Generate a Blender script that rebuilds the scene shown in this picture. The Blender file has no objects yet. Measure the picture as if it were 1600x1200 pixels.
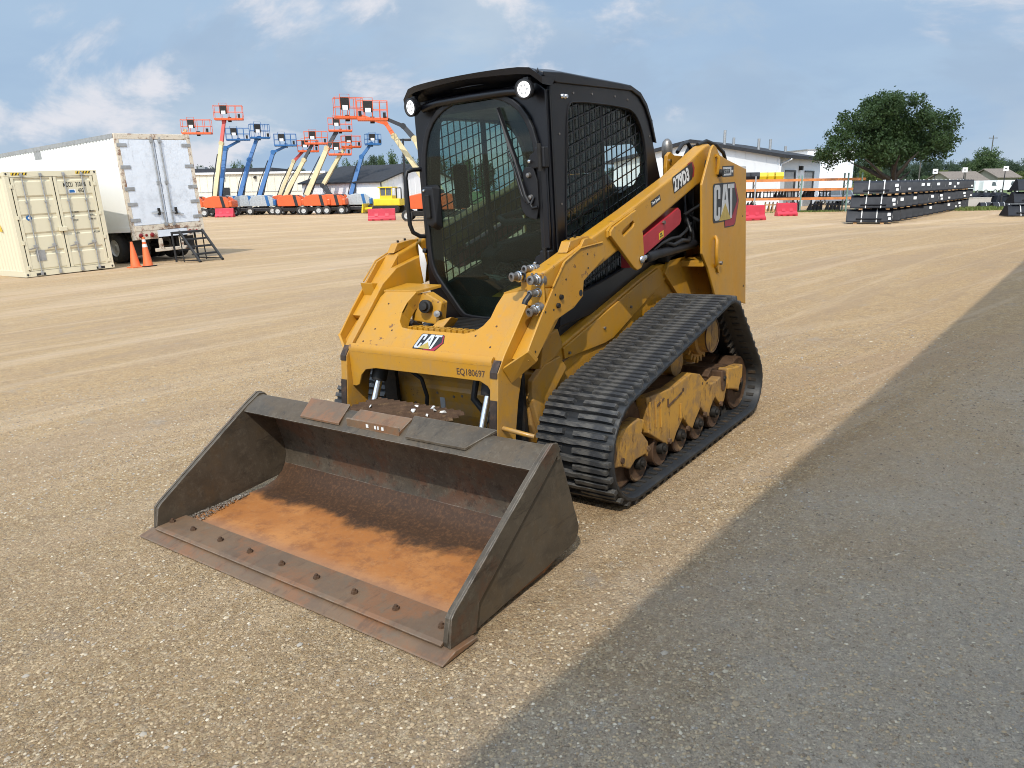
import bpy, bmesh, math, random
import numpy as np
from mathutils import Vector, Matrix
random.seed(7)
PI = math.pi
R_ = math.radians
# ------------------------------------------------------------------ camera, sky, sun, exposure
SC = bpy.context.scene
COL = SC.collection
CP = (2.6753, -4.001, 1.5991)
YAW, PITCH, ROLL, FPX = -.6571, .254, -.0665, 1178.66
def cam_axes():
    d = np.array([math.sin(YAW)*math.cos(PITCH), math.cos(YAW)*math.cos(PITCH), -math.sin(PITCH)])
    r = np.cross(d, [0, 0, 1]); r /= np.linalg.norm(r); u = np.cross(r, d)
    r2 = math.cos(ROLL)*r+math.sin(ROLL)*u; u2 = -math.sin(ROLL)*r+math.cos(ROLL)*u
    return r2, u2, d
CR, CU, CD = cam_axes()
camd = bpy.data.cameras.new('camera'); cam = bpy.data.objects.new('camera', camd); COL.objects.link(cam)
m = Matrix(((CR[0], CU[0], -CD[0], CP[0]), (CR[1], CU[1], -CD[1], CP[1]), (CR[2], CU[2], -CD[2], CP[2]), (0, 0, 0, 1)))
cam.matrix_world = m
camd.sensor_width = 36; camd.lens = 36*FPX/1600; camd.clip_start = .05; camd.clip_end = 4000
SC.camera = cam

SUN_DIR = Vector((.50, -.866, 0)).normalized(); SUN_EL = R_(48)
sund = bpy.data.lights.new('sun', 'SUN'); sun = bpy.data.objects.new('sun', sund); COL.objects.link(sun)
sund.energy = 2.9; sund.angle = R_(.5); sund.color = (1, .935, .82)
sv = Vector((SUN_DIR.x*math.cos(SUN_EL), SUN_DIR.y*math.cos(SUN_EL), math.sin(SUN_EL)))
sun.rotation_euler = sv.to_track_quat('Z', 'Y').to_euler(); sun.location = (6, -8, 14)

W = bpy.data.worlds.new('World'); SC.world = W; W.use_nodes = True
nt = W.node_tree; nt.nodes.clear()
def wn(t, **k):
    n = nt.nodes.new(t)
    for a, b in k.items(): setattr(n, a, b)
    return n
sky = wn('ShaderNodeTexSky', sky_type='NISHITA', sun_disc=False)
sky.sun_elevation = SUN_EL; sky.sun_rotation = math.atan2(SUN_DIR.x, SUN_DIR.y)
sky.air_density = 1.0; sky.dust_density = 4; sky.ozone_density = 1.2; sky.altitude = 200
tc = wn('ShaderNodeTexCoord')
sep = wn('ShaderNodeSeparateXYZ'); nt.links.new(tc.outputs['Generated'], sep.inputs[0])
# project the view direction on a cloud layer: dir.xy / (z + .12)
zz = wn('ShaderNodeMath', operation='MAXIMUM'); nt.links.new(sep.outputs[2], zz.inputs[0]); zz.inputs[1].default_value = 0
za = wn('ShaderNodeMath', operation='ADD'); nt.links.new(zz.outputs[0], za.inputs[0]); za.inputs[1].default_value = .22
dv = wn('ShaderNodeVectorMath', operation='DIVIDE'); nt.links.new(tc.outputs['Generated'], dv.inputs[0])
cmb = wn('ShaderNodeCombineXYZ')
for i in range(3): nt.links.new(za.outputs[0], cmb.inputs[i])
nt.links.new(cmb.outputs[0], dv.inputs[1])
def noise(vec, scale, detail, rough, dist=0., loc=(0, 0, 0), sc=(1, 1, 1)):
    mp = wn('ShaderNodeMapping'); mp.inputs['Location'].default_value = loc; mp.inputs['Scale'].default_value = sc
    nt.links.new(vec, mp.inputs[0])
    n = wn('ShaderNodeTexNoise'); nt.links.new(mp.outputs[0], n.inputs['Vector'])
    n.inputs['Scale'].default_value = scale; n.inputs['Detail'].default_value = detail
    n.inputs['Roughness'].default_value = rough; n.inputs['Distortion'].default_value = dist
    return n
def ramp(fac, a, b, ca=(0, 0, 0, 1), cb=(1, 1, 1, 1)):
    r = wn('ShaderNodeValToRGB'); r.color_ramp.elements[0].position = a; r.color_ramp.elements[1].position = b
    r.color_ramp.elements[0].color = ca; r.color_ramp.elements[1].color = cb
    r.color_ramp.interpolation = 'EASE'
    nt.links.new(fac, r.inputs[0]); return r
def mixc(fac, a, b):
    n = wn('ShaderNodeMix', data_type='RGBA')
    if isinstance(fac, float): n.inputs[0].default_value = fac
    else: nt.links.new(fac, n.inputs[0])
    for s, v in ((6, a), (7, b)):
        if isinstance(v, tuple): n.inputs[s].default_value = v
        else: nt.links.new(v, n.inputs[s])
    return n.outputs[2]
# thin high veil, soft grey-blue masses and a few brighter cumulus puffs
veil = ramp(noise(dv.outputs[0], 1.1, 5, .55, .3, (3.1, 1.2, 0)).outputs[0], .36, .60)
mass = ramp(noise(tc.outputs['Generated'], 2.6, 9, .60, .5, (7.3, 4.4, 1), (1, 1, 2.0)).outputs[0], .44, .54)
puff = ramp(noise(tc.outputs['Generated'], 3.9, 10, .60, .25, (1.35, .4, .2), (1, 1, 1.7)).outputs[0], .48, .59)
shade = ramp(noise(tc.outputs['Generated'], 3.1, 5, .5, .2, (4.0, 2.2, .9), (1, 1, 2.2)).outputs[0], .35, .7)
# everything is brighter on the sun's side of the sky
sd = wn('ShaderNodeVectorMath', operation='DOT_PRODUCT'); nt.links.new(tc.outputs['Generated'], sd.inputs[0]); sd.inputs[1].default_value = (SUN_DIR.x*math.cos(SUN_EL), SUN_DIR.y*math.cos(SUN_EL), math.sin(SUN_EL))
sm = wn('ShaderNodeMapRange'); nt.links.new(sd.outputs['Value'], sm.inputs[0]); sm.inputs[1].default_value = -.2; sm.inputs[2].default_value = 1.; sm.inputs[3].default_value = 0; sm.inputs[4].default_value = 1
sp_ = wn('ShaderNodeMath', operation='POWER'); nt.links.new(sm.outputs[0], sp_.inputs[0]); sp_.inputs[1].default_value = 1.6
sg = wn('ShaderNodeMath', operation='MULTIPLY_ADD'); nt.links.new(sp_.outputs[0], sg.inputs[0]); sg.inputs[1].default_value = 2.5; sg.inputs[2].default_value = 1.
def lit(col):
    v = wn('ShaderNodeVectorMath', operation='SCALE')
    if isinstance(col, tuple): v.inputs[0].default_value = col[:3]
    else: nt.links.new(col, v.inputs[0])
    nt.links.new(sg.outputs[0], v.inputs['Scale']); return v.outputs[0]
c0 = mixc(.55, sky.outputs[0], lit((1.9, 2.85, 4.2)))
hz = wn('ShaderNodeMapRange'); nt.links.new(zz.outputs[0], hz.inputs[0]); hz.inputs[1].default_value = .04; hz.inputs[2].default_value = .42; hz.inputs[3].default_value = .96; hz.inputs[4].default_value = .25
c0 = mixc(hz.outputs[0], c0, lit((2.25, 3.1, 4.25)))
c1n = wn('ShaderNodeMath', operation='MULTIPLY'); nt.links.new(veil.outputs[0], c1n.inputs[0]); c1n.inputs[1].default_value = .4
c1 = mixc(c1n.outputs[0], c0, lit((2.9, 3.8, 4.75)))
mn = wn('ShaderNodeMath', operation='MULTIPLY'); nt.links.new(mass.outputs[0], mn.inputs[0]); mn.inputs[1].default_value = .8
cm = lit(mixc(shade.outputs[0], (2.25, 3.0, 4.0, 1), (3.4, 4.0, 4.6, 1)))
c2 = mixc(mn.outputs[0], c1, cm)
pn = wn('ShaderNodeMath', operation='MULTIPLY'); nt.links.new(puff.outputs[0], pn.inputs[0]); nt.links.new(mass.outputs[0], pn.inputs[1])
pn2 = wn('ShaderNodeMath', operation='MULTIPLY'); nt.links.new(pn.outputs[0], pn2.inputs[0]); pn2.inputs[1].default_value = .95
c3 = mixc(pn2.outputs[0], c2, lit((4.7, 4.75, 5.1)))
bg = wn('ShaderNodeBackground'); nt.links.new(c3, bg.inputs[0]); bg.inputs[1].default_value = .15
wo = wn('ShaderNodeOutputWorld'); nt.links.new(bg.outputs[0], wo.inputs[0])
SC.view_settings.view_transform = 'Standard'; SC.view_settings.look = 'None'
SC.view_settings.gamma = 1; SC.view_settings.use_curve_mapping = False; SC.view_settings.exposure = 0.15
SC.render.engine = 'CYCLES'
SC.cycles.max_bounces = 6; SC.cycles.transparent_max_bounces = 12; SC.cycles.caustics_reflective = False; SC.cycles.caustics_refractive = False
SC.cycles.filter_width = 1.0; SC.cycles.use_denoising = True; SC.cycles.denoiser = 'OPENIMAGEDENOISE'; SC.cycles.denoising_input_passes = 'RGB_ALBEDO_NORMAL'; SC.cycles.denoising_prefilter = 'ACCURATE'

# ------------------------------------------------------------------ places
FH = Vector((math.sin(YAW), math.cos(YAW), 0)); RH = Vector((math.cos(YAW), -math.sin(YAW), 0))
BETA = .048
def sstep(a, b, t):
    t = min(1, max(0, (t-a)/(b-a))); return t*t*(3-2*t)
def terrain(x, y):
    v = Vector((x-CP[0], y-CP[1], 0)); f = v.dot(FH); l = v.dot(RH)
    f2 = math.hypot(f, l)*.55+max(f, 0)*.45
    return sstep(17, 42, f2)*(-.65-BETA*l)
def at(px, py, D):
    v = CD+CR*((px-800)/FPX)-CU*((py-600)/FPX)
    return Vector(CP)+Vector(v)*D
def ground(px, py):
    lo = 2.
    while lo < 600:
        p = at(px, py, lo)
        if p.z < terrain(p.x, p.y): break
        lo *= 1.01
    a, b = lo/1.01, lo
    for _ in range(25):
        mm = (a+b)/2; p = at(px, py, mm)
        if p.z < terrain(p.x, p.y): b = mm
        else: a = mm
    return at(px, py, a), a
def on_ground(px, D):
    """point on the terrain seen in column px at depth D"""
    lo, hi = -400., 1400.
    for _ in range(40):
        py = (lo+hi)/2; p = at(px, py, D)
        if p.z > terrain(p.x, p.y): lo = py
        else: hi = py
    return at(px, lo, D)
UPF = Vector((BETA*RH.x, BETA*RH.y, 1)).normalized()
def frame(p, heading=0., up=None):
    """local x points right of the picture for heading 0, y away, z up"""
    up = up or UPF
    h = R_(heading); x = RH*math.cos(h)+FH*math.sin(h)
    y = up.cross(x).normalized(); x = y.cross(up).normalized()
    return Matrix(((x.x, y.x, up.x, p.x), (x.y, y.y, up.y, p.y), (x.z, y.z, up.z, p.z), (0, 0, 0, 1)))

# ------------------------------------------------------------------ mesh helpers
def mesh_obj(name, me, mat=None, parent=None):
    o = bpy.data.objects.new(name, me); COL.objects.link(o)
    if mat is not None and not me.materials: me.materials.append(mat)
    if parent is not None: o.parent = parent
    return o
class MB:
    def __init__(s): s.bm = bmesh.new()
    def verts_faces(s, vs, fs):
        v = [s.bm.verts.new(p) for p in vs]
        for f in fs:
            try: s.bm.faces.new([v[i] for i in f])
            except ValueError: pass
        return s
    def box(s, a, b, M=None):
        x0, y0, z0 = a; x1, y1, z1 = b
        vs = [Vector(q) for q in ((x0, y0, z0), (x1, y0, z0), (x1, y1, z0), (x0, y1, z0), (x0, y0, z1), (x1, y0, z1), (x1, y1, z1), (x0, y1, z1))]
        if M: vs = [M@q for q in vs]
        return s.verts_faces(vs, ((0, 3, 2, 1), (4, 5, 6, 7), (0, 1, 5, 4), (1, 2, 6, 5), (2, 3, 7, 6), (3, 0, 4, 7)))
    def cbox(s, c, d, M=None): return s.box([c[i]-d[i]/2 for i in range(3)], [c[i]+d[i]/2 for i in range(3)], M)
    def prism(s, pts, a0, a1, axis='x'):
        """pts polygon in the two other axes (x:(y,z) y:(x,z) z:(x,y))"""
        n = len(pts)
        def P(p, a): return {'x': (a, p[0], p[1]), 'y': (p[0], a, p[1]), 'z': (p[0], p[1], a)}[axis]
        vs = [P(p, a0) for p in pts]+[P(p, a1) for p in pts]
        fs = [tuple(range(n))[::-1], tuple(range(n, 2*n))]+[(i, (i+1) % n, n+(i+1) % n, n+i) for i in range(n)]
        return s.verts_faces(vs, fs)
    def hull(s, pts):
        vs = [s.bm.verts.new(p) for p in pts]
        r = bmesh.ops.convex_hull(s.bm, input=vs)
        bad = [g for g in r['geom_interior'] if isinstance(g, bmesh.types.BMVert)]
        if bad: bmesh.ops.delete(s.bm, geom=bad, context='VERTS')
        return s
    def cyl(s, p0, p1, r0, r1=None, seg=16, caps=True):
        p0 = Vector(p0); p1 = Vector(p1); r1 = r0 if r1 is None else r1
        q = (p1-p0).to_track_quat('Z', 'Y'); rings = []
        for p, r in ((p0, r0), (p1, r1)):
            rings.append([p+q@Vector((math.cos(2*PI*i/seg)*r, math.sin(2*PI*i/seg)*r, 0)) for i in range(seg)])
        fs = [(i, (i+1) % seg, seg+(i+1) % seg, seg+i) for i in range(seg)]
        if caps: fs += [tuple(range(seg))[::-1], tuple(range(seg, 2*seg))]
        return s.verts_faces(rings[0]+rings[1], fs)
    def lathe(s, prof, origin, axis, seg=28):
        """prof [(r, t)] t along axis"""
        o = Vector(origin); q = Vector(axis).normalized().to_track_quat('Z', 'Y'); vs = []; fs = []
        for r, t in prof:
            for i in range(seg): vs.append(o+q@Vector((math.cos(2*PI*i/seg)*max(r, 1e-4), math.sin(2*PI*i/seg)*max(r, 1e-4), t)))
        for k in range(len(prof)-1):
            for i in range(seg):
                j = (i+1) % seg; fs.append((k*seg+i, k*seg+j, (k+1)*seg+j, (k+1)*seg+i))
        return s.verts_faces(vs, fs)
    def tube(s, pts, r, seg=8, closed=False):
        pts = [Vector(p) for p in pts]; n = len(pts); rings = []; up = None
        rr = r if isinstance(r, (list, tuple)) else [r]*n
        for i, p in enumerate(pts):
            a = pts[(i-1) % n] if (closed or i > 0) else p; b = pts[(i+1) % n] if (closed or i < n-1) else p
            t = (b-a).normalized()
            if up is None:
                up = Vector((0, 0, 1)) if abs(t.z) < .9 else Vector((1, 0, 0))
            s1 = t.cross(up).normalized(); up = s1.cross(t).normalized()
            rings.append([p+(s1*math.cos(2*PI*k/seg)+up*math.sin(2*PI*k/seg))*rr[i] for k in range(seg)])
        vs = [v for rg in rings for v in rg]; fs = []
        for i in range(n if closed else n-1):
            for k in range(seg):
                l = (k+1) % seg; i2 = (i+1) % n; fs.append((i*seg+k, i*seg+l, i2*seg+l, i2*seg+k))
        if not closed: fs += [tuple(range(seg))[::-1], tuple((n-1)*seg+k for k in range(seg))]
        return s.verts_faces(vs, fs)
    def mesh(s, name, smooth=None):
        bmesh.ops.recalc_face_normals(s.bm, faces=s.bm.faces)
        me = bpy.data.meshes.new(name); s.bm.to_mesh(me); s.bm.free()
        if smooth is not None:
            me.polygons.foreach_set('use_smooth', [True]*len(me.polygons)); me.set_sharp_from_angle(angle=R_(smooth))
        return me
    def build(s, name, mat, parent=None, smooth=None, bevel=None, seg=2):
        me = s.mesh(name, smooth); o = mesh_obj(name, me, mat, parent)
        if bevel:
            b = o.modifiers.new('bevel', 'BEVEL'); b.width = bevel; b.segments = seg; b.limit_method = 'ANGLE'; b.angle_limit = R_(35)
        return o
def plate(name, loops, thick, M, mat, parent=None, bevel=0.0, smooth=None):
    """flat plate with holes; loops in local xy, thickness along +z, placed with matrix M (curve fill)"""
    cu = bpy.data.curves.new(name, 'CURVE'); cu.dimensions = '2D'; cu.fill_mode = 'BOTH'
    for lp in loops:
        sp = cu.splines.new('POLY'); sp.points.add(len(lp)-1); sp.use_cyclic_u = True
        for i, p in enumerate(lp): sp.points[i].co = (p[0], p[1], 0, 1)
    cu.extrude = max(thick/2-bevel, 1e-4); cu.bevel_depth = bevel; cu.bevel_resolution = 1; cu.offset = -bevel
    t = bpy.data.objects.new(name, cu); me = bpy.data.meshes.new_from_object(t)
    bpy.data.objects.remove(t); me.name = name; me.materials.clear()
    me.transform(M@Matrix.Translation((0, 0, thick/2)))
    if smooth: me.polygons.foreach_set('use_smooth', [True]*len(me.polygons)); me.set_sharp_from_angle(angle=R_(smooth))
    else: me.polygons.foreach_set('use_smooth', [False]*len(me.polygons))
    return mesh_obj(name, me, mat, parent)
def basis(o, x, y, z):
    x = Vector(x); y = Vector(y); z = Vector(z)
    return Matrix(((x.x, y.x, z.x, o[0]), (x.y, y.y, z.y, o[1]), (x.z, y.z, z.z, o[2]), (0, 0, 0, 1)))
def MX(x): return basis((x, 0, 0), (0, 1, 0), (0, 0, 1), (1, 0, 0))      # local (y,z), thickness +x
def MY(y): return basis((0, y, 0), (1, 0, 0), (0, 0, 1), (0, -1, 0))     # local (x,z), thickness -y (towards the front)
def text_mesh(name, body, M, mat, parent, size=.1, bold=.0, sx=1., align='LEFT', depth=.0006, spacing=1.):
    cu = bpy.data.curves.new(name, 'FONT'); cu.body = body; cu.size = size; cu.offset = bold; cu.extrude = depth
    cu.align_x = align; cu.space_character = spacing; cu.resolution_u = 3
    t = bpy.data.objects.new(name, cu); me = bpy.data.meshes.new_from_object(t); bpy.data.objects.remove(t)
    me.materials.clear(); me.transform(M@Matrix.Diagonal((sx, 1, 1, 1))); me.name = name
    return mesh_obj(name, me, mat, parent)
def empty(name, M, label, cat, group=None):
    o = bpy.data.objects.new(name, None); COL.objects.link(o)
    o.matrix_world = M if isinstance(M, Matrix) else Matrix.Translation(M)
    o.empty_display_size = .2
    tag(o, label, cat, group); return o
def tag(o, label=None, cat=None, group=None, kind=None):
    if label: o['label'] = label
    if cat: o['category'] = cat
    if group: o['group'] = group
    if kind: o['kind'] = kind
    return o
CH = {}
def kids(o):
    return [c for c in bpy.data.objects if c.parent == o]
def copy_tree(o, parent=None, label=None, tree=None):
    if tree is None:
        tree = {}
        for c in bpy.data.objects:
            if c.parent: tree.setdefault(c.parent.name, []).append(c)
    c = o.copy(); COL.objects.link(c); c.parent = parent
    if label: c['label'] = label
    for ch in tree.get(o.name, []): copy_tree(ch, c, None, tree)
    return c

# ------------------------------------------------------------------ materials
class MT:
    def __init__(s, name, base=(.5, .5, .5), rough=.6, metal=0., spec=.5, coat=0.):
        s.m = bpy.data.materials.new(name); s.m.use_nodes = True; s.t = s.m.node_tree; s.n = s.t.nodes; s.l = s.t.links
        s.b = s.n['Principled BSDF']; s.b.inputs['Base Color'].default_value = (*base, 1)
        s.b.inputs['Roughness'].default_value = rough; s.b.inputs['Metallic'].default_value = metal
        s.b.inputs['Specular IOR Level'].default_value = spec
        if coat: s.b.inputs['Coat Weight'].default_value = coat; s.b.inputs['Coat Roughness'].default_value = .12
        s.base = (*base, 1); s.cur = None; s.tc = s.n.new('ShaderNodeTexCoord'); s.h = None
    def noise(s, scale, detail=4, rough=.55, co='Object', sc=(1, 1, 1), dist=0., loc=(0, 0, 0)):
        mp = s.n.new('ShaderNodeMapping'); mp.inputs['Scale'].default_value = sc; mp.inputs['Location'].default_value = loc
        s.l.new(s.tc.outputs[co], mp.inputs[0]); n = s.n.new('ShaderNodeTexNoise'); s.l.new(mp.outputs[0], n.inputs[0])
        n.inputs['Scale'].default_value = scale; n.inputs['Detail'].default_value = detail; n.inputs['Roughness'].default_value = rough
        n.inputs['Distortion'].default_value = dist
        return n.outputs[0]
    def vor(s, scale, co='Object', feature='F1', rnd=1., sc=(1, 1, 1)):
        mp = s.n.new('ShaderNodeMapping'); mp.inputs['Scale'].default_value = sc; s.l.new(s.tc.outputs[co], mp.inputs[0])
        n = s.n.new('ShaderNodeTexVoronoi'); n.feature = feature; n.inputs['Scale'].default_value = scale
        n.inputs['Randomness'].default_value = rnd; s.l.new(mp.outputs[0], n.inputs[0]); return n
    def ramp(s, f, a, b, lo=0., hi=1.):
        n = s.n.new('ShaderNodeMapRange'); n.interpolation_type = 'SMOOTHSTEP'
        s.l.new(f, n.inputs[0]); n.inputs[1].default_value = a; n.inputs[2].default_value = b; n.inputs[3].default_value = lo; n.inputs[4].default_value = hi
        return n.outputs[0]
    def math(s, op, a, b=None):
        n = s.n.new('ShaderNodeMath'); n.operation = op
        for i, v in enumerate((a, b)):
            if v is None: continue
            if isinstance(v, (int, float)): n.inputs[i].default_value = v
            else: s.l.new(v, n.inputs[i])
        return n.outputs[0]
    def axis(s, i, co='Object'):
        n = s.n.new('ShaderNodeSeparateXYZ'); s.l.new(s.tc.outputs[co], n.inputs[0]); return n.outputs[i]
    def mix(s, fac, col, blend='MIX'):
        n = s.n.new('ShaderNodeMix'); n.data_type = 'RGBA'; n.blend_type = blend
        if isinstance(fac, (int, float)): n.inputs[0].default_value = fac
        else: s.l.new(fac, n.inputs[0])
        if s.cur is None: n.inputs[6].default_value = s.base
        else: s.l.new(s.cur, n.inputs[6])
        if isinstance(col, tuple): n.inputs[7].default_value = (*col[:3], 1)
        else: s.l.new(col, n.inputs[7])
        s.cur = n.outputs[2]; s.l.new(s.cur, s.b.inputs['Base Color']); return s
    def rough(s, f, lo, hi): s.l.new(s.ramp(f, 0, 1, lo, hi), s.b.inputs['Roughness']); return s
    def bump(s, f, strength=.3, dist=.01):
        n = s.n.new('ShaderNodeBump'); n.inputs['Strength'].default_value = strength; n.inputs['Distance'].default_value = dist
        s.l.new(f, n.inputs['Height'])
        if s.h is not None: s.l.new(s.h, n.inputs['Normal'])
        s.h = n.outputs[0]; s.l.new(s.h, s.b.inputs['Normal']); return s
def simple(name, base, rough=.6, metal=0., var=.25, scale=6., bump=0., coat=0., dirt=None):
    t = MT(name, base, rough, metal, coat=coat); f = t.noise(scale, 5, .6)
    t.mix(t.ramp(f, .35, .7, 0, 1), tuple(c*(1-var) for c in base))
    if dirt: t.mix(t.ramp(t.noise(scale*.7, 6, .65, loc=(3, 1, 7)), .52, .72, 0, dirt[1]), dirt[0])
    t.rough(f, max(rough-.1, .02), min(rough+.12, 1))
    if bump: t.bump(t.noise(scale*14, 4, .6), bump, .004)
    return t.m
def edge_mask(t, rad):
    b = t.n.new('ShaderNodeBevel'); b.samples = 4; b.inputs[0].default_value = rad; g = t.n.new('ShaderNodeNewGeometry')
    d = t.n.new('ShaderNodeVectorMath'); d.operation = 'DOT_PRODUCT'; t.l.new(b.outputs[0], d.inputs[0]); t.l.new(g.outputs['Normal'], d.inputs[1])
    return t.ramp(d.outputs['Value'], .985, .90, 0, 1)
# machine paint: yellow, dusty, chipped in places
def paint_yellow():
    t = MT('yellow_machine_paint', (.500, .243, .012), .40, coat=.12)
    t.mix(t.ramp(t.noise(2.2, 4, .5), .35, .75, 0, .35), (.47, .20, .010))
    dust = t.ramp(t.noise(7, 8, .7, sc=(1, 1, .5)), .46, .68, 0, .34); t.mix(dust, (.36, .22, .085))
    t.mix(t.ramp(t.noise(1.6, 8, .75, loc=(9, 2, 4)), .50, .64, 0, .38), (.42, .235, .05)); streak = t.ramp(t.noise(9, 8, .75, sc=(1.6, 1.6, .18), loc=(2, 7, 0)), .56, .68, 0, .45); t.mix(streak, (.36, .22, .09))
    low = t.ramp(t.axis(2), 1.0, .3, 0, .85); lown = t.math('MULTIPLY', low, t.ramp(t.noise(11, 8, .7), .35, .65)); t.mix(lown, (.30, .20, .10))
    scr = t.ramp(t.noise(14, 4, .6, sc=(9, 1.2, .8), loc=(4, 4, 4)), .635, .66, 0, .35); t.mix(t.math('MULTIPLY', scr, t.ramp(t.noise(2.6, 3, .6, loc=(0, 5, 2)), .48, .56)), (.30, .155, .05))
    chip = t.ramp(t.noise(30, 7, .68), .615, .635, 0, .85); big = t.ramp(t.noise(3.1, 3, .55, loc=(5, 2, 1)), .53, .60)
    t.mix(t.math('MULTIPLY', chip, big), (.12, .055, .03))
    spots = t.vor(38); sp = t.math('MULTIPLY', t.ramp(spots.outputs[0], .10, .06), t.ramp(t.noise(4, 3, .5, loc=(8, 8, 1)), .50, .58)); t.mix(t.math('MULTIPLY', sp, .75), (.22, .12, .05))
    wr = edge_mask(t, .006); t.mix(t.math('MULTIPLY', t.math('MULTIPLY', wr, t.ramp(t.noise(30, 7, .75), .47, .56)), t.ramp(t.noise(3.5, 3, .6, loc=(1, 8, 2)), .46, .56, 0, .9)), (.16, .085, .05))
    t.mix(t.math('MULTIPLY', wr, t.ramp(t.noise(12, 5, .7, loc=(3, 3, 3)), .42, .60, 0, .45)), (.66, .40, .10))
    t.rough(t.noise(9, 5, .6), .3, .55); t.bump(t.noise(160, 3, .5), .04, .002)
    return t.m
M = {}
M['yellow'] = paint_yellow()
M['black'] = simple('black_machine_paint', (.0025, .003, .006), .33, 0, .3, 4, coat=.06, dirt=((.012, .011, .010), .2))
M['blackmat'] = simple('matt_black_plastic', (.006, .006, .008), .5, 0, .3, 8, dirt=((.02, .018, .015), .3))
M['dark'] = simple('dark_greasy_metal', (.02, .018, .016), .6, .3, .4, 12, .3, dirt=((.07, .045, .02), .5))
M['hose'] = simple('black_rubber_hose', (.014, .014, .015), .45, 0, .2, 12)
M['chrome'] = simple('polished_rod_steel', (.75, .76, .78), .12, 1., .05, 20)
M['steel'] = simple('worn_bare_steel', (.30, .28, .26), .42, .85, .35, 22, .15, dirt=((.16, .08, .04), .5))
M['darksteel'] = simple('scuffed_edge_steel', (.075, .055, .045), .5, .5, .3, 24, .2, dirt=((.20, .11, .06), .6))
M['red'] = simple('red_lock_paint', (.42, .016, .028), .4, 0, .2, 6, coat=.1)
def rubber():
    t = MT('dusty_track_rubber', (.026, .027, .030), .62)
    t.mix(t.ramp(t.noise(3, 4, .6), .35, .7, 0, .5), (.040, .043, .046))
    t.mix(t.ramp(t.noise(26, 8, .72, sc=(.6, 1, 1)), .42, .62, 0, .6), (.13, .122, .108)); t.bump(t.noise(60, 6, .6), .35, .004); return t.m
M['rubber'] = rubber()
M['rubber2'] = simple('track_carcass_rubber', (.016, .018, .021), .55, 0, .3, 9, .15, dirt=((.05, .045, .036), .4))
M['rubber_in'] = simple('muddy_inner_track_rubber', (.03, .026, .022), .8, 0, .3, 14, .4, dirt=((.10, .062, .032), .8))
def frame_yellow():
    t = MT('muddy_undercarriage_paint', (.50, .27, .045), .6)
    t.mix(t.ramp(t.noise(6, 9, .75), .42, .60, 0, .85), (.25, .155, .075)); t.mix(t.ramp(t.noise(14, 8, .75, sc=(1, 1, .35)), .54, .64, 0, .85), (.085, .042, .022)); t.mix(t.ramp(t.axis(2), .30, .16, 0, .45), (.13, .085, .05))
    t.bump(t.noise(50, 5, .6), .25, .004); return t.m
M['ucyellow'] = frame_yellow()
M['rustroll'] = simple('rusty_brown_steel', (.105, .058, .032), .7, .2, .35, 16, .3, dirt=((.26, .165, .08), .75))
def bucket_steel(name, rust, dark, amt, base=(.095, .076, .054), mid=(.062, .050, .036)):
    t = MT(name, base, .5, .2)
    t.mix(t.ramp(t.noise(2.6, 7, .7), .42, .60, 0, .85), mid); t.mix(t.ramp(t.noise(3.4, 9, .74, loc=(2, 5, 3)), .47, .60, 0, amt), rust)
    t.mix(t.ramp(t.noise(26, 8, .78), .50, .66, 0, .5), (.15, .125, .09)); t.mix(t.ramp(t.noise(9, 8, .75, sc=(2.2, .5, 2.2), loc=(7, 1, 0)), .53, .64, 0, .65), dark)
    t.mix(t.ramp(t.noise(55, 5, .7, sc=(1, 6, 1), loc=(1, 3, 4)), .60, .68, 0, .30), (.20, .175, .14))
    t.mix(t.math('MULTIPLY', edge_mask(t, .005), t.ramp(t.noise(10, 5, .7), .40, .55, 0, .7)), (.36, .32, .27))
    t.rough(t.noise(13, 6, .6), .38, .68); t.bump(t.noise(90, 5, .6), .25, .002); t.bump(t.noise(7, 4, .6), .25, .012); return t.m
M['bucket'] = bucket_steel('weathered_bucket_steel', (.12, .050, .024), (.03, .022, .016), .6)
M['bucketside'] = bucket_steel('grey_scraped_bucket_steel', (.12, .080, .042), (.045, .037, .028), .45)
M['bucketedge'] = bucket_steel('rusty_cutting_edge_steel', (.24, .115, .055), (.13, .075, .045), .9, (.20, .125, .072), (.15, .098, .062))
def floor_rust():
    t = MT('orange_rusted_floor_steel', (.36, .135, .032), .62, .05)
    t.mix(t.ramp(t.noise(2.3, 6, .6, loc=(1, 3, 0), sc=(1, 1.5, 1)), .42, .68, 0, .8), (.47, .205, .062)); t.mix(t.ramp(t.noise(7, 9, .76), .47, .62, 0, .65), (.20, .072, .024)); t.mix(t.ramp(t.noise(34, 7, .75, loc=(3, 3, 3)), .52, .66, 0, .35), (.40, .21, .09))
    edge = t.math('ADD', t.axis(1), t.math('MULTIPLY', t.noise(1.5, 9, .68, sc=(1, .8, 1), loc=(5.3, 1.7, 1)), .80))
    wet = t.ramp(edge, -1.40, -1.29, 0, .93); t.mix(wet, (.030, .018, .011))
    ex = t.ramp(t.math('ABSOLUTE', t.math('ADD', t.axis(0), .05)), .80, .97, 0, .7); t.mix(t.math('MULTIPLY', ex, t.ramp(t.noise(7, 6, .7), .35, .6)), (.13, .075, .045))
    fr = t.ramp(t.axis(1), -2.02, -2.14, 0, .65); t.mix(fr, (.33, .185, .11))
    t.mix(t.ramp(t.noise(60, 6, .7), .45, .7, 0, .3), (.26, .12, .05))
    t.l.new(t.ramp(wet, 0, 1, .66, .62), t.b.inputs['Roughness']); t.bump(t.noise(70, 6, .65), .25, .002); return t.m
M['bfloor'] = floor_rust()
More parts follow.
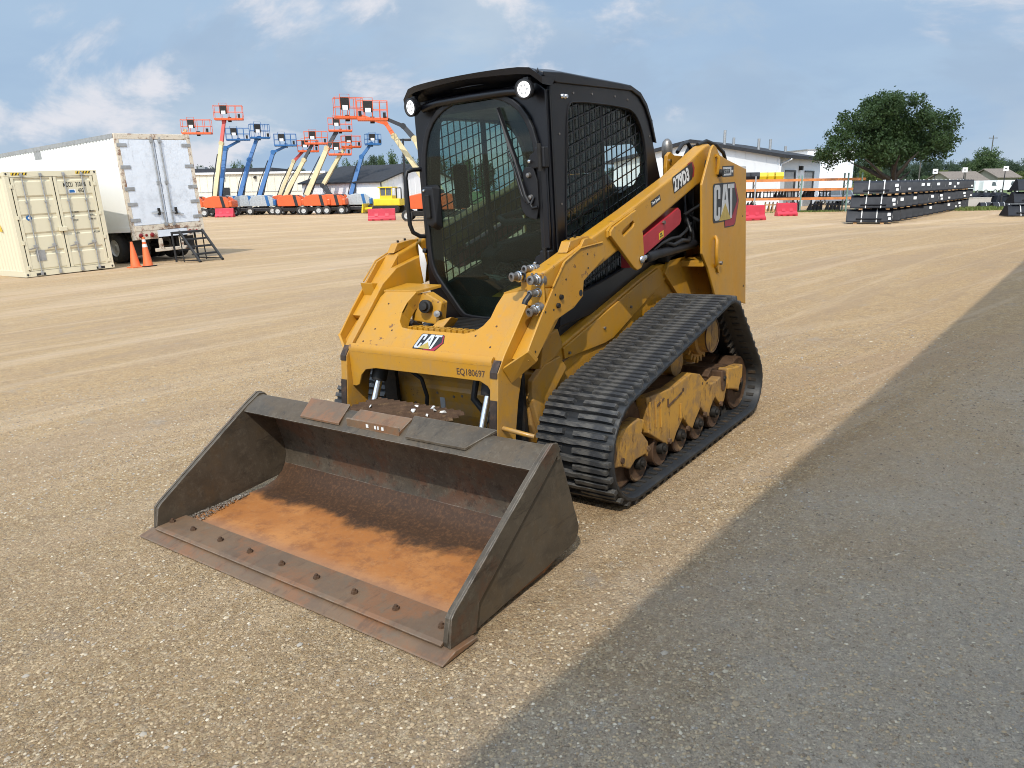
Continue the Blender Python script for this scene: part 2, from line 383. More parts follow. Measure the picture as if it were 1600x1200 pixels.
def glass(name, tint, gl=.10, rough=.02):
    m = bpy.data.materials.new(name); m.use_nodes = True; n = m.node_tree.nodes; l = m.node_tree.links; n.clear()
    o = n.new('ShaderNodeOutputMaterial'); t = n.new('ShaderNodeBsdfTransparent'); t.inputs[0].default_value = (*tint, 1)
    g = n.new('ShaderNodeBsdfGlossy'); g.inputs['Roughness'].default_value = rough
    lw = n.new('ShaderNodeLayerWeight'); lw.inputs[0].default_value = .5
    pw = n.new('ShaderNodeMath'); pw.operation = 'POWER'; l.new(lw.outputs['Facing'], pw.inputs[0]); pw.inputs[1].default_value = 4.
    fr = n.new('ShaderNodeMapRange'); l.new(pw.outputs[0], fr.inputs[0]); fr.inputs[3].default_value = .03; fr.inputs[4].default_value = .8
    mx = n.new('ShaderNodeMixShader'); l.new(fr.outputs[0], mx.inputs[0]); l.new(t.outputs[0], mx.inputs[1]); l.new(g.outputs[0], mx.inputs[2])
    d = n.new('ShaderNodeBsdfDiffuse'); d.inputs[0].default_value = (.30, .34, .30, 1)
    tc2 = n.new('ShaderNodeTexCoord'); ns = n.new('ShaderNodeTexNoise'); ns.inputs['Scale'].default_value = 3; ns.inputs['Detail'].default_value = 6; l.new(tc2.outputs['Object'], ns.inputs[0])
    mr = n.new('ShaderNodeMapRange'); l.new(ns.outputs[0], mr.inputs[0]); mr.inputs[1].default_value = .35; mr.inputs[2].default_value = .8; mr.inputs[3].default_value = .008; mr.inputs[4].default_value = gl
    mx2 = n.new('ShaderNodeMixShader'); l.new(mr.outputs[0], mx2.inputs[0]); l.new(mx.outputs[0], mx2.inputs[1]); l.new(d.outputs[0], mx2.inputs[2])
    l.new(mx2.outputs[0], o.inputs[0]); return m
M['glass_door'] = glass('tinted_door_glass', (.52, .64, .61), .03)
M['glass'] = glass('window_glass', (.88, .945, .93), .03)
def emis(name, col, st):
    m = bpy.data.materials.new(name); m.use_nodes = True; b = m.node_tree.nodes['Principled BSDF']
    b.inputs['Base Color'].default_value = (.8, .8, .8, 1); b.inputs['Emission Color'].default_value = (*col, 1); b.inputs['Emission Strength'].default_value = st; return m
M['led'] = emis('lit_lamp_lens', (1, 1, 1), 1.6)
M['white'] = simple('white_paint', (.78, .78, .77), .5, 0, .06, 5)
M['whitedec'] = simple('white_decal', (.80, .80, .78), .4, 0, .05, 5)
M['silver'] = simple('silver_decal', (.62, .63, .64), .3, .3, .2, 9)
M['blackdec'] = simple('black_decal', (.015, .016, .018), .35, 0, .1, 5)
M['reddec'] = simple('dark_red_decal', (.30, .012, .03), .35, 0, .2, 6)
M['yeldec'] = simple('yellow_decal', (.72, .48, .03), .4, 0, .1, 6)
M['golddec'] = simple('gold_decal', (.50, .36, .08), .35, .2, .2, 12)
# ------------------------------------------------------------------ the track loader
L = empty('track_loader', Matrix.Identity(4), 'yellow and black compact track loader with a cab, rusty bucket resting on the gravel', 'track loader')
YM, BM = M['yellow'], M['black']
def P(name, pts, x0, x1, mat, parent=None, bevel=.004, both=False, axis='x'):
    o = MB().prism(pts, x0, x1, axis).build(name, mat, parent or L, bevel=bevel)
    if both: MB().prism(pts, -x1, -x0, axis).build(name, mat, parent or L, bevel=bevel)
    return o
def bolt(parent, p, axis, r=.011, h=.010, mat=None, seg=6):
    a = Vector(axis).normalized(); p = Vector(p)
    return MB().cyl(p, p+a*h, r, r*.92, seg).build('bolt', mat or M['steel'], parent)

# ---- bucket
bk = empty('bucket', Matrix.Identity(4), None, None); bk.parent = L; bk['label'] = 'rust stained steel bucket with an orange rusted floor'
for k in ('label',): pass
floor_prof = [(-2.27, .022), (-1.66, .028), (-1.585, .046), (-1.53, .082), (-1.502, .125)]
back_prof = [(-1.502, .125), (-1.487, .17), (-1.486, .23), (-1.50, .30), (-1.525, .40), (-1.558, .525)]
def sheet(name, prof, x0, x1, t, mat, parent, nx=1):
    """bent sheet, offset t to the rear/below"""
    vs = []; n = len(prof)
    off = []
    for i, p in enumerate(prof):
        a = prof[max(i-1, 0)]; b = prof[min(i+1, n-1)]; d = Vector((b[0]-a[0], b[1]-a[1])).normalized(); off.append((p[0]+d.y*t, p[1]-d.x*t))
    pts = list(prof)+off[::-1]
    return MB().prism(pts, x0, x1).build(name, mat, parent, smooth=32)
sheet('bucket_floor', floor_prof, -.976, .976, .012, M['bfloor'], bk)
sheet('back_wall', back_prof, -.976, .976, .012, M['bucket'], bk)
side = [(-2.30, .018), (-2.305, .05), (-2.282, .135), (-2.262, .155), (-1.69, .525), (-1.60, .575), (-1.565, .568), (-1.537, .53), (-1.412, .135), (-1.42, .105), (-1.45, .07), (-2.16, .016)]
for sx in (-1, 1):
    a, b = sorted((sx*.978, sx*1.0)); MB().prism(side, a, b).build('side_plate', M['bucketside'], bk, bevel=.003)
    a, b = sorted((sx*1.001, sx*1.013))
    MB().prism([(-2.306, .03), (-2.285, .14), (-2.262, .16), (-1.69, .53), (-1.60, .58), (-1.565, .572), (-1.545, .535), (-2.13, .128), (-2.16, .02)], a, b).build('side_stiffener', M['bucket'], bk, bevel=.003)
# top lip, bent sheet, with the welded step plates
sheet('top_lip', [(-1.715, .497), (-1.69, .517), (-1.62, .556), (-1.585, .562), (-1.56, .548), (-1.555, .50)], -1.012, 1.012, .011, M['bucketside'], bk)
def on_lip(t, h=.0): # t 0 front .. 1 rear
    return (-1.70+.115*t, .513+.049*t+h)
def lip_plate(xs, name, mat, th=.012):
    (xa0, xa1, xb0, xb1) = xs
    v = []
    for h in (.003, .003+th):
        for x, t in ((xa0, .02), (xa1, .02), (xb1, 1.15), (xb0, 1.15)):
            y, z = on_lip(t, h); v.append((x, y, z))
    MB().verts_faces(v, ((0, 1, 2, 3), (4, 7, 6, 5), (0, 4, 5, 1), (1, 5, 6, 2), (2, 6, 7, 3), (3, 7, 4, 0))).build(name, mat, bk, bevel=.002)
lip_plate((-.50, -.20, -.56, -.25), 'step_plate', M['bucketedge'])
lip_plate((.26, .62, .20, .70), 'step_plate', M['bucketside'])
mb = MB(); ya, za = on_lip(.15); yb_, zb_ = on_lip(.95)
mb.hull([(x, yy, zz+h) for x in (-.15, .21) for yy, zz in ((ya, za), (yb_, zb_)) for h in (.004, .018)])
mb.hull([(x, yy, zz) for x in (-.15, .21) for yy, zz in ((ya, za), (ya-.006, za-.002), (ya+.002, za+.040), (ya-.006, za+.038))])
mb.build('step_angle', M['bucketedge'], bk, bevel=.0015)
mb = MB()
for x, w_ in ((.0, .016), (.055, .012), (.075, .008), (.105, .014)): mb.cbox((x, ya-.0075, za+.019), (w_, .002, .016))
g = mb.build('paint_mark', M['whitedec'], bk); g['kind'] = 'stuff'
# bolt-on wear strip and cutting edge
MB().prism([(-2.315, .030), (-2.145, .034), (-2.145, .047), (-2.30, .046), (-2.318, .040)], -.977, .977).build('wear_strip', M['bucketedge'], bk, bevel=.003)
MB().prism([(-2.375, .006), (-2.18, .006), (-2.18, .020), (-2.30, .029), (-2.372, .012)], -1.035, 1.035).build('cutting_edge', M['bucketedge'], bk, bevel=.003)
for i in range(9):
    x = -1.0+.2385*i; x = min(max(x, -.955), .94)
    mb = MB(); mb.cyl((x, -2.232, .046), (x, -2.232, .057), .0155, .014, 6); mb.cyl((x, -2.232, .057), (x, -2.232, .066), .008, .007, 10)
    mb.build('bolt', M['rustroll'], bk)
# dark dirt left in the far front corner
rs = random.Random(8); mb = MB()
for k in range(420):
    t_ = rs.random(); x = -.975+rs.random()**1.8*.085*(1.3-t_); y = -2.14+t_*.36; s_ = rs.uniform(.003, .008)
    mb.hull([(x+rs.uniform(-s_, s_), y+rs.uniform(-s_, s_), .030+rs.uniform(0, 1.4*s_)) for _ in range(7)])
mb.build('dirt_crumbs', M['bucket'], bk)['kind'] = 'stuff'
# quick coupler, steps and grating behind the bucket
for sx in (-1, 1):
    a, b = sorted((sx*.30, sx*.335)); P('coupler_plate', [(-1.46, .12), (-1.50, .46), (-1.47, .53), (-1.36, .48), (-1.33, .20), (-1.40, .11)], a, b, M['dark'])
    a, b = sorted((sx*.47, sx*.505)); P('coupler_plate', [(-1.46, .12), (-1.50, .46), (-1.47, .53), (-1.36, .48), (-1.33, .20), (-1.40, .11)], a, b, M['dark'])
P('coupler_tube', [(-1.49, .42), (-1.50, .50), (-1.42, .50), (-1.42, .42)], -.52, .52, M['dark'])
P('coupler_back', [(-1.425, .20), (-1.44, .44), (-1.42, .44), (-1.405, .20)], -.52, .52, M['dark'])
gy0, gy1, gx0, gx1, gz = -1.50, -1.27, -.38, .27, .515
mb = MB(); n = 15
def clipseg(p, q):
    out = []
    for k in range(41):
        t = k/40; x = p[0]+(q[0]-p[0])*t; y = p[1]+(q[1]-p[1])*t
        if gx0 <= x <= gx1 and gy0 <= y <= gy1: out.append((x, y))
    return (out[0], out[-1]) if len(out) > 1 else None
for k in range(-5, 19):
    x = gx0+k*.048
    for s in (-1, 1):
        c = clipseg((x, gy0), (x+s*.23*1.0, gy1))
        if c:
            (xa, ya2), (xb, yb2) = c
            mb.hull([(xa-.0045, ya2, gz), (xa+.0045, ya2, gz), (xb-.0045, yb2, gz), (xb+.0045, yb2, gz), (xa-.002, ya2, gz+.016+.004*s), (xb-.002, yb2, gz+.016+.004*s)])
g = mb.build('step_grating', M['rustroll'], L); g['kind'] = 'stuff'
rs = random.Random(3)
for k in range(7):
    x = (-.26, -.02, .03, .12, .14, .19, .08)[k]; y = (-1.43, -1.33, -1.40, -1.34, -1.42, -1.36, -1.31)[k]; s = rs.uniform(.009, .016)
    mb = MB(); mb.hull([(x+rs.uniform(-s, s), y+rs.uniform(-s, s), gz+.016+rs.uniform(0, 1.3*s)) for _ in range(12)])
    st = mb.build('pebble', M['whitedec'], None); tag(st, 'pale pebble caught on the step grating behind the bucket, %s from the left' % ('first', 'second', 'third', 'fifth', 'sixth', 'seventh', 'fourth')[k], 'pebble', 'pebbles on the step grating')

# ---- lower body and belly
body = [(-.98, .30), (-1.04, .42), (-1.06, .55), (-1.0, .68), (-.83, .735), (-.75, .77), (.18, 1.01), (.42, 1.06), (1.38, 1.06), (1.40, .40), (1.1, .30)]
P('lower_body', body, -.50, .50, YM, bevel=.008)
for sx in (-1, 1):
    a, b = sorted((sx*.501, sx*.513)); P('side_cover', [(-.72, .70), (-.73, .76), (.16, .99), (.40, 1.045), (.55, .98), (-.20, .71), (-.30, .70)], a, b, YM)
    a, b = sorted((sx*.501, sx*.508)); P('seam_strip', [(-.745, .685), (-.742, .693), (-.25, .775), (-.25, .767)], a, b, M['rustroll'], bevel=None)
    for y, z in ((-.68, .725), (-.30, .79), (.02, .86), (-.98, .53), (-.9, .5)): bolt(L, (sx*.513, y, z), (sx, 0, 0), .009)
    # front fender wrapping to the loader frame
    a, b = sorted((sx*.50, sx*.535)); P('front_fender', [(-1.0, .36), (-1.03, .45), (-1.065, .56), (-1.06, .66), (-.95, .72), (-.80, .735), (-.74, .66), (-.88, .55), (-.93, .34)], a, b, YM, bevel=.006)
    # upright bracket between body and cab
    a, b = sorted((sx*.44, sx*.53)); P('cab_bracket', [(-.98, .70), (-.93, .86), (-.80, .88), (-.76, .78), (-.84, .735)], a, b, YM, bevel=.006)
    # rear tower: outer plate, inner plate
    a, b = sorted((sx*.684, sx*.70)); tower = [(.65, 1.11), (.65, 1.54), (.80, 1.755), (.84, 1.783), (.88, 1.767), (.935, 1.72), (1.06, 1.69), (1.425, 1.62), (1.445, .66), (.87, .81), (.75, 1.0)]
    P('tower_plate', tower, a, b, YM, bevel=.004)
    a, b = sorted((sx*.44, sx*.465)); P('tower_inner_plate', [(.66, 1.0), (.64, 1.66), (.655, 1.735), (.70, 1.758), (.76, 1.735), (.88, 1.73), (1.2, 1.62), (1.2, 1.0)], a, b, YM, bevel=.004)
    MB().cyl((sx*.466, .685, 1.70), (sx*.474, .685, 1.70), .013).build('bolt', M['chrome'], L)
    a, b = sorted((sx*.466, sx*.683)); P('tower_rear', [(1.28, .70), (1.28, 1.58), (1.41, 1.60), (1.42, .67)], a, b, YM)
    P('tower_shelf', [(.70, 1.02), (.70, 1.06), (1.27, 1.06), (1.27, 1.02)], a, b, YM)
    a, b = sorted((sx*.501, sx*.53)); P('tower_brace', [(.46, 1.0), (.55, 1.10), (.74, 1.12), (.95, .80), (.70, .80)], a, b, YM)
    MB().cyl((sx*.44, .85, 1.66), (sx*.695, .85, 1.66), .035).build('pivot_pin', M['dark'], L, smooth=40)
for sx in (-1, 1): P('front_shield', [(-1.095, .34), (-1.095, .72), (-1.07, .72), (-1.07, .34)], *sorted((sx*.40, sx*.497)), M['dark'], bevel=None)  # dark plates added to paint the shadow in the recess beside the fender
# dark hoses and valve mass seen between the arm and the tower
rs = random.Random(5)
for k in range(9):
    y0 = rs.uniform(.58, 1.05); pts = [(rs.uniform(.50, .64), y0, rs.uniform(1.08, 1.2)), (rs.uniform(.50, .65), y0-rs.uniform(.0, .18), 1.27+rs.uniform(-.05, .05)), (rs.uniform(.5, .64), y0-.05+rs.uniform(-.1, .1), 1.36), (rs.uniform(.5, .6), y0+.15, 1.46+rs.uniform(-.05, .08))]
    P3 = []
    for i in range(3):
        for t in (0, .33, .66): P3.append(Vector(pts[i]).lerp(Vector(pts[i+1]), t))
    P3.append(Vector(pts[3])); MB().tube(P3, .011, 8).build('hydraulic_hose', M['hose'], L, smooth=60)
MB().tube([(.60, .12, 1.17), (.62, .22, 1.215), (.63, .34, 1.235), (.63, .46, 1.235), (.62, .58, 1.26), (.60, .70, 1.30)], .010).build('hydraulic_hose', M['hose'], L, smooth=60)
MB().tube([(.60, .28, 1.22), (.64, .36, 1.195), (.65, .46, 1.215), (.64, .58, 1.20), (.6, .70, 1.24)], .012).build('hydraulic_hose', M['hose'], L, smooth=60)
MB().tube([(.50, .98, 1.74), (.50, .88, 1.815), (.52, .76, 1.80), (.53, .66, 1.75)], .013).build('hydraulic_hose', M['hose'], L, smooth=60)
MB().tube([(.60, 1.34, 1.62), (.60, 1.25, 1.74), (.60, 1.12, 1.79), (.59, .98, 1.815), (.58, .86, 1.79)], .013).build('hydraulic_hose', M['hose'], L, smooth=60)
MB().tube([(.56, 1.2, 1.66), (.57, 1.1, 1.77), (.56, .96, 1.80), (.56, .86, 1.78)], .012).build('hydraulic_hose', M['hose'], L, smooth=60)
P('arm_stop_block', [(.80, 1.15), (.80, 1.60), (.88, 1.74), (.95, 1.80), (1.02, 1.76), (1.10, 1.72), (1.15, 1.15)], .47, .58, M['blackmat'], both=True, bevel=.01)
P('valve_block', [(.50, 1.07), (.46, 1.20), (.52, 1.45), (.74, 1.5), (.8, 1.07)], .46, .53, M['dark'], both=True, bevel=.01)
# engine compartment and hood
P('engine_hood', [(.66, 1.05), (.68, 1.50), (.74, 1.56), (1.35, 1.53), (1.40, 1.45), (1.41, 1.05)], -.435, .435, BM, bevel=.02)
P('rear_door', [(1.40, .45), (1.40, 1.50), (1.46, 1.45), (1.48, .9), (1.45, .45)], -.66, .66, YM, bevel=.02)
mb = MB().lathe([(.030, 0), (.032, .20), (.038, .21), (.038, .28), (.030, .312), (.012, .33), (0, .332)], (.25, 1.1, 1.53), (0, 0, 1), 20); mb.build('exhaust_pipe', M['steel'], L, smooth=50)
# belly plate between the arms, seen under the cross member
P('belly_plate', [(-1.02, .30), (-1.05, .42), (-1.05, .60), (-1.01, .66), (-.99, .66), (-.99, .30)], -.375, .40, YM, bevel=.006)
for x, z in ((-.12, .53), (0, .52), (.06, .53), (.22, .47), (-.3, .45)): bolt(L, (x, -1.05, z), (0, -1, 0), .008)
mb = MB(); mb.cbox((-.09, -1.052, .475), (.035, .004, .06)); mb.build('data_plate', M['silver'], L)
MB().tube([(-.34, -1.22, .70), (-.25, -1.16, .69), (-.17, -1.12, .62), (-.15, -1.11, .52), (-.17, -1.11, .40)], .012).build('hydraulic_hose', M['hose'], L, smooth=60)
MB().tube([(.2, -1.12, .78), (.24, -1.14, .66), (.22, -1.15, .56), (.33, -1.14, .44), (.36, -1.14, .36)], .018).build('hydraulic_hose', M['hose'], L, smooth=60)
# tilt cylinders with chromed rods
for x in (-.375, .40):
    e = empty('tilt_cylinder', Matrix.Identity(4), None, None); e.parent = L
    MB().lathe([(0, -.005), (.040, 0), (.043, .02), (.043, .32), (.034, .34), (0, .345)], (x, -1.245, .62), (0, .36, .93), 20).build('barrel', M['dark'], e, smooth=40)
    MB().cyl((x, -1.245, .62), (x, -1.34, .41), .021).build('rod', M['chrome'], e, smooth=40)
    MB().cyl((x-.04, -1.34, .41), (x+.04, -1.34, .41), .034).build('rod_eye', M['dark'], e, smooth=40)

# ---- lift arms (one pair), each: box, outer plate, inner plate, toe channel, gusset
def mirror_M(s): return Matrix.Diagonal((s, 1, 1, 1))
mainarm = [(-1.07, 1.205), (-.62, 1.328), (-.2, 1.443), (.37, 1.608), (.74, 1.748), (.84, 1.782), (.90, 1.792), (1.02, 1.75), (1.02, 1.61), (.88, 1.57), (.70, 1.535), (-.07, 1.302), (-.36, 1.226), (-.73, 1.12), (-.86, 1.10), (-1.07, 1.13)]
outer = [(-.53, 1.29), (-.76, 1.282), (-.91, 1.23), (-1.14, .99), (-1.25, .862), (-1.19, .805), (-1.05, .93), (-1.01, .965), (-.84, 1.0), (-.75, 1.045), (-.735, 1.12), (-.52, 1.215)]
inner = [(-1.39, .34), (-1.378, .50), (-1.345, .77), (-1.285, .845), (-1.02, 1.12), (-.90, 1.195), (-.70, 1.24), (-.55, 1.25), (-.55, 1.10), (-.80, 1.06), (-1.0, .95), (-1.12, .78), (-1.165, .70), (-1.20, .60), (-1.235, .45), (-1.25, .34)]
def q3(M4, pts): return [M4@Vector(p) for p in pts]
for s in (-1, 1):
    arm = empty('lift_arm', Matrix.Identity(4), None, None); arm.parent = L
    def X2(a, b): return tuple(sorted((s*a, s*b)))
    x0, x1 = X2(.552, .645); MB().prism(mainarm if s > 0 else [(-.835, 1.266)]+mainarm[1:-1], x0, x1).build('arm_box', YM, arm, bevel=.014, seg=3)
    x0, x1 = X2(.646, .658); MB().prism(outer, x0, x1).build('outer_plate', YM, arm, bevel=.003)
    x0, x1 = X2(.50, .548); MB().prism(inner, x0, x1).build('inner_plate', YM, arm, bevel=.004)
    # scuffed front edges of the inner plate
    x0, x1 = X2(.503, .545)
    MB().prism([(-1.3815, .34), (-1.3815+.003, .50), (-1.36, .66), (-1.352, .66), (-1.37, .50), (-1.383+.01, .34)][:6] if 0 else [(-1.3955, .345), (-1.3835, .50), (-1.365, .64), (-1.359, .64), (-1.377, .50), (-1.389, .345)], x0, x1).build('wear_edge', M['darksteel'], arm)
    MB().prism([(-1.353, .745), (-1.350, .772), (-1.312, .823), (-1.306, .818), (-1.343, .768), (-1.346, .745)], x0, x1).build('wear_edge', M['darksteel'], arm)
    # toe channel: plate between inner and outer plate
    x0, x1 = X2(.549, .645)
    MB().prism([(-1.06, 1.128), (-1.03, 1.0), (-1.235, .815), (-1.20, .79), (-1.0, .93), (-.85, 1.06), (-.85, 1.10)], x0, x1).build('toe_channel', YM, arm, bevel=.003)
    if s < 0: MB().prism([(-.83, 1.262), (-1.145, .955), (-1.12, .93), (-.86, 1.12)], x0, x1).build('front_cover', YM, arm, bevel=.003)
    MB().hull([(s*.66, -1.255, .862), (s*.66, -1.19, .80), (s*.552, -1.25, .70), (s*.552, -1.315, .785), (s*.66, -1.24, .872), (s*.552, -1.30, .795), (s*.66, -1.17, .81), (s*.552, -1.235, .72)]).build('toe_cap', YM, arm, bevel=.003)
    # doubler tab and stop block on the arm top
    x0, x1 = X2(.575, .63); MB().prism([(-.84, 1.272), (-.80, 1.325), (-.68, 1.338), (-.62, 1.335), (-.62, 1.32)], x0, x1).build('stop_tab', YM, arm, bevel=.003)
    x0, x1 = X2(.632, .650); MB().prism([(-.78, 1.25), (-.70, 1.325), (-.66, 1.33), (-.56, 1.30), (-.6, 1.27)], x0, x1).build('stop_tab', YM, arm, bevel=.003)
    for y in (-.77, -.71): MB().cyl((s*.60, y, 1.328+.11*(y+.80)), (s*.60, y-.003, 1.337+.11*(y+.80)), .007, None, 10).build('bolt', M['dark'], arm)
    # gusset with slot (cylinder bracket)
    gl = [(-.175, 1.437), (-.21, 1.428), (-.43, 1.365), (-.462, 1.345), (-.465, 1.322), (-.215, 1.125), (-.175, 1.105), (-.13, 1.112), (-.10, 1.14), (-.092, 1.185), (-.10, 1.305)]
    slot = [(-.345, 1.325), (-.325, 1.307), (-.215, 1.35), (-.20, 1.367), (-.215, 1.382), (-.33, 1.34)]
    plate('gusset_plate', [gl, slot], .022, MX(.6465 if s > 0 else -.6685), YM, arm, bevel=.004)
    MB().tube([(s*.660, -.54, 1.295), (s*.660, -.76, 1.287), (s*.660, -.91, 1.235), (s*.660, -1.02, 1.13)], .005, 6).build('weld_bead', YM, arm)
    MB().tube([(s*.650, -.16, 1.443), (s*.650, -.43, 1.372), (s*.650, -.472, 1.345), (s*.650, -.47, 1.315)], .007, 6).build('weld_bead', YM, arm)
    # red arm lock
    x0, x1 = X2(.575, .635)
    MB().prism([(-.20, 1.12), (-.19, 1.24), (.44, 1.415), (.475, 1.395), (.485, 1.335), (.46, 1.31), (.25, 1.25)], x0, x1).build('arm_lock', M['red'], arm, bevel=.005)
    plate('warning_label', [[(.165, 1.243), (.225, 1.257), (.225, 1.295), (.165, 1.281)]], .0015, MX(s*.6355 if s > 0 else -.637), M['yeldec'], arm)
    plate('warning_print', [[(.172, 1.256), (.213, 1.265), (.213, 1.270), (.172, 1.261)], [(.18, 1.269), (.20, 1.274), (.20, 1.284), (.18, 1.279)]], .001, MX(s*.6372 if s > 0 else -.638), M['blackdec'], arm)
    bolt(arm, (s*.636, .225, 1.34), (s, 0, 0), .013, .012)
    # lift cylinder
    lc = empty('lift_cylinder', Matrix.Identity(4), None, None); lc.parent = L
    MB().lathe([(0, 0), (.031, .002), (.033, .02), (.033, .10), (.028, .105), (.028, .68), (0, .69)], (s*.615, .03, 1.155), (0, .998, .02), 22).build('barrel', M['blackmat'], lc, smooth=40)
    MB().cyl((s*.615, -.13, 1.16), (s*.615, .04, 1.156), .020).build('rod', M['chrome'], lc, smooth=40)
    MB().cyl((s*.57, -.13, 1.16), (s*.671, -.13, 1.16), .021).build('rod_pin', M['dark'], lc, smooth=40)
    MB().lathe([(0, .016), (.013, .015), (.021, .008), (.022, 0)], (s*.671, -.13, 1.16), (s, 0, 0), 20).build('pin_head', M['chrome'], lc, smooth=60)
    # black side panel under the arm
    x0, x1 = X2(.40, .427)
    P('side_panel', [(-.64, .80), (-.64, 1.05), (.62, 1.35), (.62, 1.07), (.18, 1.0), (-.60, .80)], x0, x1, M['blackmat'], bevel=.004)
# arm details, near side: bolts and holes
def disc(parent, name, p, ax, r, mat, h=.002, seg=14):
    a = Vector(ax).normalized(); return MB().cyl(p, Vector(p)+a*h, r, r, seg).build(name, mat, parent)
for y, z in ((-.955, 1.072), (-.985, 1.035)): bolt(L, (.658, y, z), (1, 0, 0), .013, .012, M['dark'], 12)
for y, z in ((-1.0, 1.09), (-1.02, 1.02), (-1.09, 1.02), (-1.19, .85), (-.69, 1.25), (-.69, 1.18), (-.9, 1.15)): disc(L, 'hole', (.658, y, z), (1, 0, 0), .0055, M['blackdec'], .0012)
disc(L, 'pin_hole', (.658, -.77, 1.065), (1, 0, 0), .016, M['blackdec'], .0015, 20)
# grab handle low on the near inner plate, and tie-down loops on the towers
mb = MB(); mb.tube([(.549, -1.335, .50), (.60, -1.335, .495), (.66, -1.325, .485), (.70, -1.30, .47)], .012); mb.build('tie_down_loop', YM, L, smooth=50)
for s in (-1, 1):
    MB().tube([(s*.702, .86, 1.20), (s*.722, .84, 1.18), (s*.726, .825, 1.10), (s*.722, .84, 1.02), (s*.702, .865, 1.0)], .012).build('grab_loop', YM, L, smooth=50)
    MB().prism([(.885, 1.15), (.905, 1.16), (.92, 1.13), (.915, 1.0), (.90, .955), (.88, .98)], *sorted((s*.701, s*.713))).build('latch_plate', YM, L, bevel=.002)
    bolt(L, (s*.713, .92, 1.02), (s, 0, 0), .014, .014)
    MB().tube([(s*.702, .865, 1.715), (s*.715, .88, 1.70), (s*.715, .875, 1.65), (s*.702, .885, 1.60)], .012).build('pin_retainer', YM, L, smooth=50)
    MB().lathe([(0, .03), (.022, .028), (.026, .0)], (s*.70, .92, 1.605), (s, 0, 0), 14).build('latch_knob', M['dark'], L, smooth=50)
    disc(L, 'tower_bolt', (s*.70, 1.39, .80), (s, 0, 0), .008, M['rustroll'], .003)
    disc(L, 'hole', (s*.70, 1.36, 1.30), (s, 0, 0), .006, M['blackdec'], .0012)

# ---- cross member with opening and decals
d45 = Vector((0, .7071, .7071)); nrm = Vector((1, 0, 0)).cross(d45)   # towards front/up is -that
def XP(off=0.0):  # local x -> x, local y -> up the slope measured from z=.83 ; thickness towards front/up
    o = Vector((0, -1.277, .83))+Vector((0, -.7071, .7071))*off
    return basis(o, (1, 0, 0), (0, .7071, .7071), (0, -.7071, .7071))
k = 1.414
def S(pts): return [(x, (z-.83)*k) for x, z in pts]
opening = S([(-.495, .80), (.499, .80), (.499, 1.115), (.36, 1.092), (.347, 1.04), (.347, .985), (.325, .95), (.29, .925), (.23, .912), (-.14, .912), (-.21, .918), (-.25, .945), (-.268, .985), (-.268, 1.03), (-.235, 1.088), (-.47, 1.085), (-.495, 1.05)])
plate('cross_member', [opening], .016, XP(-.016), YM, L, bevel=.004)
lip = [(-.499, .81), (.499, .81), (.499, .60), (.488, .66), (.465, .695), (.42, .715), (.25, .716), (-.30, .714), (-.38, .700), (-.42, .665), (-.445, .61), (-.47, .60), (-.499, .60)]
plate('cross_member_lip', [lip], .014, MY(-1.312), YM, L, bevel=.003)
MB().prism([(-1.327, .795), (-1.327, .81), (-1.322, .826), (-1.308, .836), (-1.297, .832), (-1.297, .80)], -.497, .497).build('cross_member_bend', YM, L, smooth=50)
# flange round the opening
fl = [(x, z) for x, z in ((.36, 1.092), (.347, 1.04), (.347, .985), (.325, .95), (.29, .925), (.23, .912), (-.14, .912), (-.21, .918), (-.25, .945), (-.268, .985), (-.268, 1.03), (-.235, 1.088))]
vs = []
for x, z in fl:
    y = -1.277+(z-.83); vs += [(x, y+.002, z-.003), (x, y+.055, z-.055+.0)]
MB().verts_faces(vs, [(2*i, 2*i+1, 2*i+3, 2*i+2) for i in range(len(fl)-1)]).build('opening_flange', YM, L)
MB().hull([(-.49, -1.03, 1.085), (-.235, -1.025, 1.088), (-.49, -.84, 1.10), (-.20, -.86, 1.10), (-.49, -1.03, 1.07), (-.235, -1.02, 1.07), (-.49, -.84, 1.085), (-.20, -.86, 1.085)]).build('cross_member_top', YM, L, bevel=.003)
MB().hull([(.49, -1.0, 1.115), (.36, -1.02, 1.095), (.49, -.86, 1.13), (.38, -.88, 1.11), (.49, -1.0, 1.10), (.36, -1.02, 1.08), (.49, -.86, 1.11), (.38, -.88, 1.09)]).build('cross_member_top', YM, L, bevel=.003)
for x, z in ((-.40, 1.02), (-.40, .90), (-.27, .90), (.31, .905), (.41, .95), (.43, .865), (-.44, .84)):
    p = Vector((x, -1.277+(z-.83), z))+Vector((0, -.7071, .7071))*.0002; disc(L, 'hole', p, (0, -.7071, .7071), .0055, M['rustroll'], .0012)
# coupler valve seen through the opening on the far side
MB().hull([(-.30, -1.02, .92), (-.12, -1.0, .90), (-.10, -.98, 1.02), (-.20, -.99, 1.07), (-.30, -.99, 1.06), (-.30, -.94, .92), (-.12, -.94, .90), (-.10, -.93, 1.02), (-.2, -.93, 1.07), (-.30, -.93, 1.06)]).build('coupler_bracket', YM, L, bevel=.006)
MB().lathe([(0, .05), (.022, .048), (.026, .03), (.036, .028), (.036, 0)], (-.185, -1.01, 1.0), (.25, -.9, .2), 20).build('coupler_valve', M['dark'], L, smooth=40)
MB().lathe([(0, .04), (.018, .038), (.02, 0)], (-.11, -1.0, .96), (.4, -.85, .2), 14).build('coupler_valve', M['steel'], L, smooth=40)
MB().tube([(-.30, -1.12, .95), (-.27, -1.05, .90), (-.26, -1.0, .84), (-.26, -.98, .75)], .016).build('hydraulic_hose', M['hose'], L, smooth=50)
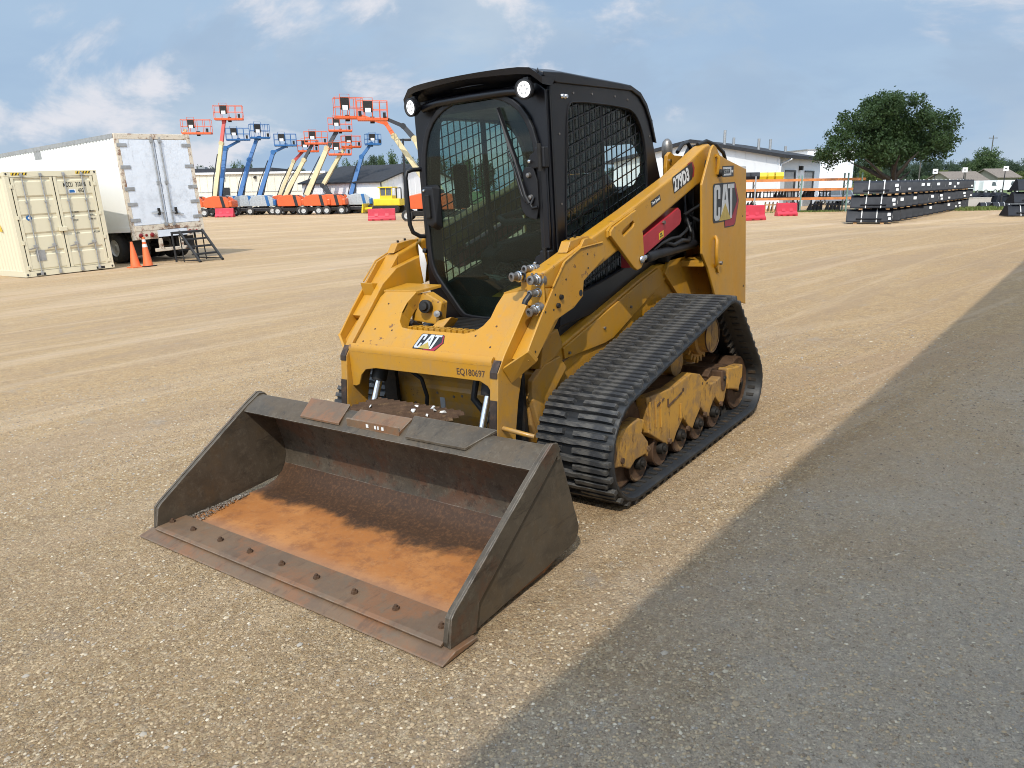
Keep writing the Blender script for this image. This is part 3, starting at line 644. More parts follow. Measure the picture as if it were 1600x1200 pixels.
MB().tube([(-.22, -1.10, .93), (-.21, -1.02, .88), (-.2, -.98, .8)], .012).build('hydraulic_hose', M['hose'], L, smooth=50)
MB().hull([(-.16, -1.08, .86), (-.08, -1.06, .86), (-.02, -1.0, .95), (-.10, -1.02, .93), (-.16, -1.02, .84), (-.02, -.94, .93), (-.08, -.98, .84)]).build('coupler_hinge', YM, L, bevel=.004)
# cab step tread
mb = MB(); mb.box((-.24, -1.14, .865), (.33, -.70, .878))
mb.build('cab_step', M['blackmat'], L, bevel=.004)
mb = MB(); 
for i in range(14):
    x = -.215+i*.04
    for j in range(2): mb.cbox((x, -1.118+j*.035, .893), (.026, .022, .03))
mb.build('step_tread', YM, L)
mb = MB()
for i in range(9):
    mb.box((-.21, -1.04+i*.036, .878), (.31, -1.022+i*.036, .893))
mb.build('step_tread', M['dark'], L)
# auxiliary couplers on the near arm
def coupler(p, d, r=.024, mat=None, cap=None):
    e = empty('hydraulic_coupler', Matrix.Identity(4), None, None); e.parent = L
    MB().lathe([(0, -.03), (r*1.25, -.03), (r*1.25, -.004), (r, -.002), (r, .03), (r*.82, .034), (r*.82, .052), (r*.9, .055), (r*.9, .062), (r*.5, .064), (r*.45, .05), (0, .05)], p, d, 18).build('coupler_body', mat or M['steel'], e, smooth=40)
    MB().lathe([(r*1.02, .008), (r*1.14, .011), (r*1.14, .02), (r*1.02, .023)], p, d, 18).build('coupler_collar', M['chrome'], e, smooth=40)
fdir = (-.12, -.93, .1)
coupler((.622, -1.085, 1.17), (-.05, -.96, .12)); coupler((.618, -1.09, 1.112), (-.05, -.96, .05), .018); coupler((.62, -1.10, 1.035), (-.12, -.95, -.12), .024)
coupler((.515, -1.07, 1.185), (-.25, -.93, .05), .024)
coupler((.555, -1.03, 1.215), (-.1, -.9, .1), .02)
MB().prism([(.49, 1.12), (.49, 1.18), (.51, 1.212), (.54, 1.21), (.575, 1.16), (.575, 1.11)], -1.035, -1.045, 'y').build('coupler_mount', YM, L, bevel=.002)
MB().cbox((.60, -1.078, 1.125), (.10, .012, .16)).build('coupler_mount', YM, L, bevel=.006)
MB().tube([(.617, -1.15, 1.11), (.610, -1.18, 1.085), (.607, -1.185, 1.07)], .014).build('dust_cap', M['hose'], L, smooth=50)
for x in (.59, .615): bolt(L, (x, -1.084, 1.198), (0, -1, 0), .007, .006)

# ---- logos and lettering
def hexlogo(parent, Mt, w, flip=False, shear=0.0):
    """silver letters over a black field with a dark red hexagon behind, w = width"""
    s = w; sh = shear
    def T(pts): return [(x*s+sh*y*s, y*s) for x, y in pts]
    def at_(h): return Mt@Matrix.Translation((0, 0, h))
    plate('decal_back', [T([(.44, 0), (.42, .13), (.03, .13), (0, .19), (0, .83), (.04, .88), (.82, .88), (.86, .84), (1.0, .50), (.86, .04), (.80, 0)])], .0008, at_(.0004), M['blackdec'], parent)
    plate('decal_field', [T([(.455, .02), (.445, .14), (.70, .15), (.93, .50), (.80, .86), (.845, .82), (.975, .50), (.845, .06), (.79, .02)])], .0008, at_(.0014), M['reddec'], parent)
    z = .0024; tk = .0009
    C = [(.08, .17), (.04, .23), (.04, .79), (.08, .85), (.22, .85), (.26, .79), (.26, .58), (.185, .58), (.185, .74), (.175, .76), (.13, .76), (.12, .74), (.12, .28), (.13, .26), (.175, .26), (.185, .28), (.185, .42), (.26, .42), (.26, .23), (.22, .17)]
    plate('decal_letter', [T(C)], tk, at_(z), M['silver'], parent)
    A = [(.25, .16), (.37, .85), (.52, .85), (.62, .22), (.55, .22), (.445, .50), (.33, .22)]
    A = [(.285, .17), (.375, .85), (.51, .85), (.62, .17), (.545, .17), (.53, .27), (.445, .50), (.36, .27), (.35, .17)]
    plate('decal_letter', [T(A), T([(.415, .55), (.475, .55), (.445, .74)])], tk, at_(z), M['silver'], parent)
    Tt = [(.545, .85), (.80, .85), (.80, .765), (.715, .765), (.715, .17), (.635, .17), (.635, .765), (.545, .765)]
    plate('decal_letter', [T(Tt)], tk, at_(z), M['silver'], parent)
    plate('decal_triangle', [T([(.22, .155), (.445, .48), (.66, .155)])], .0012, at_(z+.0012), M['golddec'], parent)
# rear tower, near and far
dc = empty('logo_decal', Matrix.Identity(4), None, None); dc.parent = L
hexlogo(dc, basis((.7005, .82, 1.245), (0, 1, 0), (0, 0, 1), (1, 0, 0))@Matrix.Diagonal((1.38, 1, 1, 1)), .335)
dc = empty('logo_decal', Matrix.Identity(4), None, None); dc.parent = L
hexlogo(dc, XP(.0003)@Matrix.Translation((-.068, -.016, 0))@Matrix.Diagonal((1, .68, 1, 1)), .185, shear=.16)
dc = empty('dealer_decal', Matrix.Identity(4), None, None); dc.parent = L
Md = basis((.7005, .98, 1.578), (0, 1, 0), (0, 0, 1), (1, 0, 0))
plate('decal_back', [[(0, 0), (.20, 0), (.20, .07), (0, .07)]], .0008, Md, M['blackdec'], dc)
plate('decal_face', [[(.008, .008), (.155, .008), (.155, .062), (.008, .062)]], .0008, Md@Matrix.Translation((0, 0, .001)), M['silver'], dc)
text_mesh('decal_text', 'ZIEGLER', Md@Matrix.Translation((.014, .022, .0022)), M['blackdec'], dc, .038, .0012, .84)
text_mesh('decal_text', 'CAT', Md@Matrix.Translation((.160, .026, .0012)), M['whitedec'], dc, .022, .0006, .75)
sl = math.atan2(.085, .29)
Ma = basis((.6455, .36, 1.512), (0, math.cos(sl), math.sin(sl)), (0, -math.sin(sl), math.cos(sl)), (1, 0, 0))
dc = empty('model_decal', Matrix.Identity(4), None, None); dc.parent = L
plate('decal_red', [[(.22, 0), (.30, -.002), (.325, .045), (.31, .085), (.27, .098), (.23, .098)]], .0008, Ma, M['reddec'], dc)
plate('decal_back', [[(-.008, -.008), (.268, -.008), (.30, .04), (.29, .09), (.0, .09), (-.008, .06)]], .0008, Ma@Matrix.Translation((0, 0, .0008)), M['blackdec'], dc)
text_mesh('decal_text', '279D3', Ma@Matrix.Translation((.002, .002, .0018)), M['whitedec'], dc, .108, .0042, .78)
Mb2 = basis((.6455, .055, 1.437), (0, math.cos(sl), math.sin(sl)), (0, -math.sin(sl), math.cos(sl)), (1, 0, 0))
dc = empty('speed_decal', Matrix.Identity(4), None, None); dc.parent = L
plate('decal_back', [[(0, 0), (.125, 0), (.125, .036), (0, .036)]], .0008, Mb2, M['blackdec'], dc)
text_mesh('decal_text', 'Two Speed', Mb2@Matrix.Translation((.008, .010, .001)), M['whitedec'], dc, .024, .0005, .95)
text_mesh('unit_number', 'EQ180697', MY(-1.3262)@Matrix.Translation((.275, .737, .0)), M['rustroll'], L, .046, .0009, .90, depth=.0004)

# ---- tracks
pitch_n = 122
def hullpath(circs, extra=0.0):
    """clockwise outline round circles (y,z,r)"""
    pts = []
    for (cy, cz, r) in circs:
        for k in range(180): a = 2*PI*k/180; pts.append((cy+(r+extra)*math.cos(a), cz+(r+extra)*math.sin(a)))
    pts = sorted(set(pts))
    def cross(o, a, b): return (a[0]-o[0])*(b[1]-o[1])-(a[1]-o[1])*(b[0]-o[0])
    lo = []
    for p in pts:
        while len(lo) >= 2 and cross(lo[-2], lo[-1], p) <= 0: lo.pop()
        lo.append(p)
    up = []
    for p in reversed(pts):
        while len(up) >= 2 and cross(up[-2], up[-1], p) <= 0: up.pop()
        up.append(p)
    return lo[:-1]+up[:-1]
circs = [(-.80, .302, .302-.026), (.81, .232, .232-.026), (.455, .655, .225-.026)]
def resample(path, n):
    d = [0]
    for i in range(len(path)): a = path[i]; b = path[(i+1) % len(path)]; d.append(d[-1]+math.hypot(b[0]-a[0], b[1]-a[1]))
    tot = d[-1]; out = []; j = 0
    for k in range(n):
        t = tot*k/n
        while d[j+1] < t: j += 1
        a = path[j % len(path)]; b = path[(j+1) % len(path)]; f = (t-d[j])/max(d[j+1]-d[j], 1e-9)
        p = (a[0]+(b[0]-a[0])*f, a[1]+(b[1]-a[1])*f); dx, dy = b[0]-a[0], b[1]-a[1]; l = math.hypot(dx, dy)
        out.append((p, (dx/l, dy/l)))
    return out, tot
pth = hullpath(circs); RS, TOT = resample(pth, 312)
lug_cache = {}
def lug_mesh(x0, x1):
    key = (round(x0, 3), round(x1, 3))
    if key not in lug_cache:
        mb = MB(); hw, tw, h = .0145, .0115, .024; rs2 = random.Random(int(x0*1000)+int(x1*977))
        n = max(2, int((x1-x0)/.05)); pts = []
        for i in range(n+1):
            x = x0+(x1-x0)*i/n; e = rs2.uniform(-.002, .002); c = .006 if i in (0, n) else 0; sgn = 1 if i == 0 else -1
            pts.append([(x, -hw+e, -.004), (x, hw+e, -.004), (x+sgn*c*(i in (0, n)), tw+e, h-c*.3), (x+sgn*c*(i in (0, n)), -tw+e, h-c*.3)])
        vs = [p for q in pts for p in q]; fs = []
        for i in range(n):
            for k in range(4): l = (k+1) % 4; fs.append((4*i+k, 4*i+l, 4*i+4+l, 4*i+4+k))
        fs += [(3, 2, 1, 0), (4*n, 4*n+1, 4*n+2, 4*n+3)]
        me = mb.verts_faces(vs, fs).mesh('lug'); me.materials.append(M['rubber']); lug_cache[key] = me
    return lug_cache[key]
for s in (-1, 1):
    tk = empty('track', Matrix.Identity(4), None, None); tk.parent = L
    x0, x1 = (.545, .985) if s > 0 else (-.985, -.545)
    # belt carcass: closed loop with rounded edges and small side notches
    prof = [(0.0, -.022), (0.0, -.004), (.006, .0), (.012, .002)]
    nseg = len(RS); vs = []; sec = [(x0, -.020), (x0, -.006), (x0+.010, .0), (x1-.010, .0), (x1, -.006), (x1, -.020), (x1-.012, -.030), (x0+.012, -.030)]
    for i, (p, t) in enumerate(RS):
        nx, nz = t[1], -t[0]
        notch = -.006 if i % 4 in (0,) else 0
        for q, (x, h) in enumerate(sec):
            hh = h+(notch if q in (1, 4, 2, 3) and q in (1, 4) else 0)
            vs.append((x, p[0]+nx*hh, p[1]+nz*hh))
    m_ = len(sec); fs = []
    for i in range(nseg):
        j = (i+1) % nseg
        for q in range(m_): l = (q+1) % m_; fs.append((i*m_+q, i*m_+l, j*m_+l, j*m_+q))
    MB().verts_faces(vs, fs).build('track_belt', M['rubber2'], tk, smooth=40)
    # inner guide lugs and sprocket windows
    mb = MB(); cx = (x0+x1)/2
    for i in range(0, nseg, 4):
        p, t = RS[i]; nx, nz = t[1], -t[0]; B = basis((cx, p[0]-nx*.03, p[1]-nz*.03), (1, 0, 0), (0, t[0], t[1]), (0, -nx, -nz))
        for ox in (-.07, .07): mb.hull([B@Vector((ox+a, b, 0)) for a in (-.02, .02) for b in (-.018, .018)]+[B@Vector((ox+a, b, .05)) for a in (-.011, .011) for b in (-.009, .009)])
        for ox in (-.155, .155): mb.cbox((ox, 0, .003), (.05, .02, .006), B)
    g = mb.build('guide_lug', M['rubber_in'], tk); g['kind'] = 'stuff'
    pn = pitch_n; R2, _ = resample(pth, pn); FV = []; FF = []
    for i, (p, t) in enumerate(R2):
        nx, nz = t[1], -t[0]
        B = basis((0, p[0], p[1]), (1, 0, 0), (0, t[0], t[1]), (0, nx, nz))
        if i % 2 == 0: segs = [(x0+.005, x1-.005)]
        else:
            g0 = x0+.185; segs = [(x0+.015, g0-.03), (g0+.035, x1-.02)] if (i//2) % 2 == 0 else [(x0+.005, g0-.02), (g0+.03, x1-.035)]
        for a, b in segs:
            if s > 0: o = mesh_obj('lug', lug_mesh(a, b), None, tk); o.matrix_local = B
            else:
                k0 = len(FV)
                FV += [B@Vector(q) for q in ((a, -.0145, -.004), (a, .0145, -.004), (b, .0145, -.004), (b, -.0145, -.004), (a+.006, -.0115, .024), (a+.006, .0115, .024), (b-.006, .0115, .024), (b-.006, -.0115, .024))]
                FF += [tuple(k0+e for e in f) for f in ((0, 3, 2, 1), (4, 5, 6, 7), (0, 1, 5, 4), (1, 2, 6, 5), (2, 3, 7, 6), (3, 0, 4, 7))]
    if s < 0: MB().verts_faces(FV, FF).build('lug', M['rubber'], tk)['kind'] = 'stuff'
    # undercarriage
    uc = empty('undercarriage', Matrix.Identity(4), None, None); uc.parent = L
    def XX(a, b): return tuple(sorted((s*a, s*b)))
    fr = [(-.60, .50), (-.30, .475), (-.03, .50), (.09, .465), (.17, .40), (.24, .365), (.33, .36), (.42, .375), (.48, .385), (.50, .27), (.47, .205), (.42, .175), (.39, .205), (.32, .265), (.25, .215), (.22, .165), (.17, .185), (.10, .26), (.02, .20), (-.02, .16), (-.07, .185), (-.15, .265), (-.24, .20), (-.28, .155), (-.33, .175), (-.36, .165), (-.58, .30)]
    a, b = XX(.86, .925); P('frame_plate', fr, a, b, M['ucyellow'], uc, bevel=.006)
    a, b = XX(.60, .67); P('frame_plate', fr, a, b, M['ucyellow'], uc, bevel=.006)
    a, b = XX(.67, .86); P('frame_core', [(-.60, .25), (-.60, .47), (-.03, .47), (.45, .34), (.45, .25), (.0, .24)], a, b, M['rustroll'], uc)
    a, b = XX(.865, .935); P('rear_link', [(.505, .405), (.50, .30), (.505, .268), (.54, .262), (.67, .225), (.70, .205), (.70, .235), (.755, .285), (.765, .375), (.62, .385)], a, b, M['ucyellow'], uc, bevel=.008)
    a, b = XX(.66, .86); P('rear_link_top', [(.36, .38), (.42, .42), (.50, .41), (.74, .375), (.74, .36), (.5, .35), (.38, .34)], a, b, M['rustroll'], uc)
    a, b = XX(.86, .93); P('front_link', [(-.98, .24), (-.955, .34), (-.88, .405), (-.69, .415), (-.63, .39), (-.665, .33), (-.60, .265), (-.585, .21), (-.605, .175), (-.63, .20), (-.74, .205), (-.80, .175), (-.88, .215)], a, b, M['ucyellow'], uc, bevel=.008)
    a, b = XX(.62, .86); P('front_link_core', [(-.95, .24), (-.88, .38), (-.58, .42), (-.58, .30), (-.7, .24)], a, b, M['rustroll'], uc)
    # casting ribs and marks on the near frame plate
    for (y, z0, z1) in ((-.57, .32, .47), (-.50, .31, .46), (-.44, .29, .45), (-.19, .27, .36)):
        a, b = XX(.925, .933); MB().box((a, y-.006, z0), (b, y+.006, z1)).build('weld_bead', M['ucyellow'], uc, bevel=.003)
    for (ya, za, yb, zb) in ((-.35, .385, -.17, .42), (-.35, .385, -.35, .43), (-.5, .42, -.40, .445)):
        MB().tube([(s*.926, ya, za), (s*.926, yb, zb)], .006, 6).build('weld_bead', M['rustroll'], uc)
    disc(uc, 'hole', (s*.925, -.15, .43), (s, 0, 0), .012, M['rustroll'], .002)
    disc(uc, 'hole', (s*.925, .12, .40), (s, 0, 0), .008, M['rustroll'], .002); disc(uc, 'hole', (s*.925, .19, .385), (s, 0, 0), .008, M['rustroll'], .002)
    MB().hull([(s*x, y, z) for x in (.86, .935) for y, z in ((.41, .41), (.47, .40), (.48, .30), (.455, .27), (.42, .28), (.405, .34))]).build('pivot_lug', M['rustroll'], uc, bevel=.008)
    bolt(uc, (s*.935, .444, .355), (s, 0, 0), .016, .008, M['dark'], 14)
    def wheel(y, z, r, xa, xb, name='roller'):
        w = empty(name, Matrix.Identity(4), None, None); w.parent = L
        c = (s*xa, y, z); wd = xb-xa
        MB().lathe([(r*.35, .012), (r*.8, .01), (r*.93, 0), (r, .006), (r, wd*.42), (r*.7, wd*.45), (r*.7, wd*.55), (r, wd*.58), (r, wd-.006), (r*.93, wd), (r*.8, wd-.01), (r*.35, wd-.012)], c, (s, 0, 0), 32).build('wheel_rim', M['rustroll'], w, smooth=35)
        MB().lathe([(0, -.02), (r*.33, -.018), (r*.36, .0), (r*.36, wd), (r*.33, wd+.02), (0, wd+.022)], c, (s, 0, 0), 18).build('wheel_hub', M['dark'], w, smooth=35)
        MB().cyl((s*(xb+.0), y, z), (s*(xb+.035), y, z), .020, .018, 12).build('axle_end', M['dark'], w)
    for y in (-.66, -.40, -.155, .09, .345): wheel(y, .158, .102, .62, .905)
    wheel(-.80, .302, .245, .64, .88, 'front_idler'); wheel(.81, .232, .180, .64, .88, 'rear_idler')
    for y in (-.60, -.365, -.25+.20, .135, .39): pass
    for y, z in ((-.605, .225), (-.345, .185), (-.10, .185), (.15, .20), (.40, .20), (-.885, .25), (.735, .275)): bolt(uc, (s*.925, y, z), (s, 0, 0), .017, .014, M['rustroll'], 8)
    # sprocket and final drive
    sp = empty('drive_sprocket', Matrix.Identity(4), None, None); sp.parent = L
    pts = []
    nt_ = 22
    for i in range(nt_*4):
        a = 2*PI*i/(nt_*4); rr = (.195, .195, .155, .155)[i % 4]; pts.append((.40+rr*math.cos(a), .650+rr*math.sin(a)))
    a, b = XX(.735, .785); MB().prism(pts, a, b).build('sprocket_ring', M['ucyellow'], sp)
    a, b = XX(.735, .86); MB().lathe([(.12, 0), (.12, .10), (.105, .12), (.0, .12)], (s*.70, .40, .650), (s, 0, 0), 28).build('final_drive', M['ucyellow'], sp, smooth=35)
    hb = (s*.72, .355, .645)
    MB().lathe([(.125, -.30), (.125, .11), (.108, .12), (.104, .165), (.096, .17), (.0, .17)], hb, (s, 0, 0), 32).build('drive_hub', M['ucyellow'], sp, smooth=35)
    MB().lathe([(.099, .172), (.107, .174), (.107, .166), (.099, .164)], hb, (s, 0, 0), 32).build('hub_ring', M['rustroll'], sp, smooth=35)
    MB().lathe([(.085, 0), (.085, .05), (.0, .05)], (s*.76, .02, .545), (s, 0, 0), 20).build('chain_case', M['ucyellow'], sp, smooth=35)
# ------------------------------------------------------------------ cab
cab = empty('cab', Matrix.Identity(4), None, None); cab.parent = L
def smooth_loop(pts, it=2):
    for _ in range(it):
        o = []
        for i in range(len(pts)):
            a = pts[i]; b = pts[(i+1) % len(pts)]
            o += [(a[0]*.75+b[0]*.25, a[1]*.75+b[1]*.25), (a[0]*.25+b[0]*.75, a[1]*.25+b[1]*.75)]
        pts = o
    return pts
half = [(0, 2.075), (.12, 2.068), (.23, 2.035), (.32, 1.965), (.375, 1.85), (.397, 1.70), (.402, 1.50), (.405, 1.24), (.385, 1.15), (.33, 1.075), (.26, .99), (.20, .915), (.16, .893), (0, .886)]
gl_loop = smooth_loop(half+[(-x, z) for x, z in half[1:-1]][::-1], 1)
def scale_loop(lp, k, c=(0, 1.48)): 
    n = len(lp); out = []
    for i in range(n):
        a = lp[i-1]; b = lp[(i+1) % n]; t = Vector((b[0]-a[0], b[1]-a[1])).normalized(); out.append((lp[i][0]-t.y*k, lp[i][1]+t.x*k))
    return out
frame_out = [(-.40, 2.10), (.40, 2.10), (.452, 2.06), (.455, 1.04), (.43, .98), (.36, .86), (.25, .835), (-.25, .835), (-.36, .86), (-.43, .98), (-.455, 1.04), (-.452, 2.06)]
plate('front_frame', [frame_out, scale_loop(gl_loop, .012)], .05, MY(-.640), BM, cab, bevel=.006)
# door: rim and glass
plate('door_rim', [scale_loop(gl_loop, .020), scale_loop(gl_loop, -.012)], .022, MY(-.692), M['blackmat'], cab, bevel=.006)
plate('door_glass', [scale_loop(gl_loop, -.010)], .005, MY(-.700), M['glass_door'], cab)
side_out = [(-.665, .86), (-.655, 2.085), (-.60, 2.10), (.19, 2.105), (.29, 2.075), (.36, 2.02), (.42, 1.94), (.46, 1.84), (.51, 1.72), (.575, 1.58), (.60, 1.2), (.58, .90)]
win = smooth_loop([(-.505, 1.985), (-.44, 2.015), (.10, 2.005), (.22, 1.985), (.30, 1.915), (.355, 1.81), (.375, 1.62), (.37, 1.30), (.30, 1.13), (-.50, 1.0), (-.565, 1.06), (-.565, 1.4), (-.53, 1.7)], 2)
def inside(p, poly):
    c = False; n = len(poly)
    for i in range(n):
        a = poly[i]; b = poly[(i+1) % n]
        if (a[1] > p[1]) != (b[1] > p[1]) and p[0] < (b[0]-a[0])*(p[1]-a[1])/(b[1]-a[1])+a[0]: c = not c
    return c
def clip_line(p, d, poly, n=400, L_=2.):
    """segments of a line inside poly"""
    segs = []; cur = None
    for i in range(n+1):
        t = -L_/2+L_*i/n; q = (p[0]+d[0]*t, p[1]+d[1]*t)
        if inside(q, poly):
            if cur is None: cur = [q, q]
            cur[1] = q
        elif cur: segs.append(cur); cur = None
    if cur: segs.append(cur)
    return segs
for s in (-1, 1):
    xs = .428 if s > 0 else -.456
    plate('side_panel', [side_out, win], .028, MX(xs), BM, cab, bevel=.006)
    win_big = scale_loop(win, .006)
    sc_ = empty('side_screen', Matrix.Identity(4), None, None); sc_.parent = cab
    mb = MB(); xm = s*.438
    for k in range(18):
        y = -.60+k*.058
        for a, b in clip_line((y, 1.5), (0, 1), win_big): mb.cbox((xm, y, (a[1]+b[1])/2), (.006, .0055, b[1]-a[1]))
    sl2 = .27; dd = Vector((1, sl2)).normalized()
    for k in range(24):
        z = .80+k*.064
        for a, b in clip_line((-.1, z), (dd.x, dd.y), win_big):
            mb.hull([(xm+dx, q[0]+0, q[1]+dz) for q in (a, b) for dx in (-.003, .003) for dz in (-.003, .003)])
    g = mb.build('screen_bars', BM, cab); g['kind'] = 'stuff'
    bpy.data.objects.remove(sc_)
    plate('side_glass', [win], .004, MX(s*.424), M['glass'], cab)
    MB().box((s*.420-.012, -.125, 1.04), (s*.420+.012, -.095, 2.01)).build('window_post', M['blackmat'], cab, bevel=.004)
    MB().tube([(s*.4575, p[0], p[1]) for p in scale_loop(win, .004)], .005, 6, closed=True).build('window_seal', M['blackmat'], cab)
    for y, z in ((-.44, 2.055), (-.25, 2.06), (.0, 2.06), (.15, 2.05), (-.59, 1.85), (-.60, 1.5), (.42, 1.85)): disc(cab, 'screw', (s*.457, y, z), (s, 0, 0), .006, M['steel'], .003, 10)
    for y in (-.545, -.515): MB().lathe([(0, .012), (.010, .010), (.015, 0)], (s*.457, y, 2.035), (s, 0, 0), 14).build('clip_knob', M['chrome'], cab, smooth=50)
    a, b = sorted((s*.456, s*.462)); MB().prism([(-.665, .9), (-.665, 2.06), (-.65, 2.06), (-.65, .9)], a, b).build('corner_trim', M['blackmat'], cab, bevel=.002)
# roof: swept profile with front visor
roof_c = [(-.735, 2.125), (-.735, 2.160), (-.55, 2.168), (.18, 2.150), (.30, 2.118), (.38, 2.058), (.445, 1.96), (.50, 1.83), (.48, 1.82), (.42, 1.94), (.36, 2.02), (.29, 2.075), (.19, 2.105), (-.60, 2.10)]
MB().prism(roof_c, -.40, .40).build('roof', BM, cab, smooth=30)
roof_e = [(y, z-.022 if i in (1, 2, 3, 4, 5, 6, 7) else z-.006) for i, (y, z) in enumerate(roof_c)]
for s in (-1, 1):
    n = len(roof_c); v1 = [(s*.40, y, z) for y, z in roof_c]; v2 = [(s*.468, y+(.01 if i in (0, 1) else 0), z) for i, (y, z) in enumerate(roof_e)]
    MB().verts_faces(v1+v2, [tuple(range(n))[::-1], tuple(range(n, 2*n))]+[(i, (i+1) % n, n+(i+1) % n, n+i) for i in range(n)]).build('roof_edge', BM, cab, smooth=30, bevel=.004)
# visor: bowed brow over the door
mb = MB(); n = 16; vs = []
for i in range(n+1):
    x = -.47+.94*i/n; a = abs(x)/.47; yf = -.80+.055*a**3; zf = 2.176-.012*a**2-.050*max(0, a-.86)/.14
    vs += [(x, -.62, 2.160-.035*max(0, a-.85)/.15), (x, yf, zf), (x, yf+.006, zf-.022-.012*a), (x, -.655, 2.075+.02*(1-a))]
fs = []
for i in range(n):
    for q in range(4): l = (q+1) % 4; fs.append((4*i+q, 4*i+l, 4*i+4+l, 4*i+4+q))
fs += [(0, 1, 2, 3), (4*n+3, 4*n+2, 4*n+1, 4*n)]
mb.verts_faces(vs, fs).build('visor', BM, cab, smooth=40)
MB().tube([(x, -.705-.02*(1-abs(x)/.4), 2.072-.38*max(0, abs(x)-.22)**1.6) for x in [(-.36+.72*i/18) for i in range(19)]], .022, 10).build('door_arch', BM, cab, smooth=60)
# work lamps
for s in (-1, 1):
    e = empty('work_lamp', Matrix.Identity(4), None, None); e.parent = cab
    c = Vector((s*.385, -.775, 2.063)); ax = Vector((s*.12, -.98, -.08))
    MB().lathe([(0, -.045), (.03, -.045), (.046, -.02), (.049, .0), (.049, .012), (.040, .014), (.037, .004)], c, ax, 28).build('lamp_housing', M['blackmat'], e, smooth=40)
    MB().lathe([(.037, .004), (0, .010)], c, ax, 28).build('lamp_lens', M['led'], e, smooth=60)
    MB().cbox((s*.385, -.745, 2.10), (.03, .03, .04)).build('lamp_bracket', M['blackmat'], e)
    q = ax.normalized().to_track_quat('Z', 'Y')
    mb = MB()
    for k in range(6):
        a = 2*PI*k/6; p = c+q@Vector((.020*math.cos(a), .020*math.sin(a), .0095)); mb.cyl(p, p+q@Vector((0, 0, .003)), .006, .006, 8)
    mb.build('led_cell', M['silver'], e)
# small antenna nub, white shape at the door edge
MB().cyl((.44, -.73, 2.14), (.44, -.73, 2.158), .004, .002, 8).build('roof_pin', M['blackmat'], cab)
# hinges, wiper, handle, grab bar
for z in (1.735, 1.22):
    hg = empty('door_hinge', Matrix.Identity(4), None, None); hg.parent = cab
    MB().box((.40, -.745, z-.05), (.462, -.70, z+.055)).build('hinge_block', M['blackmat'], hg, bevel=.008)
    MB().hull([(.345, -.725, z-.045), (.41, -.735, z-.05), (.41, -.735, z+.04), (.36, -.725, z+.02), (.345, -.70, z-.045), (.41, -.70, z-.05), (.41, -.70, z+.04), (.36, -.70, z+.02), (.335, -.71, z-.02)]).build('hinge_arm', M['blackmat'], hg, bevel=.006)
    MB().cyl((.436, -.748, z-.065), (.436, -.748, z+.07), .011).build('hinge_pin', M['dark'], hg, smooth=40)
    MB().lathe([(0, .010), (.008, .009), (.010, 0)], (.365, -.735, z-.012), (0, -1, 0), 12).build('hinge_bolt', M['chrome'], hg, smooth=40)
MB().box((.415, -.722, 1.28), (.452, -.70, 1.70)).build('hinge_bar', M['black'], cab, bevel=.006)
plate('wiper_plate', [smooth_loop([(.31, 1.70), (.40, 1.69), (.40, 1.43), (.33, 1.44), (.29, 1.48), (.285, 1.56), (.31, 1.62)], 1)], .012, MY(-.716), M['blackmat'], cab, bevel=.003)
for x, z in ((.35, 1.655), (.355, 1.545)): MB().lathe([(0, .016), (.011, .014), (.015, 0)], (x, -.728, z), (0, -1, 0), 14).build('wiper_nut', M['steel'], cab, smooth=40)
wp = empty('wiper', Matrix.Identity(4), None, None); wp.parent = cab
MB().tube([(.352, -.742, 1.515), (.33, -.745, 1.555), (.275, -.737, 1.72), (.235, -.73, 1.80)], [.012, .011, .008, .006], 8).build('wiper_arm', M['blackmat'], wp, smooth=50)
MB().tube([(.335, -.742, 1.525), (.31, -.745, 1.56), (.262, -.737, 1.70), (.222, -.73, 1.79)], [.009, .008, .006, .005], 8).build('wiper_arm', M['blackmat'], wp, smooth=50)
MB().hull([(.178, -.712, 2.005), (.170, -.712, 2.003), (.315, -.712, 1.63), (.303, -.712, 1.628), (.176, -.735, 2.0), (.172, -.735, 2.0), (.31, -.738, 1.65), (.302, -.738, 1.65), (.235, -.745, 1.81)]).build('wiper_blade', M['blackmat'], wp)
MB().tube([(.375, -.73, 1.545), (.36, -.742, 1.51), (.37, -.742, 1.49), (.40, -.738, 1.495)], .008, 8).build('wiper_link', M['blackmat'], wp, smooth=50)
hd = empty('door_handle', Matrix.Identity(4), None, None); hd.parent = cab
MB().hull([(x, y, z) for x, y, z in ((-.395, -.70, 1.645), (-.30, -.70, 1.645), (-.285, -.70, 1.62), (-.29, -.70, 1.40), (-.335, -.70, 1.385), (-.385, -.70, 1.41), (-.39, -.745, 1.635), (-.315, -.745, 1.63), (-.305, -.745, 1.43), (-.345, -.74, 1.41), (-.38, -.74, 1.43))]).build('handle_body', M['blackmat'], hd, bevel=.01)
MB().box((-.368, -.758, 1.46), (-.335, -.742, 1.59)).build('handle_lever', M['dark'], hd, bevel=.005)
MB().lathe([(0, .008), (.007, .007), (.009, 0)], (-.375, -.745, 1.615), (0, -1, 0), 12).build('handle_screw', M['chrome'], hd, smooth=40)
MB().tube([(-.44, -.695, 1.735), (-.455, -.74, 1.735), (-.468, -.775, 1.725), (-.473, -.785, 1.69), (-.473, -.785, 1.43), (-.468, -.77, 1.385), (-.455, -.73, 1.36), (-.44, -.695, 1.355)], .0125, 10).build('grab_bar', M['blackmat'], cab, smooth=50)
MB().hull([(-.50, -.70, 1.30), (-.485, -.72, 1.315), (-.455, -.71, 1.27), (-.45, -.70, 1.20), (-.475, -.70, 1.09), (-.485, -.70, 1.07), (-.495, -.695, 1.15), (-.505, -.69, 1.24), (-.475, -.73, 1.20)]).build('white_cover', M['white'], cab, smooth=60)  # plain white hull below the grab bar
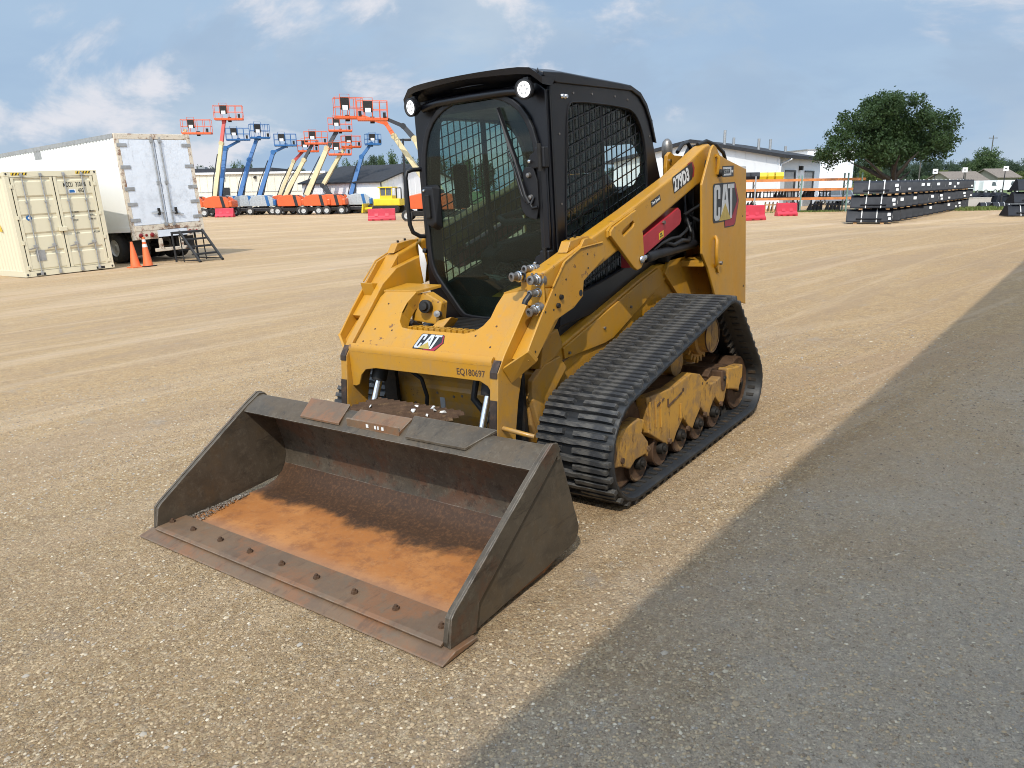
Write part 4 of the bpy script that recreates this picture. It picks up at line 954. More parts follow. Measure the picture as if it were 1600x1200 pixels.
MB().cyl((-.44, -.70, 1.27), (-.46, -.705, 1.275), .014).build('bracket_knob', M['dark'], cab)
# inside: floor, seat, consoles, levers, rear bulkhead
MB().box((-.42, -.62, .84), (.42, .5, .87)).build('cab_floor', M['blackmat'], cab)
seat = empty('operator_seat', Matrix.Identity(4), None, None); seat.parent = cab
MB().box((-.23, -.12, 1.0), (.23, .36, 1.13)).build('seat_cushion', M['blackmat'], seat, bevel=.04, seg=3)
MB().hull([(x, y, z) for x in (-.21, .21) for y, z in ((.26, 1.1), (.38, 1.1), (.36, 1.55), (.46, 1.55))]+[(x, y, z) for x in (-.15, .15) for y, z in ((.38, 1.66), (.46, 1.64))]).build('seat_back', M['blackmat'], seat, bevel=.03, seg=3)
MB().box((-.14, .36, 1.66), (.14, .44, 1.84)).build('head_rest', M['blackmat'], seat, bevel=.03, seg=3)
MB().box((-.2, -.08, .87), (.2, .32, 1.0)).build('seat_base', M['dark'], seat, bevel=.01)
for s in (-1, 1):
    MB().hull([(s*x, y, z) for x in (.27, .40) for y, z in ((-.25, 1.1), (.35, 1.12), (.35, 1.3), (-.15, 1.26), (-.27, 1.2))]).build('side_console', M['blackmat'], cab, bevel=.02)
    MB().tube([(s*.33, -.18, 1.22), (s*.33, -.20, 1.33), (s*.335, -.22, 1.40), (s*.33, -.22, 1.45)], [.016, .012, .022, .020], 10).build('control_lever', M['dark'], cab, smooth=50)
MB().tube([(-.27, .1, 1.45), (-.27, -.20, 1.42), (-.15, -.30, 1.40), (.15, -.30, 1.40), (.27, -.20, 1.42), (.27, .1, 1.45)], .02, 10).build('lap_bar', M['blackmat'], cab, smooth=50)
MB().hull([(x, y, z) for x in (-.36, -.28) for y, z in ((-.50, 1.50), (-.46, 1.50), (-.50, 1.75), (-.46, 1.75))]).build('display_panel', M['blackmat'], cab, bevel=.01)
plate('rear_frame', [[(-.44, .86), (.44, .86), (.44, 1.95), (-.44, 1.95)], smooth_loop([(-.36, 1.50), (.36, 1.50), (.36, 1.88), (-.36, 1.88)], 2)], .03, MY(.50), BM, cab)
MB().hull([(x, y, z) for x in (-.42, .42) for y, z in ((-.62, .87), (-.60, .87), (-.62, 1.0), (-.5, .87))]).build('foot_rest', M['dark'], cab)
MB().box((-.42, -.60, 2.02), (.42, .3, 2.06)).build('headliner', M['blackmat'], cab)
rs = random.Random(9); mb = MB()
for k in range(16):
    a = rs.uniform(0, 6.28); r0 = rs.uniform(.02, .13); pts = [(-.10+r0*math.cos(a+t*1.1)*1.2, -.42+.05*t, 1.05+r0*.5*math.sin(a+t*1.1)+.06) for t in range(6)]; mb.tube(pts, .007, 6)
mb.build('floor_cables', M['hose'], cab, smooth=50)
# ------------------------------------------------------------------ ground
def build_ground():
    ths = []; 
    # ring radii around the camera foot
    rr = [0.0]; r = .6
    while r < 900: rr.append(r); r *= 1.055
    NA = 360; vs = [(CP[0], CP[1], 0)]; fs = []
    for i, r in enumerate(rr[1:]):
        for k in range(NA):
            a = 2*PI*k/NA; x = CP[0]+r*math.cos(a); y = CP[1]+r*math.sin(a); vs.append((x, y, terrain(x, y)))
    for k in range(NA): fs.append((0, 1+k, 1+(k+1) % NA))
    for i in range(len(rr)-2):
        for k in range(NA):
            l = (k+1) % NA; fs.append((1+i*NA+k, 1+(i+1)*NA+k, 1+(i+1)*NA+l, 1+i*NA+l))
    me = bpy.data.meshes.new('gravel_ground'); me.from_pydata(vs, [], fs); me.update()
    me.polygons.foreach_set('use_smooth', [True]*len(me.polygons)); return me
def gravel_mat():
    t = MT('gravel', (.42, .31, .185), .9)
    co = 'Object'
    v1 = t.vor(78, co); v2 = t.vor(150, co); v3 = t.vor(38, co)
    def tone(v, cols):
        sepn = t.n.new('ShaderNodeSeparateColor'); t.l.new(v.outputs[1], sepn.inputs[0])
        cr = t.n.new('ShaderNodeValToRGB'); t.l.new(sepn.outputs[0], cr.inputs[0]); e = cr.color_ramp.elements
        e[0].position = 0; e[0].color = (*cols[0], 1); e[1].position = 1; e[1].color = (*cols[-1], 1)
        for k, c in enumerate(cols[1:-1]): x = e.new((k+1)/(len(cols)-1)); x.color = (*c, 1)
        return cr.outputs[0]
    near = [(0.162, 0.105, 0.053), (0.276, 0.176, 0.089), (0.362, 0.233, 0.110), (0.342, 0.246, 0.131), (0.400, 0.261, 0.127), (0.314, 0.236, 0.152), (0.476, 0.330, 0.169), (0.742, 0.584, 0.366)]
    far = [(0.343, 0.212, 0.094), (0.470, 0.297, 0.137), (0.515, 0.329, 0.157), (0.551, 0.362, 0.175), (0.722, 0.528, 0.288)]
    t.mix(.85, tone(v2, near)); t.mix(t.ramp(t.noise(30, 3, .6), .46, .54, 0, .8), tone(v1, near)); t.mix(t.ramp(t.noise(13, 3, .6, loc=(4, 2, 0)), .60, .66, 0, .55), tone(v3, near))
    # packed, dustier and paler yard further out
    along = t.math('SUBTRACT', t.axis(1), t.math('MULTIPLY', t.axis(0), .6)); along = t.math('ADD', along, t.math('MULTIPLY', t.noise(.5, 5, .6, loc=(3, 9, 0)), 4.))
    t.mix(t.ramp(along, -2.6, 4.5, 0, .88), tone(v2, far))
    t.mix(t.ramp(t.noise(1.3, 7, .7, sc=(1, .6, 1)), .50, .64, 0, .22), (.60, .44, .27)); t.mix(t.ramp(t.noise(.42, 7, .68, loc=(11, 3, 0)), .50, .62, 0, .40), (.42, .285, .165))
    # crunch at hand size: pockets of darker coarse stone between packed fines
    t.mix(t.ramp(t.noise(17, 5, .75, loc=(2, 2, 9)), .50, .62, 0, .42), (.27, .19, .115)); t.mix(t.ramp(t.noise(23, 5, .75, loc=(7, 4, 1)), .52, .64, 0, .38), (.66, .54, .38))
    t.mix(t.ramp(t.noise(4.6, 7, .75, loc=(1, 6, 2)), .52, .62, 0, .30), (.30, .21, .13))
    # wheel lanes, fading out in the loose gravel near the warehouse
    lmask = t.ramp(along, -2.5, 3.5, .08, 1.)
    def lane(deg, sx, sy, seed, lo, hi, amt, col, inv=False):
        r = t.n.new('ShaderNodeMapping'); r.inputs['Rotation'].default_value = (0, 0, R_(-deg)); r.inputs['Location'].default_value = (seed, seed*.7, 0)
        t.l.new(t.tc.outputs[co], r.inputs[0]); r2 = t.n.new('ShaderNodeMapping'); r2.inputs['Scale'].default_value = (sx, sy, 1); t.l.new(r.outputs[0], r2.inputs[0])
        n_ = t.n.new('ShaderNodeTexNoise'); t.l.new(r2.outputs[0], n_.inputs[0]); n_.inputs['Scale'].default_value = 1.; n_.inputs['Detail'].default_value = 9; n_.inputs['Roughness'].default_value = .66; n_.inputs['Distortion'].default_value = .35
        f = t.math('MULTIPLY', t.ramp(n_.outputs[0], lo, hi, 0, amt), lmask); t.mix(f, col); return n_.outputs[0]
    l1 = lane(84, .05, .55, 2, .52, .60, .38, (.66, .49, .32)); lane(84, .06, .9, 5, .48, .40, .40, (.40, .275, .165))
    l2 = lane(60, .045, .35, 9, .53, .62, .30, (.66, .49, .32)); lane(58, .05, .5, 14, .46, .39, .45, (.46, .305, .18))
    lane(76, .12, 3.2, 21, .54, .62, .35, (.64, .47, .31)); lane(70, .10, 2.4, 27, .46, .38, .30, (.38, .26, .155))
    # greyer crushed stone, its colour brightened to lighten the warehouse shade; also scattered pockets
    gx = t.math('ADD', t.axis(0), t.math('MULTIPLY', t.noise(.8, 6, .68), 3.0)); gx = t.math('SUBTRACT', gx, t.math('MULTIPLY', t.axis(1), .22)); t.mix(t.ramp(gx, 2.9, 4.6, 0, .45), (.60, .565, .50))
    t.mix(t.ramp(t.noise(1.9, 7, .7, loc=(6, 1, 3)), .60, .70, 0, .35), (.34, .325, .30))
    t.rough(t.noise(20, 3, .5), .82, .97)
    t.bump(t.math('MULTIPLY', v2.outputs[0], -1.), .8, .008); t.bump(t.math('MULTIPLY', v1.outputs[0], -1.), .6, .012); t.bump(t.noise(9, 9, .78), .9, .03); t.bump(l1, .5, .10); t.bump(l2, .4, .10)
    return t.m
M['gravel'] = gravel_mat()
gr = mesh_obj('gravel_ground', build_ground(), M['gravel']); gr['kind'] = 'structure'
# loose stones standing proud of the packed surface (one countless mass)
def pebble_field():
    rng = np.random.default_rng(4); N = 110000
    u = rng.random(N); r = .7+7.6*u**.75; a0 = math.atan2(FH.y, FH.x); a = a0+(rng.random(N)-.5)*R_(92)
    x = CP[0]+r*np.cos(a); y = CP[1]+r*np.sin(a)
    dens = .5+.5*np.sin(x*2.1+1.3*np.sin(y*1.7))*np.sin(y*1.3+x)
    keep = rng.random(N) < (.35+.65*dens)*np.clip((11.7-r)/5., 0, 1)
    inb = (x > -1.05) & (x < 1.05) & (y > -2.4) & (y < -1.38)
    intr = (np.abs(np.abs(x)-.765) < .24) & (y > -1.12) & (y < 1.05)
    keep &= ~inb & ~intr
    x = x[keep]; y = y[keep]; r = r[keep]; n = len(x)
    s = (.0022+.0042*rng.random(n)**2.2)*(1+.05*r)
    big = rng.random(n) < .006; s[big] *= 1.9
    base = np.array([(1, 0, 0), (.3, .95, .1), (-.8, .6, 0), (-.8, -.6, .05), (.3, -.95, 0), (.1, .1, .75), (-.2, -.1, -.5)])
    tri = np.array([(0, 1, 5), (1, 2, 5), (2, 3, 5), (3, 4, 5), (4, 0, 5)])
    V = np.repeat(base[None], n, 0)*(1+.35*(rng.random((n, 7, 3))-.5))
    V[:, :, 0] *= 1.25; ang = rng.random(n)*6.283; c, q = np.cos(ang), np.sin(ang)
    X = V[:, :, 0]*c[:, None]-V[:, :, 1]*q[:, None]; Y = V[:, :, 0]*q[:, None]+V[:, :, 1]*c[:, None]
    V = np.stack([X*s[:, None]+x[:, None], Y*s[:, None]+y[:, None], V[:, :, 2]*s[:, None]*1.0+.0006], 2)[:, :6]
    F = (tri[None]+6*np.arange(n)[:, None, None]).reshape(-1, 3)
    me = bpy.data.meshes.new('loose_gravel'); me.vertices.add(n*6); me.vertices.foreach_set('co', V.reshape(-1)); me.loops.add(len(F)*3); me.loops.foreach_set('vertex_index', F.reshape(-1).astype(np.int32))
    me.polygons.add(len(F)); me.polygons.foreach_set('loop_start', np.arange(len(F), dtype=np.int32)*3); me.update(); me.validate()
    at_ = me.attributes.new('shade', 'FLOAT', 'FACE'); sh = np.repeat(rng.random(n), 5); at_.data.foreach_set('value', sh.astype(np.float32)); return me
def pebble_mat():
    t = MT('loose_stone', (.3, .25, .2), .85)
    a = t.n.new('ShaderNodeAttribute'); a.attribute_name = 'shade'; cr = t.n.new('ShaderNodeValToRGB'); t.l.new(a.outputs['Fac'], cr.inputs[0]); e = cr.color_ramp.elements
    e[0].color = (.18, .14, .10, 1); e[1].color = (.62, .54, .41, 1)
    for p, c in ((.2, (.34, .25, .155)), (.5, (.43, .325, .20)), (.72, (.46, .35, .215)), (.82, (.34, .31, .27)), (.94, (.50, .41, .28))): x = e.new(p); x.color = (*c, 1)
    t.l.new(cr.outputs[0], t.b.inputs['Base Color']); return t.m
pb = mesh_obj('loose_gravel', pebble_field(), pebble_mat()); tag(pb, 'loose pale and brown gravel stones scattered over the packed yard', 'gravel', kind='stuff')

# ------------------------------------------------------------------ the warehouse that shades the right of the yard
M['siding'] = simple('pale_metal_siding', (.80, .79, .76), .5, 0, .06, 3)
M['darkroof'] = simple('dark_roof_metal', (.022, .023, .027), .75, 0, .2, 3)
wh = empty('warehouse', Matrix.Identity(4), 'long pale metal warehouse wall beside the yard that throws its shade over the grey gravel', 'building')
EH = 5.6; kx = SUN_DIR.x*EH/math.tan(SUN_EL); ky = SUN_DIR.y*EH/math.tan(SUN_EL)
dv_ = Vector((1.912-1.357, 10.345+2.716)).normalized()
def wpt(t, off=0.): return Vector((1.37+kx+dv_.x*t+dv_.y*off, -2.7+ky+dv_.y*t-dv_.x*off))
def wbox(name, t0, t1, o0, o1, z0, z1, mat):
    q = [wpt(t0, o0), wpt(t1, o0), wpt(t1, o1), wpt(t0, o1)]
    return MB().hull([(p.x, p.y, z) for p in q for z in (z0, z1)]).build(name, mat, wh)
wbox('wall', -14, 28, .25, 16, -1.2, EH-.25, M['siding'])
wbox('roof', -14.3, 28.3, 0, 16.3, EH-.25, EH, M['darkroof'])
mbr = MB()
for k in range(84):
    q = [wpt(-14+.5*k+d, o) for d, o in ((0, .25), (.08, .25), (.06, .22), (.02, .22))]; mbr.hull([(p.x, p.y, z) for p in q for z in (0, EH-.26)])
g = mbr.build('siding_rib', M['siding'], wh); g['kind'] = 'stuff'
for t0 in (2, 12): wbox('dock_door', t0, t0+3, .20, .26, 0, 3.2, M['white'])
# ------------------------------------------------------------------ background materials
def wallmat(name, base, rib=0.0, dirt=(.3, .25, .18), amt=.25):
    t = MT(name, base, .5); t.mix(t.ramp(t.noise(.5, 6, .6, sc=(1, 1, .3)), .45, .75, 0, amt), dirt); return t.m
M['cream'] = wallmat('cream_container_paint', (.66, .60, .43), amt=.10)
M['contdark'] = simple('door_gasket_black', (.02, .02, .02), .7, 0, .1, 4)
M['galv'] = simple('galvanised_steel', (.42, .42, .41), .45, .5, .25, 8)
def trailer_door():
    t = MT('dented_aluminium_door', (.74, .78, .83), .42, .1)
    t.mix(t.ramp(t.noise(1.3, 8, .68), .50, .66, 0, .45), (.50, .53, .57)); t.mix(t.ramp(t.noise(5, 8, .7, sc=(1.5, 1, .35), loc=(2, 0, 3)), .57, .68, 0, .5), (.36, .36, .37))
    t.bump(t.noise(1.8, 4, .6), .5, .05); return t.m
M['tdoor'] = trailer_door()
def rustyframe():
    t = MT('rusty_cream_trailer_frame', (.66, .58, .46), .6); t.mix(t.ramp(t.noise(3.5, 8, .7), .50, .62, 0, .9), (.20, .085, .04)); t.mix(t.ramp(t.noise(9, 6, .7), .56, .68, 0, .6), (.10, .05, .03)); return t.m
M['rframe'] = rustyframe()
M['twhite'] = wallmat('white_trailer_skin', (.82, .82, .80), amt=.10)
M['tail'] = simple('tail_lamp_red', (.22, .01, .01), .3)
M['tyre'] = simple('tyre_rubber', (.028, .028, .028), .8, 0, .2, 5, dirt=((.16, .14, .11), .5))
M['rimw'] = simple('pale_wheel_rim', (.55, .55, .53), .5)
M['cone'] = simple('orange_cone_plastic', (.78, .16, .045), .55, 0, .2, 3)
M['conew'] = simple('reflective_collar', (.72, .72, .70), .4)
M['lorange'] = simple('orange_lift_paint', (.68, .115, .026), .42, 0, .12, 2)
M['lcream'] = simple('cream_boom_paint', (.58, .49, .27), .45, 0, .15, 2)
M['lblue'] = simple('blue_lift_paint', (.022, .125, .33), .42, 0, .15, 2)
M['lred'] = simple('red_boom_paint', (.50, .045, .03), .4, 0, .1, 2)
M['lblack'] = simple('black_jib_paint', (.02, .02, .022), .4)
M['lgrey'] = simple('grey_lift_cowl', (.42, .45, .46), .5)
M['barred'] = simple('red_plastic_barrier', (.55, .035, .06), .45, 0, .15, 1.5)
M['dozer'] = simple('bright_yellow_machine', (.75, .55, .02), .4, 0, .1, 2)
M['fence'] = simple('rack_green', (.16, .27, .22), .5)
M['beam'] = simple('orange_rack_beam', (.62, .22, .06), .5, 0, .3, 2)
M['bblack'] = simple('new_black_bucket_paint', (.005, .007, .013), .6, 0, .3, 2, coat=0, dirt=((.06, .055, .05), .3))
M['wood'] = simple('pine_block', (.50, .30, .14), .8)
M['strap'] = simple('white_strap', (.75, .75, .73), .5)
M['housewall'] = simple('tan_house_siding', (.36, .31, .24), .8, 0, .1, 2)
M['houseroof'] = simple('brown_shingle_roof', (.20, .165, .135), .9, 0, .25, 3)
M['wingrey'] = simple('grey_window', (.10, .12, .13), .2)
M['concrete'] = simple('concrete', (.42, .40, .36), .9, 0, .15, 1)
M['pole'] = simple('weathered_pole', (.10, .09, .075), .8)
M['suv'] = simple('silver_car_paint', (.30, .31, .33), .3, .4, .1, 2)

GM = {}
# ------------------------------------------------------------------ shipping container
cx_ = Vector((math.cos(1.500), math.sin(1.500), 0)); cy_ = Vector((-cx_.y, cx_.x, 0))
MC = basis((-21.35, 4.92, 0.02), cx_, cy_, (0, 0, 1))
ct = empty('shipping_container', MC, 'cream high cube shipping container with closed double doors beside the white trailer', 'container')
CW, CHh, CLn = 2.438, 2.896, 12.19
def cb(name, a, b, mat, parent=ct, bevel=None): return MB().box(a, b).build(name, mat, parent, bevel=bevel)
for x0, x1 in ((0, .12), (CW-.12, CW)):
    cb('corner_post', (x0, 0, 0), (x1, .16, CHh), M['cream'], bevel=.01); cb('corner_post', (x0, CLn-.16, 0), (x1, CLn, CHh), M['cream'])
    for z0, z1 in ((0, .12), (CHh-.118, CHh)):
        e = MB().box((x0-.004 if x0 == 0 else x0+.0, -.006, z0-.001), (x1 if x0 == 0 else x1+.004, .18, z1+.003)).build('corner_casting', M['cream'], ct, bevel=.006)
        MB().hull([(x0+.06+.028*math.cos(a*PI/4), -.0085, (z0+z1)/2+.035*math.sin(a*PI/4)) for a in range(8)]+[(x0+.06+.028*math.cos(a*PI/4), -.006, (z0+z1)/2+.035*math.sin(a*PI/4)) for a in range(8)]).build('casting_hole', M['contdark'], ct)
cb('header', (.121, 0, CHh-.15), (CW-.121, .10, CHh), M['cream']); cb('sill', (.121, 0, 0), (CW-.121, .12, .15), M['cream'])
for x0 in (.28, CW-.28-.34): cb('fork_pocket', (x0 if x0 < 1 else x0+.1, -.003, .015), ((x0+.24) if x0 < 1 else x0+.34, .0, .085), M['contdark'])
cb('roof', (.05, .10, CHh-.06), (CW-.05, CLn-.1, CHh-.02), M['cream'])
# corrugated side walls
def corr(x, sgn):
    pts = []; n = 42; w = (CLn-.36)/n
    for i in range(n):
        y = .18+i*w
        pts += [(y, x), (y+w*.28, x), (y+w*.5, x+sgn*.036), (y+w*.78, x+sgn*.036)]
    pts.append((.18+n*w, x)); vs = [(p[1], p[0], z) for z in (.15, CHh-.10) for p in pts]; m_ = len(pts)
    return MB().verts_faces(vs, [(i, i+1, m_+i+1, m_+i) for i in range(m_-1)])
for x, sg in ((.02, 1), (CW-.02, -1)):
    o = corr(x, sg).build('side_wall', M['cream'], ct); o.modifiers.new('thickness', 'SOLIDIFY').thickness = .003
    cb('side_rail', (x-.02 if sg > 0 else x-.04, .18, 0), (x+.04 if sg > 0 else x+.02, CLn-.18, .16), M['cream']); cb('side_rail', (x-.02 if sg > 0 else x-.04, .18, CHh-.10), (x+.04 if sg > 0 else x+.02, CLn-.18, CHh-.01), M['cream'])
cb('rear_wall', (.12, CLn-.06, .1), (CW-.12, CLn-.02, CHh-.1), M['cream'])
# hazard stripes on the header
for x0 in (.18, CW-.18-.40):
    cb('stripe_panel', (x0, -.004, CHh-.10), (x0+.40, -.001, CHh-.03), M['yeldec'])
    for i in range(5):
        xx = x0+.02+i*.08; MB().hull([(xx+d, y, z) for y in (-.006, -.0045) for d, z in ((0, CHh-.098), (.035, CHh-.098), (.07, CHh-.032), (.035, CHh-.032))]).build('hazard_stripe', M['contdark'], ct)
# doors
DZ0, DZ1 = .16, CHh-.16
cb('door_gasket', (.125, .046, DZ0-.005), (CW-.125, .06, DZ1+.005), M['contdark'])
for k, (x0, x1) in enumerate(((.145, CW/2-.015), (CW/2+.015, CW-.145))):
    d = empty('door', Matrix.Identity(4), None, None); d.parent = ct
    zz = [DZ0+.02]; ph = (DZ1-DZ0-.04)/5
    # pressed door panel: raised fields with stepped grooves
    vs = []; prof = []
    z = DZ0+.02
    for i in range(5):
        prof += [(z, .028), (z+.035, .012), (z+ph-.105, .012), (z+ph-.07, .036), (z+ph-.001, .036)]; z += ph
    prof = [(DZ0, .008), (DZ0+.02, .008)]+prof+[(DZ1-.02, .008), (DZ1, .008)]
    fx0, fx1 = x0+.07, x1-.07
    vs = [(x, p[1], p[0]) for x in (fx0, fx1) for p in prof]; m_ = len(prof)
    MB().verts_faces(vs, [(i, i+1, m_+i+1, m_+i) for i in range(m_-1)]).build('door_panel', M['cream'], d)
    MB().box((x0, .004, DZ0), (x0+.072, .034, DZ1)).build('door_frame', M['cream'], d, bevel=.004); MB().box((x1-.072, .004, DZ0), (x1, .034, DZ1)).build('door_frame', M['cream'], d, bevel=.004)
    for fx in (.26, .72):
        xb = x0+(x1-x0)*fx
        MB().cyl((xb, -.03, .06), (xb, -.03, CHh-.06), .017, None, 10).build('lock_rod', M['galv'], d, smooth=40)
        for z in (.07, CHh-.10): MB().box((xb-.035, -.055, z-.05), (xb+.035, -.004, z+.05)).build('rod_cam', M['galv'], d, bevel=.008)
        for z in (.62, 1.55, 2.05): MB().box((xb-.03, -.05, z-.018), (xb+.03, .0, z+.018)).build('rod_bracket', M['galv'], d)
        MB().hull([(xb-.20, -.045, .78), (xb-.20, -.03, .78), (xb+.05, -.05, .83), (xb+.05, -.03, .83), (xb-.20, -.04, .745), (xb+.05, -.04, .79)]).build('lock_handle', M['galv'], d)
        MB().box((xb-.07, -.05, .80), (xb+.03, -.02, .88)).build('handle_hub', M['galv'], d, bevel=.006)
    for z in (.25, .95, 1.65, 2.5):
        xe = x0-.06 if k == 0 else x1-.005
        MB().box((xe, -.018, z-.055), (xe+.07, .0, z+.055)).build('door_hinge', M['cream'], d, bevel=.006)
cb('lock_box', (CW/2-.12, -.06, 1.20), (CW/2+.10, -.005, 1.33), M['cream'], bevel=.01)
cb('vent', (.38, -.002, .42), (.62, .010, .72), M['galv'])
BL = M['contdark']
def ctext(t, x, z, size, sx=.75): text_mesh('container_text', t, basis((x, .008, z), (1, 0, 0), (0, 0, 1), (0, -1, 0)), BL, ct, size, size*.02, sx, depth=.001)
ctext('MCCU', 1.46, 2.44, .18, .50); ctext('310186', 1.80, 2.44, .18, .52); ctext('0', 2.18, 2.44, .18, .5); ctext('45G1', 1.84, 2.27, .16, .55)
for i, (a, b) in enumerate((('MAX. GROSS', '32500 KG'), ('TARE', '3800 KG'), ('PAYLOAD', '28700 KG'))): ctext(a, 1.50, 1.70-i*.115, .055); ctext(b, 1.98, 1.70-i*.115, .065)
ctext('CU.CAP.', 1.52, 1.10, .05); ctext('76.4 CU.M', 1.98, 1.09, .07)
cb('id_plate', (1.57, .002, 2.25), (1.77, .006, 2.37), M['whitedec']); 
MB().hull([(1.59, -.001, 2.27), (1.75, -.001, 2.27), (1.73, -.001, 2.35), (1.60, -.001, 2.35), (1.59, .001, 2.27), (1.75, .001, 2.27), (1.73, .001, 2.35), (1.60, .001, 2.35)]).build('plate_print', M['lblue'], ct)
MB().cyl((.40, .011, 1.63), (.40, .005, 1.63), .075, None, 20).build('round_sticker', M['lblue'], ct); MB().cyl((.41, .0045, 1.63), (.41, .002, 1.63), .038, None, 12).build('round_sticker_mark', M['whitedec'], ct)
MB().prism([(1.2, 1.30), (1.42, 1.30), (1.31, 1.52)], .0, .012).build('warning_triangle', M['yeldec'], ct)

# ------------------------------------------------------------------ semi trailer behind the container
tx = Vector((math.cos(1.605), math.sin(1.605), 0)); ty = Vector((-tx.y, tx.x, 0))
MTR = basis((-21.86, 8.42, 0), tx, ty, (0, 0, 1))
tr = empty('box_trailer', MTR, 'weathered white box trailer with dented aluminium rear doors and rusty frame', 'trailer')
TW, TZ0, TZ1, TL = 2.58, 1.06, 4.03, 14.6
def tb(name, a, b, mat, parent=None, bevel=None): return MB().box(a, b).build(name, mat, parent or tr, bevel=bevel)
tb('box_body', (.0, .05, TZ0+.05), (TW, TL, TZ1-.05), M['twhite'], bevel=.02)
tb('roof_rail', (-.015, .05, TZ1-.13), (.03, TL, TZ1), M['galv']); tb('roof_rail', (TW-.03, .05, TZ1-.13), (TW+.015, TL, TZ1), M['galv'])
tb('bottom_rail', (-.015, .05, TZ0-.06), (.05, TL, TZ0+.10), M['twhite']); tb('bottom_rail', (TW-.05, .05, TZ0-.06), (TW+.015, TL, TZ0+.10), M['twhite'])
mb = MB()
for i in range(70): mb.cbox((-.017, .25+i*.205, TZ1-.15), (.006, .05, .03))
g = mb.build('rivet_strip', M['galv'], tr); g['kind'] = 'stuff'
tb('side_patch', (-.006, 4.9, TZ1-.42), (.0, 5.4, TZ1-.14), M['galv'])
tb('rear_post', (-.01, -.03, TZ0-.32), (.12, .05, TZ1), M['rframe'], bevel=.01); tb('rear_post', (TW-.12, -.03, TZ0-.32), (TW+.01, .05, TZ1), M['rframe'], bevel=.01)
tb('rear_header', (.12, -.03, TZ1-.17), (TW-.12, .05, TZ1), M['rframe'], bevel=.01); tb('rear_sill', (.12, -.04, TZ0-.05), (TW-.12, .05, TZ0+.12), M['rframe'], bevel=.01)
tb('light_panel', (.12, -.03, TZ0-.32), (.86, .0, TZ0-.05), M['rframe']); tb('light_panel', (TW-.66, -.03, TZ0-.32), (TW-.12, .0, TZ0-.05), M['rframe'])
tb('door_step', (.86, -.03, TZ0-.28), (TW-.66, -.005, TZ0-.06), M['tdoor'])
for x, r_ in ((.27, .075), (.46, .045), (.66, .075), (TW-.55, .075), (TW-.30, .055)): MB().lathe([(0, .03), (r_*.8, .025), (r_, .008), (r_, 0)], (x, -.03, TZ0-.19), (0, -1, 0), 18).build('tail_lamp', M['tail'], tr, smooth=50)
for k, (x0, x1) in enumerate(((.125, TW/2-.012), (TW/2+.012, TW-.125))):
    d = empty('door', Matrix.Identity(4), None, None); d.parent = tr
    MB().box((x0, -.028, TZ0+.13), (x1, .02, TZ1-.18)).build('door_panel', M['tdoor'], d, bevel=.01)
    for z in (TZ0+.30, TZ0+.80, TZ0+1.28, TZ0+1.95, TZ0+2.62):
        xa = x0-.10 if k == 0 else x1-.22
        MB().box((xa, -.05, z-.055), (xa+.32, -.029, z+.055)).build('door_hinge', M['galv'], d, bevel=.008)
    xb = x1-.10 if k == 0 else x0+.16
    MB().cyl((xb, -.065, TZ0+.05), (xb, -.065, TZ1-.10), .022, None, 10).build('lock_rod', M['galv'], d, smooth=40)
    for z in (TZ0+.12, TZ0+1.45, TZ1-.22): MB().box((xb-.05, -.09, z-.05), (xb+.05, -.03, z+.05)).build('rod_bracket', M['galv'], d)
    sx_ = -1 if k == 0 else 1
    MB().hull([(xb, -.09, TZ0+.50), (xb+sx_*.42, -.09, TZ0+.50-.12*k), (xb, -.06, TZ0+.55), (xb+sx_*.42, -.06, TZ0+.54-.12*k)]).build('lock_handle', M['galv'], d)
    MB().box((xb+sx_*.16-.03, -.1, TZ0+.42), (xb+sx_*.16+.03, -.03, TZ0+.64)).build('handle_catch', M['dark'], d)
tb('bumper_upright', (.86, -.03, TZ0-.70), (.98, .03, TZ0-.32), M['rframe']); tb('bumper_upright', (TW-.98, -.03, TZ0-.70), (TW-.86, .03, TZ0-.32), M['rframe'])
tb('bumper_bar', (.70, -.06, TZ0-.75), (TW-.70, .04, TZ0-.64), M['rframe'], bevel=.01)
tb('mud_flap', (.12, .5, .22), (.80, .53, TZ0-.34), M['contdark']); tb('mud_flap', (TW-.80, .5, .22), (TW-.12, .53, TZ0-.34), M['contdark'])
tb('underframe', (.5, .1, TZ0-.25), (TW-.5, TL-.3, TZ0-.02), M['contdark'])
def wheel_mesh(r, w, rim, seg=24):
    """wheel lying along x, centred"""
    a = MB().lathe([(r*.55, 0), (r*.85, -.01), (r*.97, .02), (r, w*.2), (r, w*.8), (r*.97, w-.02), (r*.85, w+.01), (r*.55, w)], (-w/2, 0, 0), (1, 0, 0), seg).mesh('tyre', 40)
    b = MB().lathe([(0, .03), (r*.2, .03), (r*.25, .06), (r*.5, .05), (r*.56, .0), (r*.56, w), (r*.5, w-.05), (r*.25, w-.06), (r*.2, w-.03), (0, w-.03)], (-w/2, 0, 0), (1, 0, 0), seg).mesh('rim', 40)
    a.materials.append(M['tyre']); b.materials.append(rim); return a, b
def put_wheel(parent, me, p, rot=0., name='wheel'):
    w = empty(name, Matrix.Identity(4), None, None); w.parent = parent; w.matrix_local = Matrix.Translation(p)@Matrix.Rotation(rot, 4, 'Z')
    for n_, m_ in zip(('tyre', 'rim'), me): mesh_obj(n_, m_, None, w)
wt = wheel_mesh(.50, .26, M['rimw'])
for y in (1.35, 2.65):
    for x in (.20, .50, TW-.50, TW-.20): put_wheel(tr, wt, (x, y, .50))
    MB().cyl((.1, y, .5), (TW-.1, y, .5), .07, None, 10).build('axle', M['contdark'], tr)
for x in (.35, TW-.45): tb('landing_leg', (x, 11.2, .03), (x+.1, 11.3, TZ0-.05), M['contdark']); tb('landing_foot', (x-.08, 11.1, 0), (x+.18, 11.4, .03), M['contdark'])
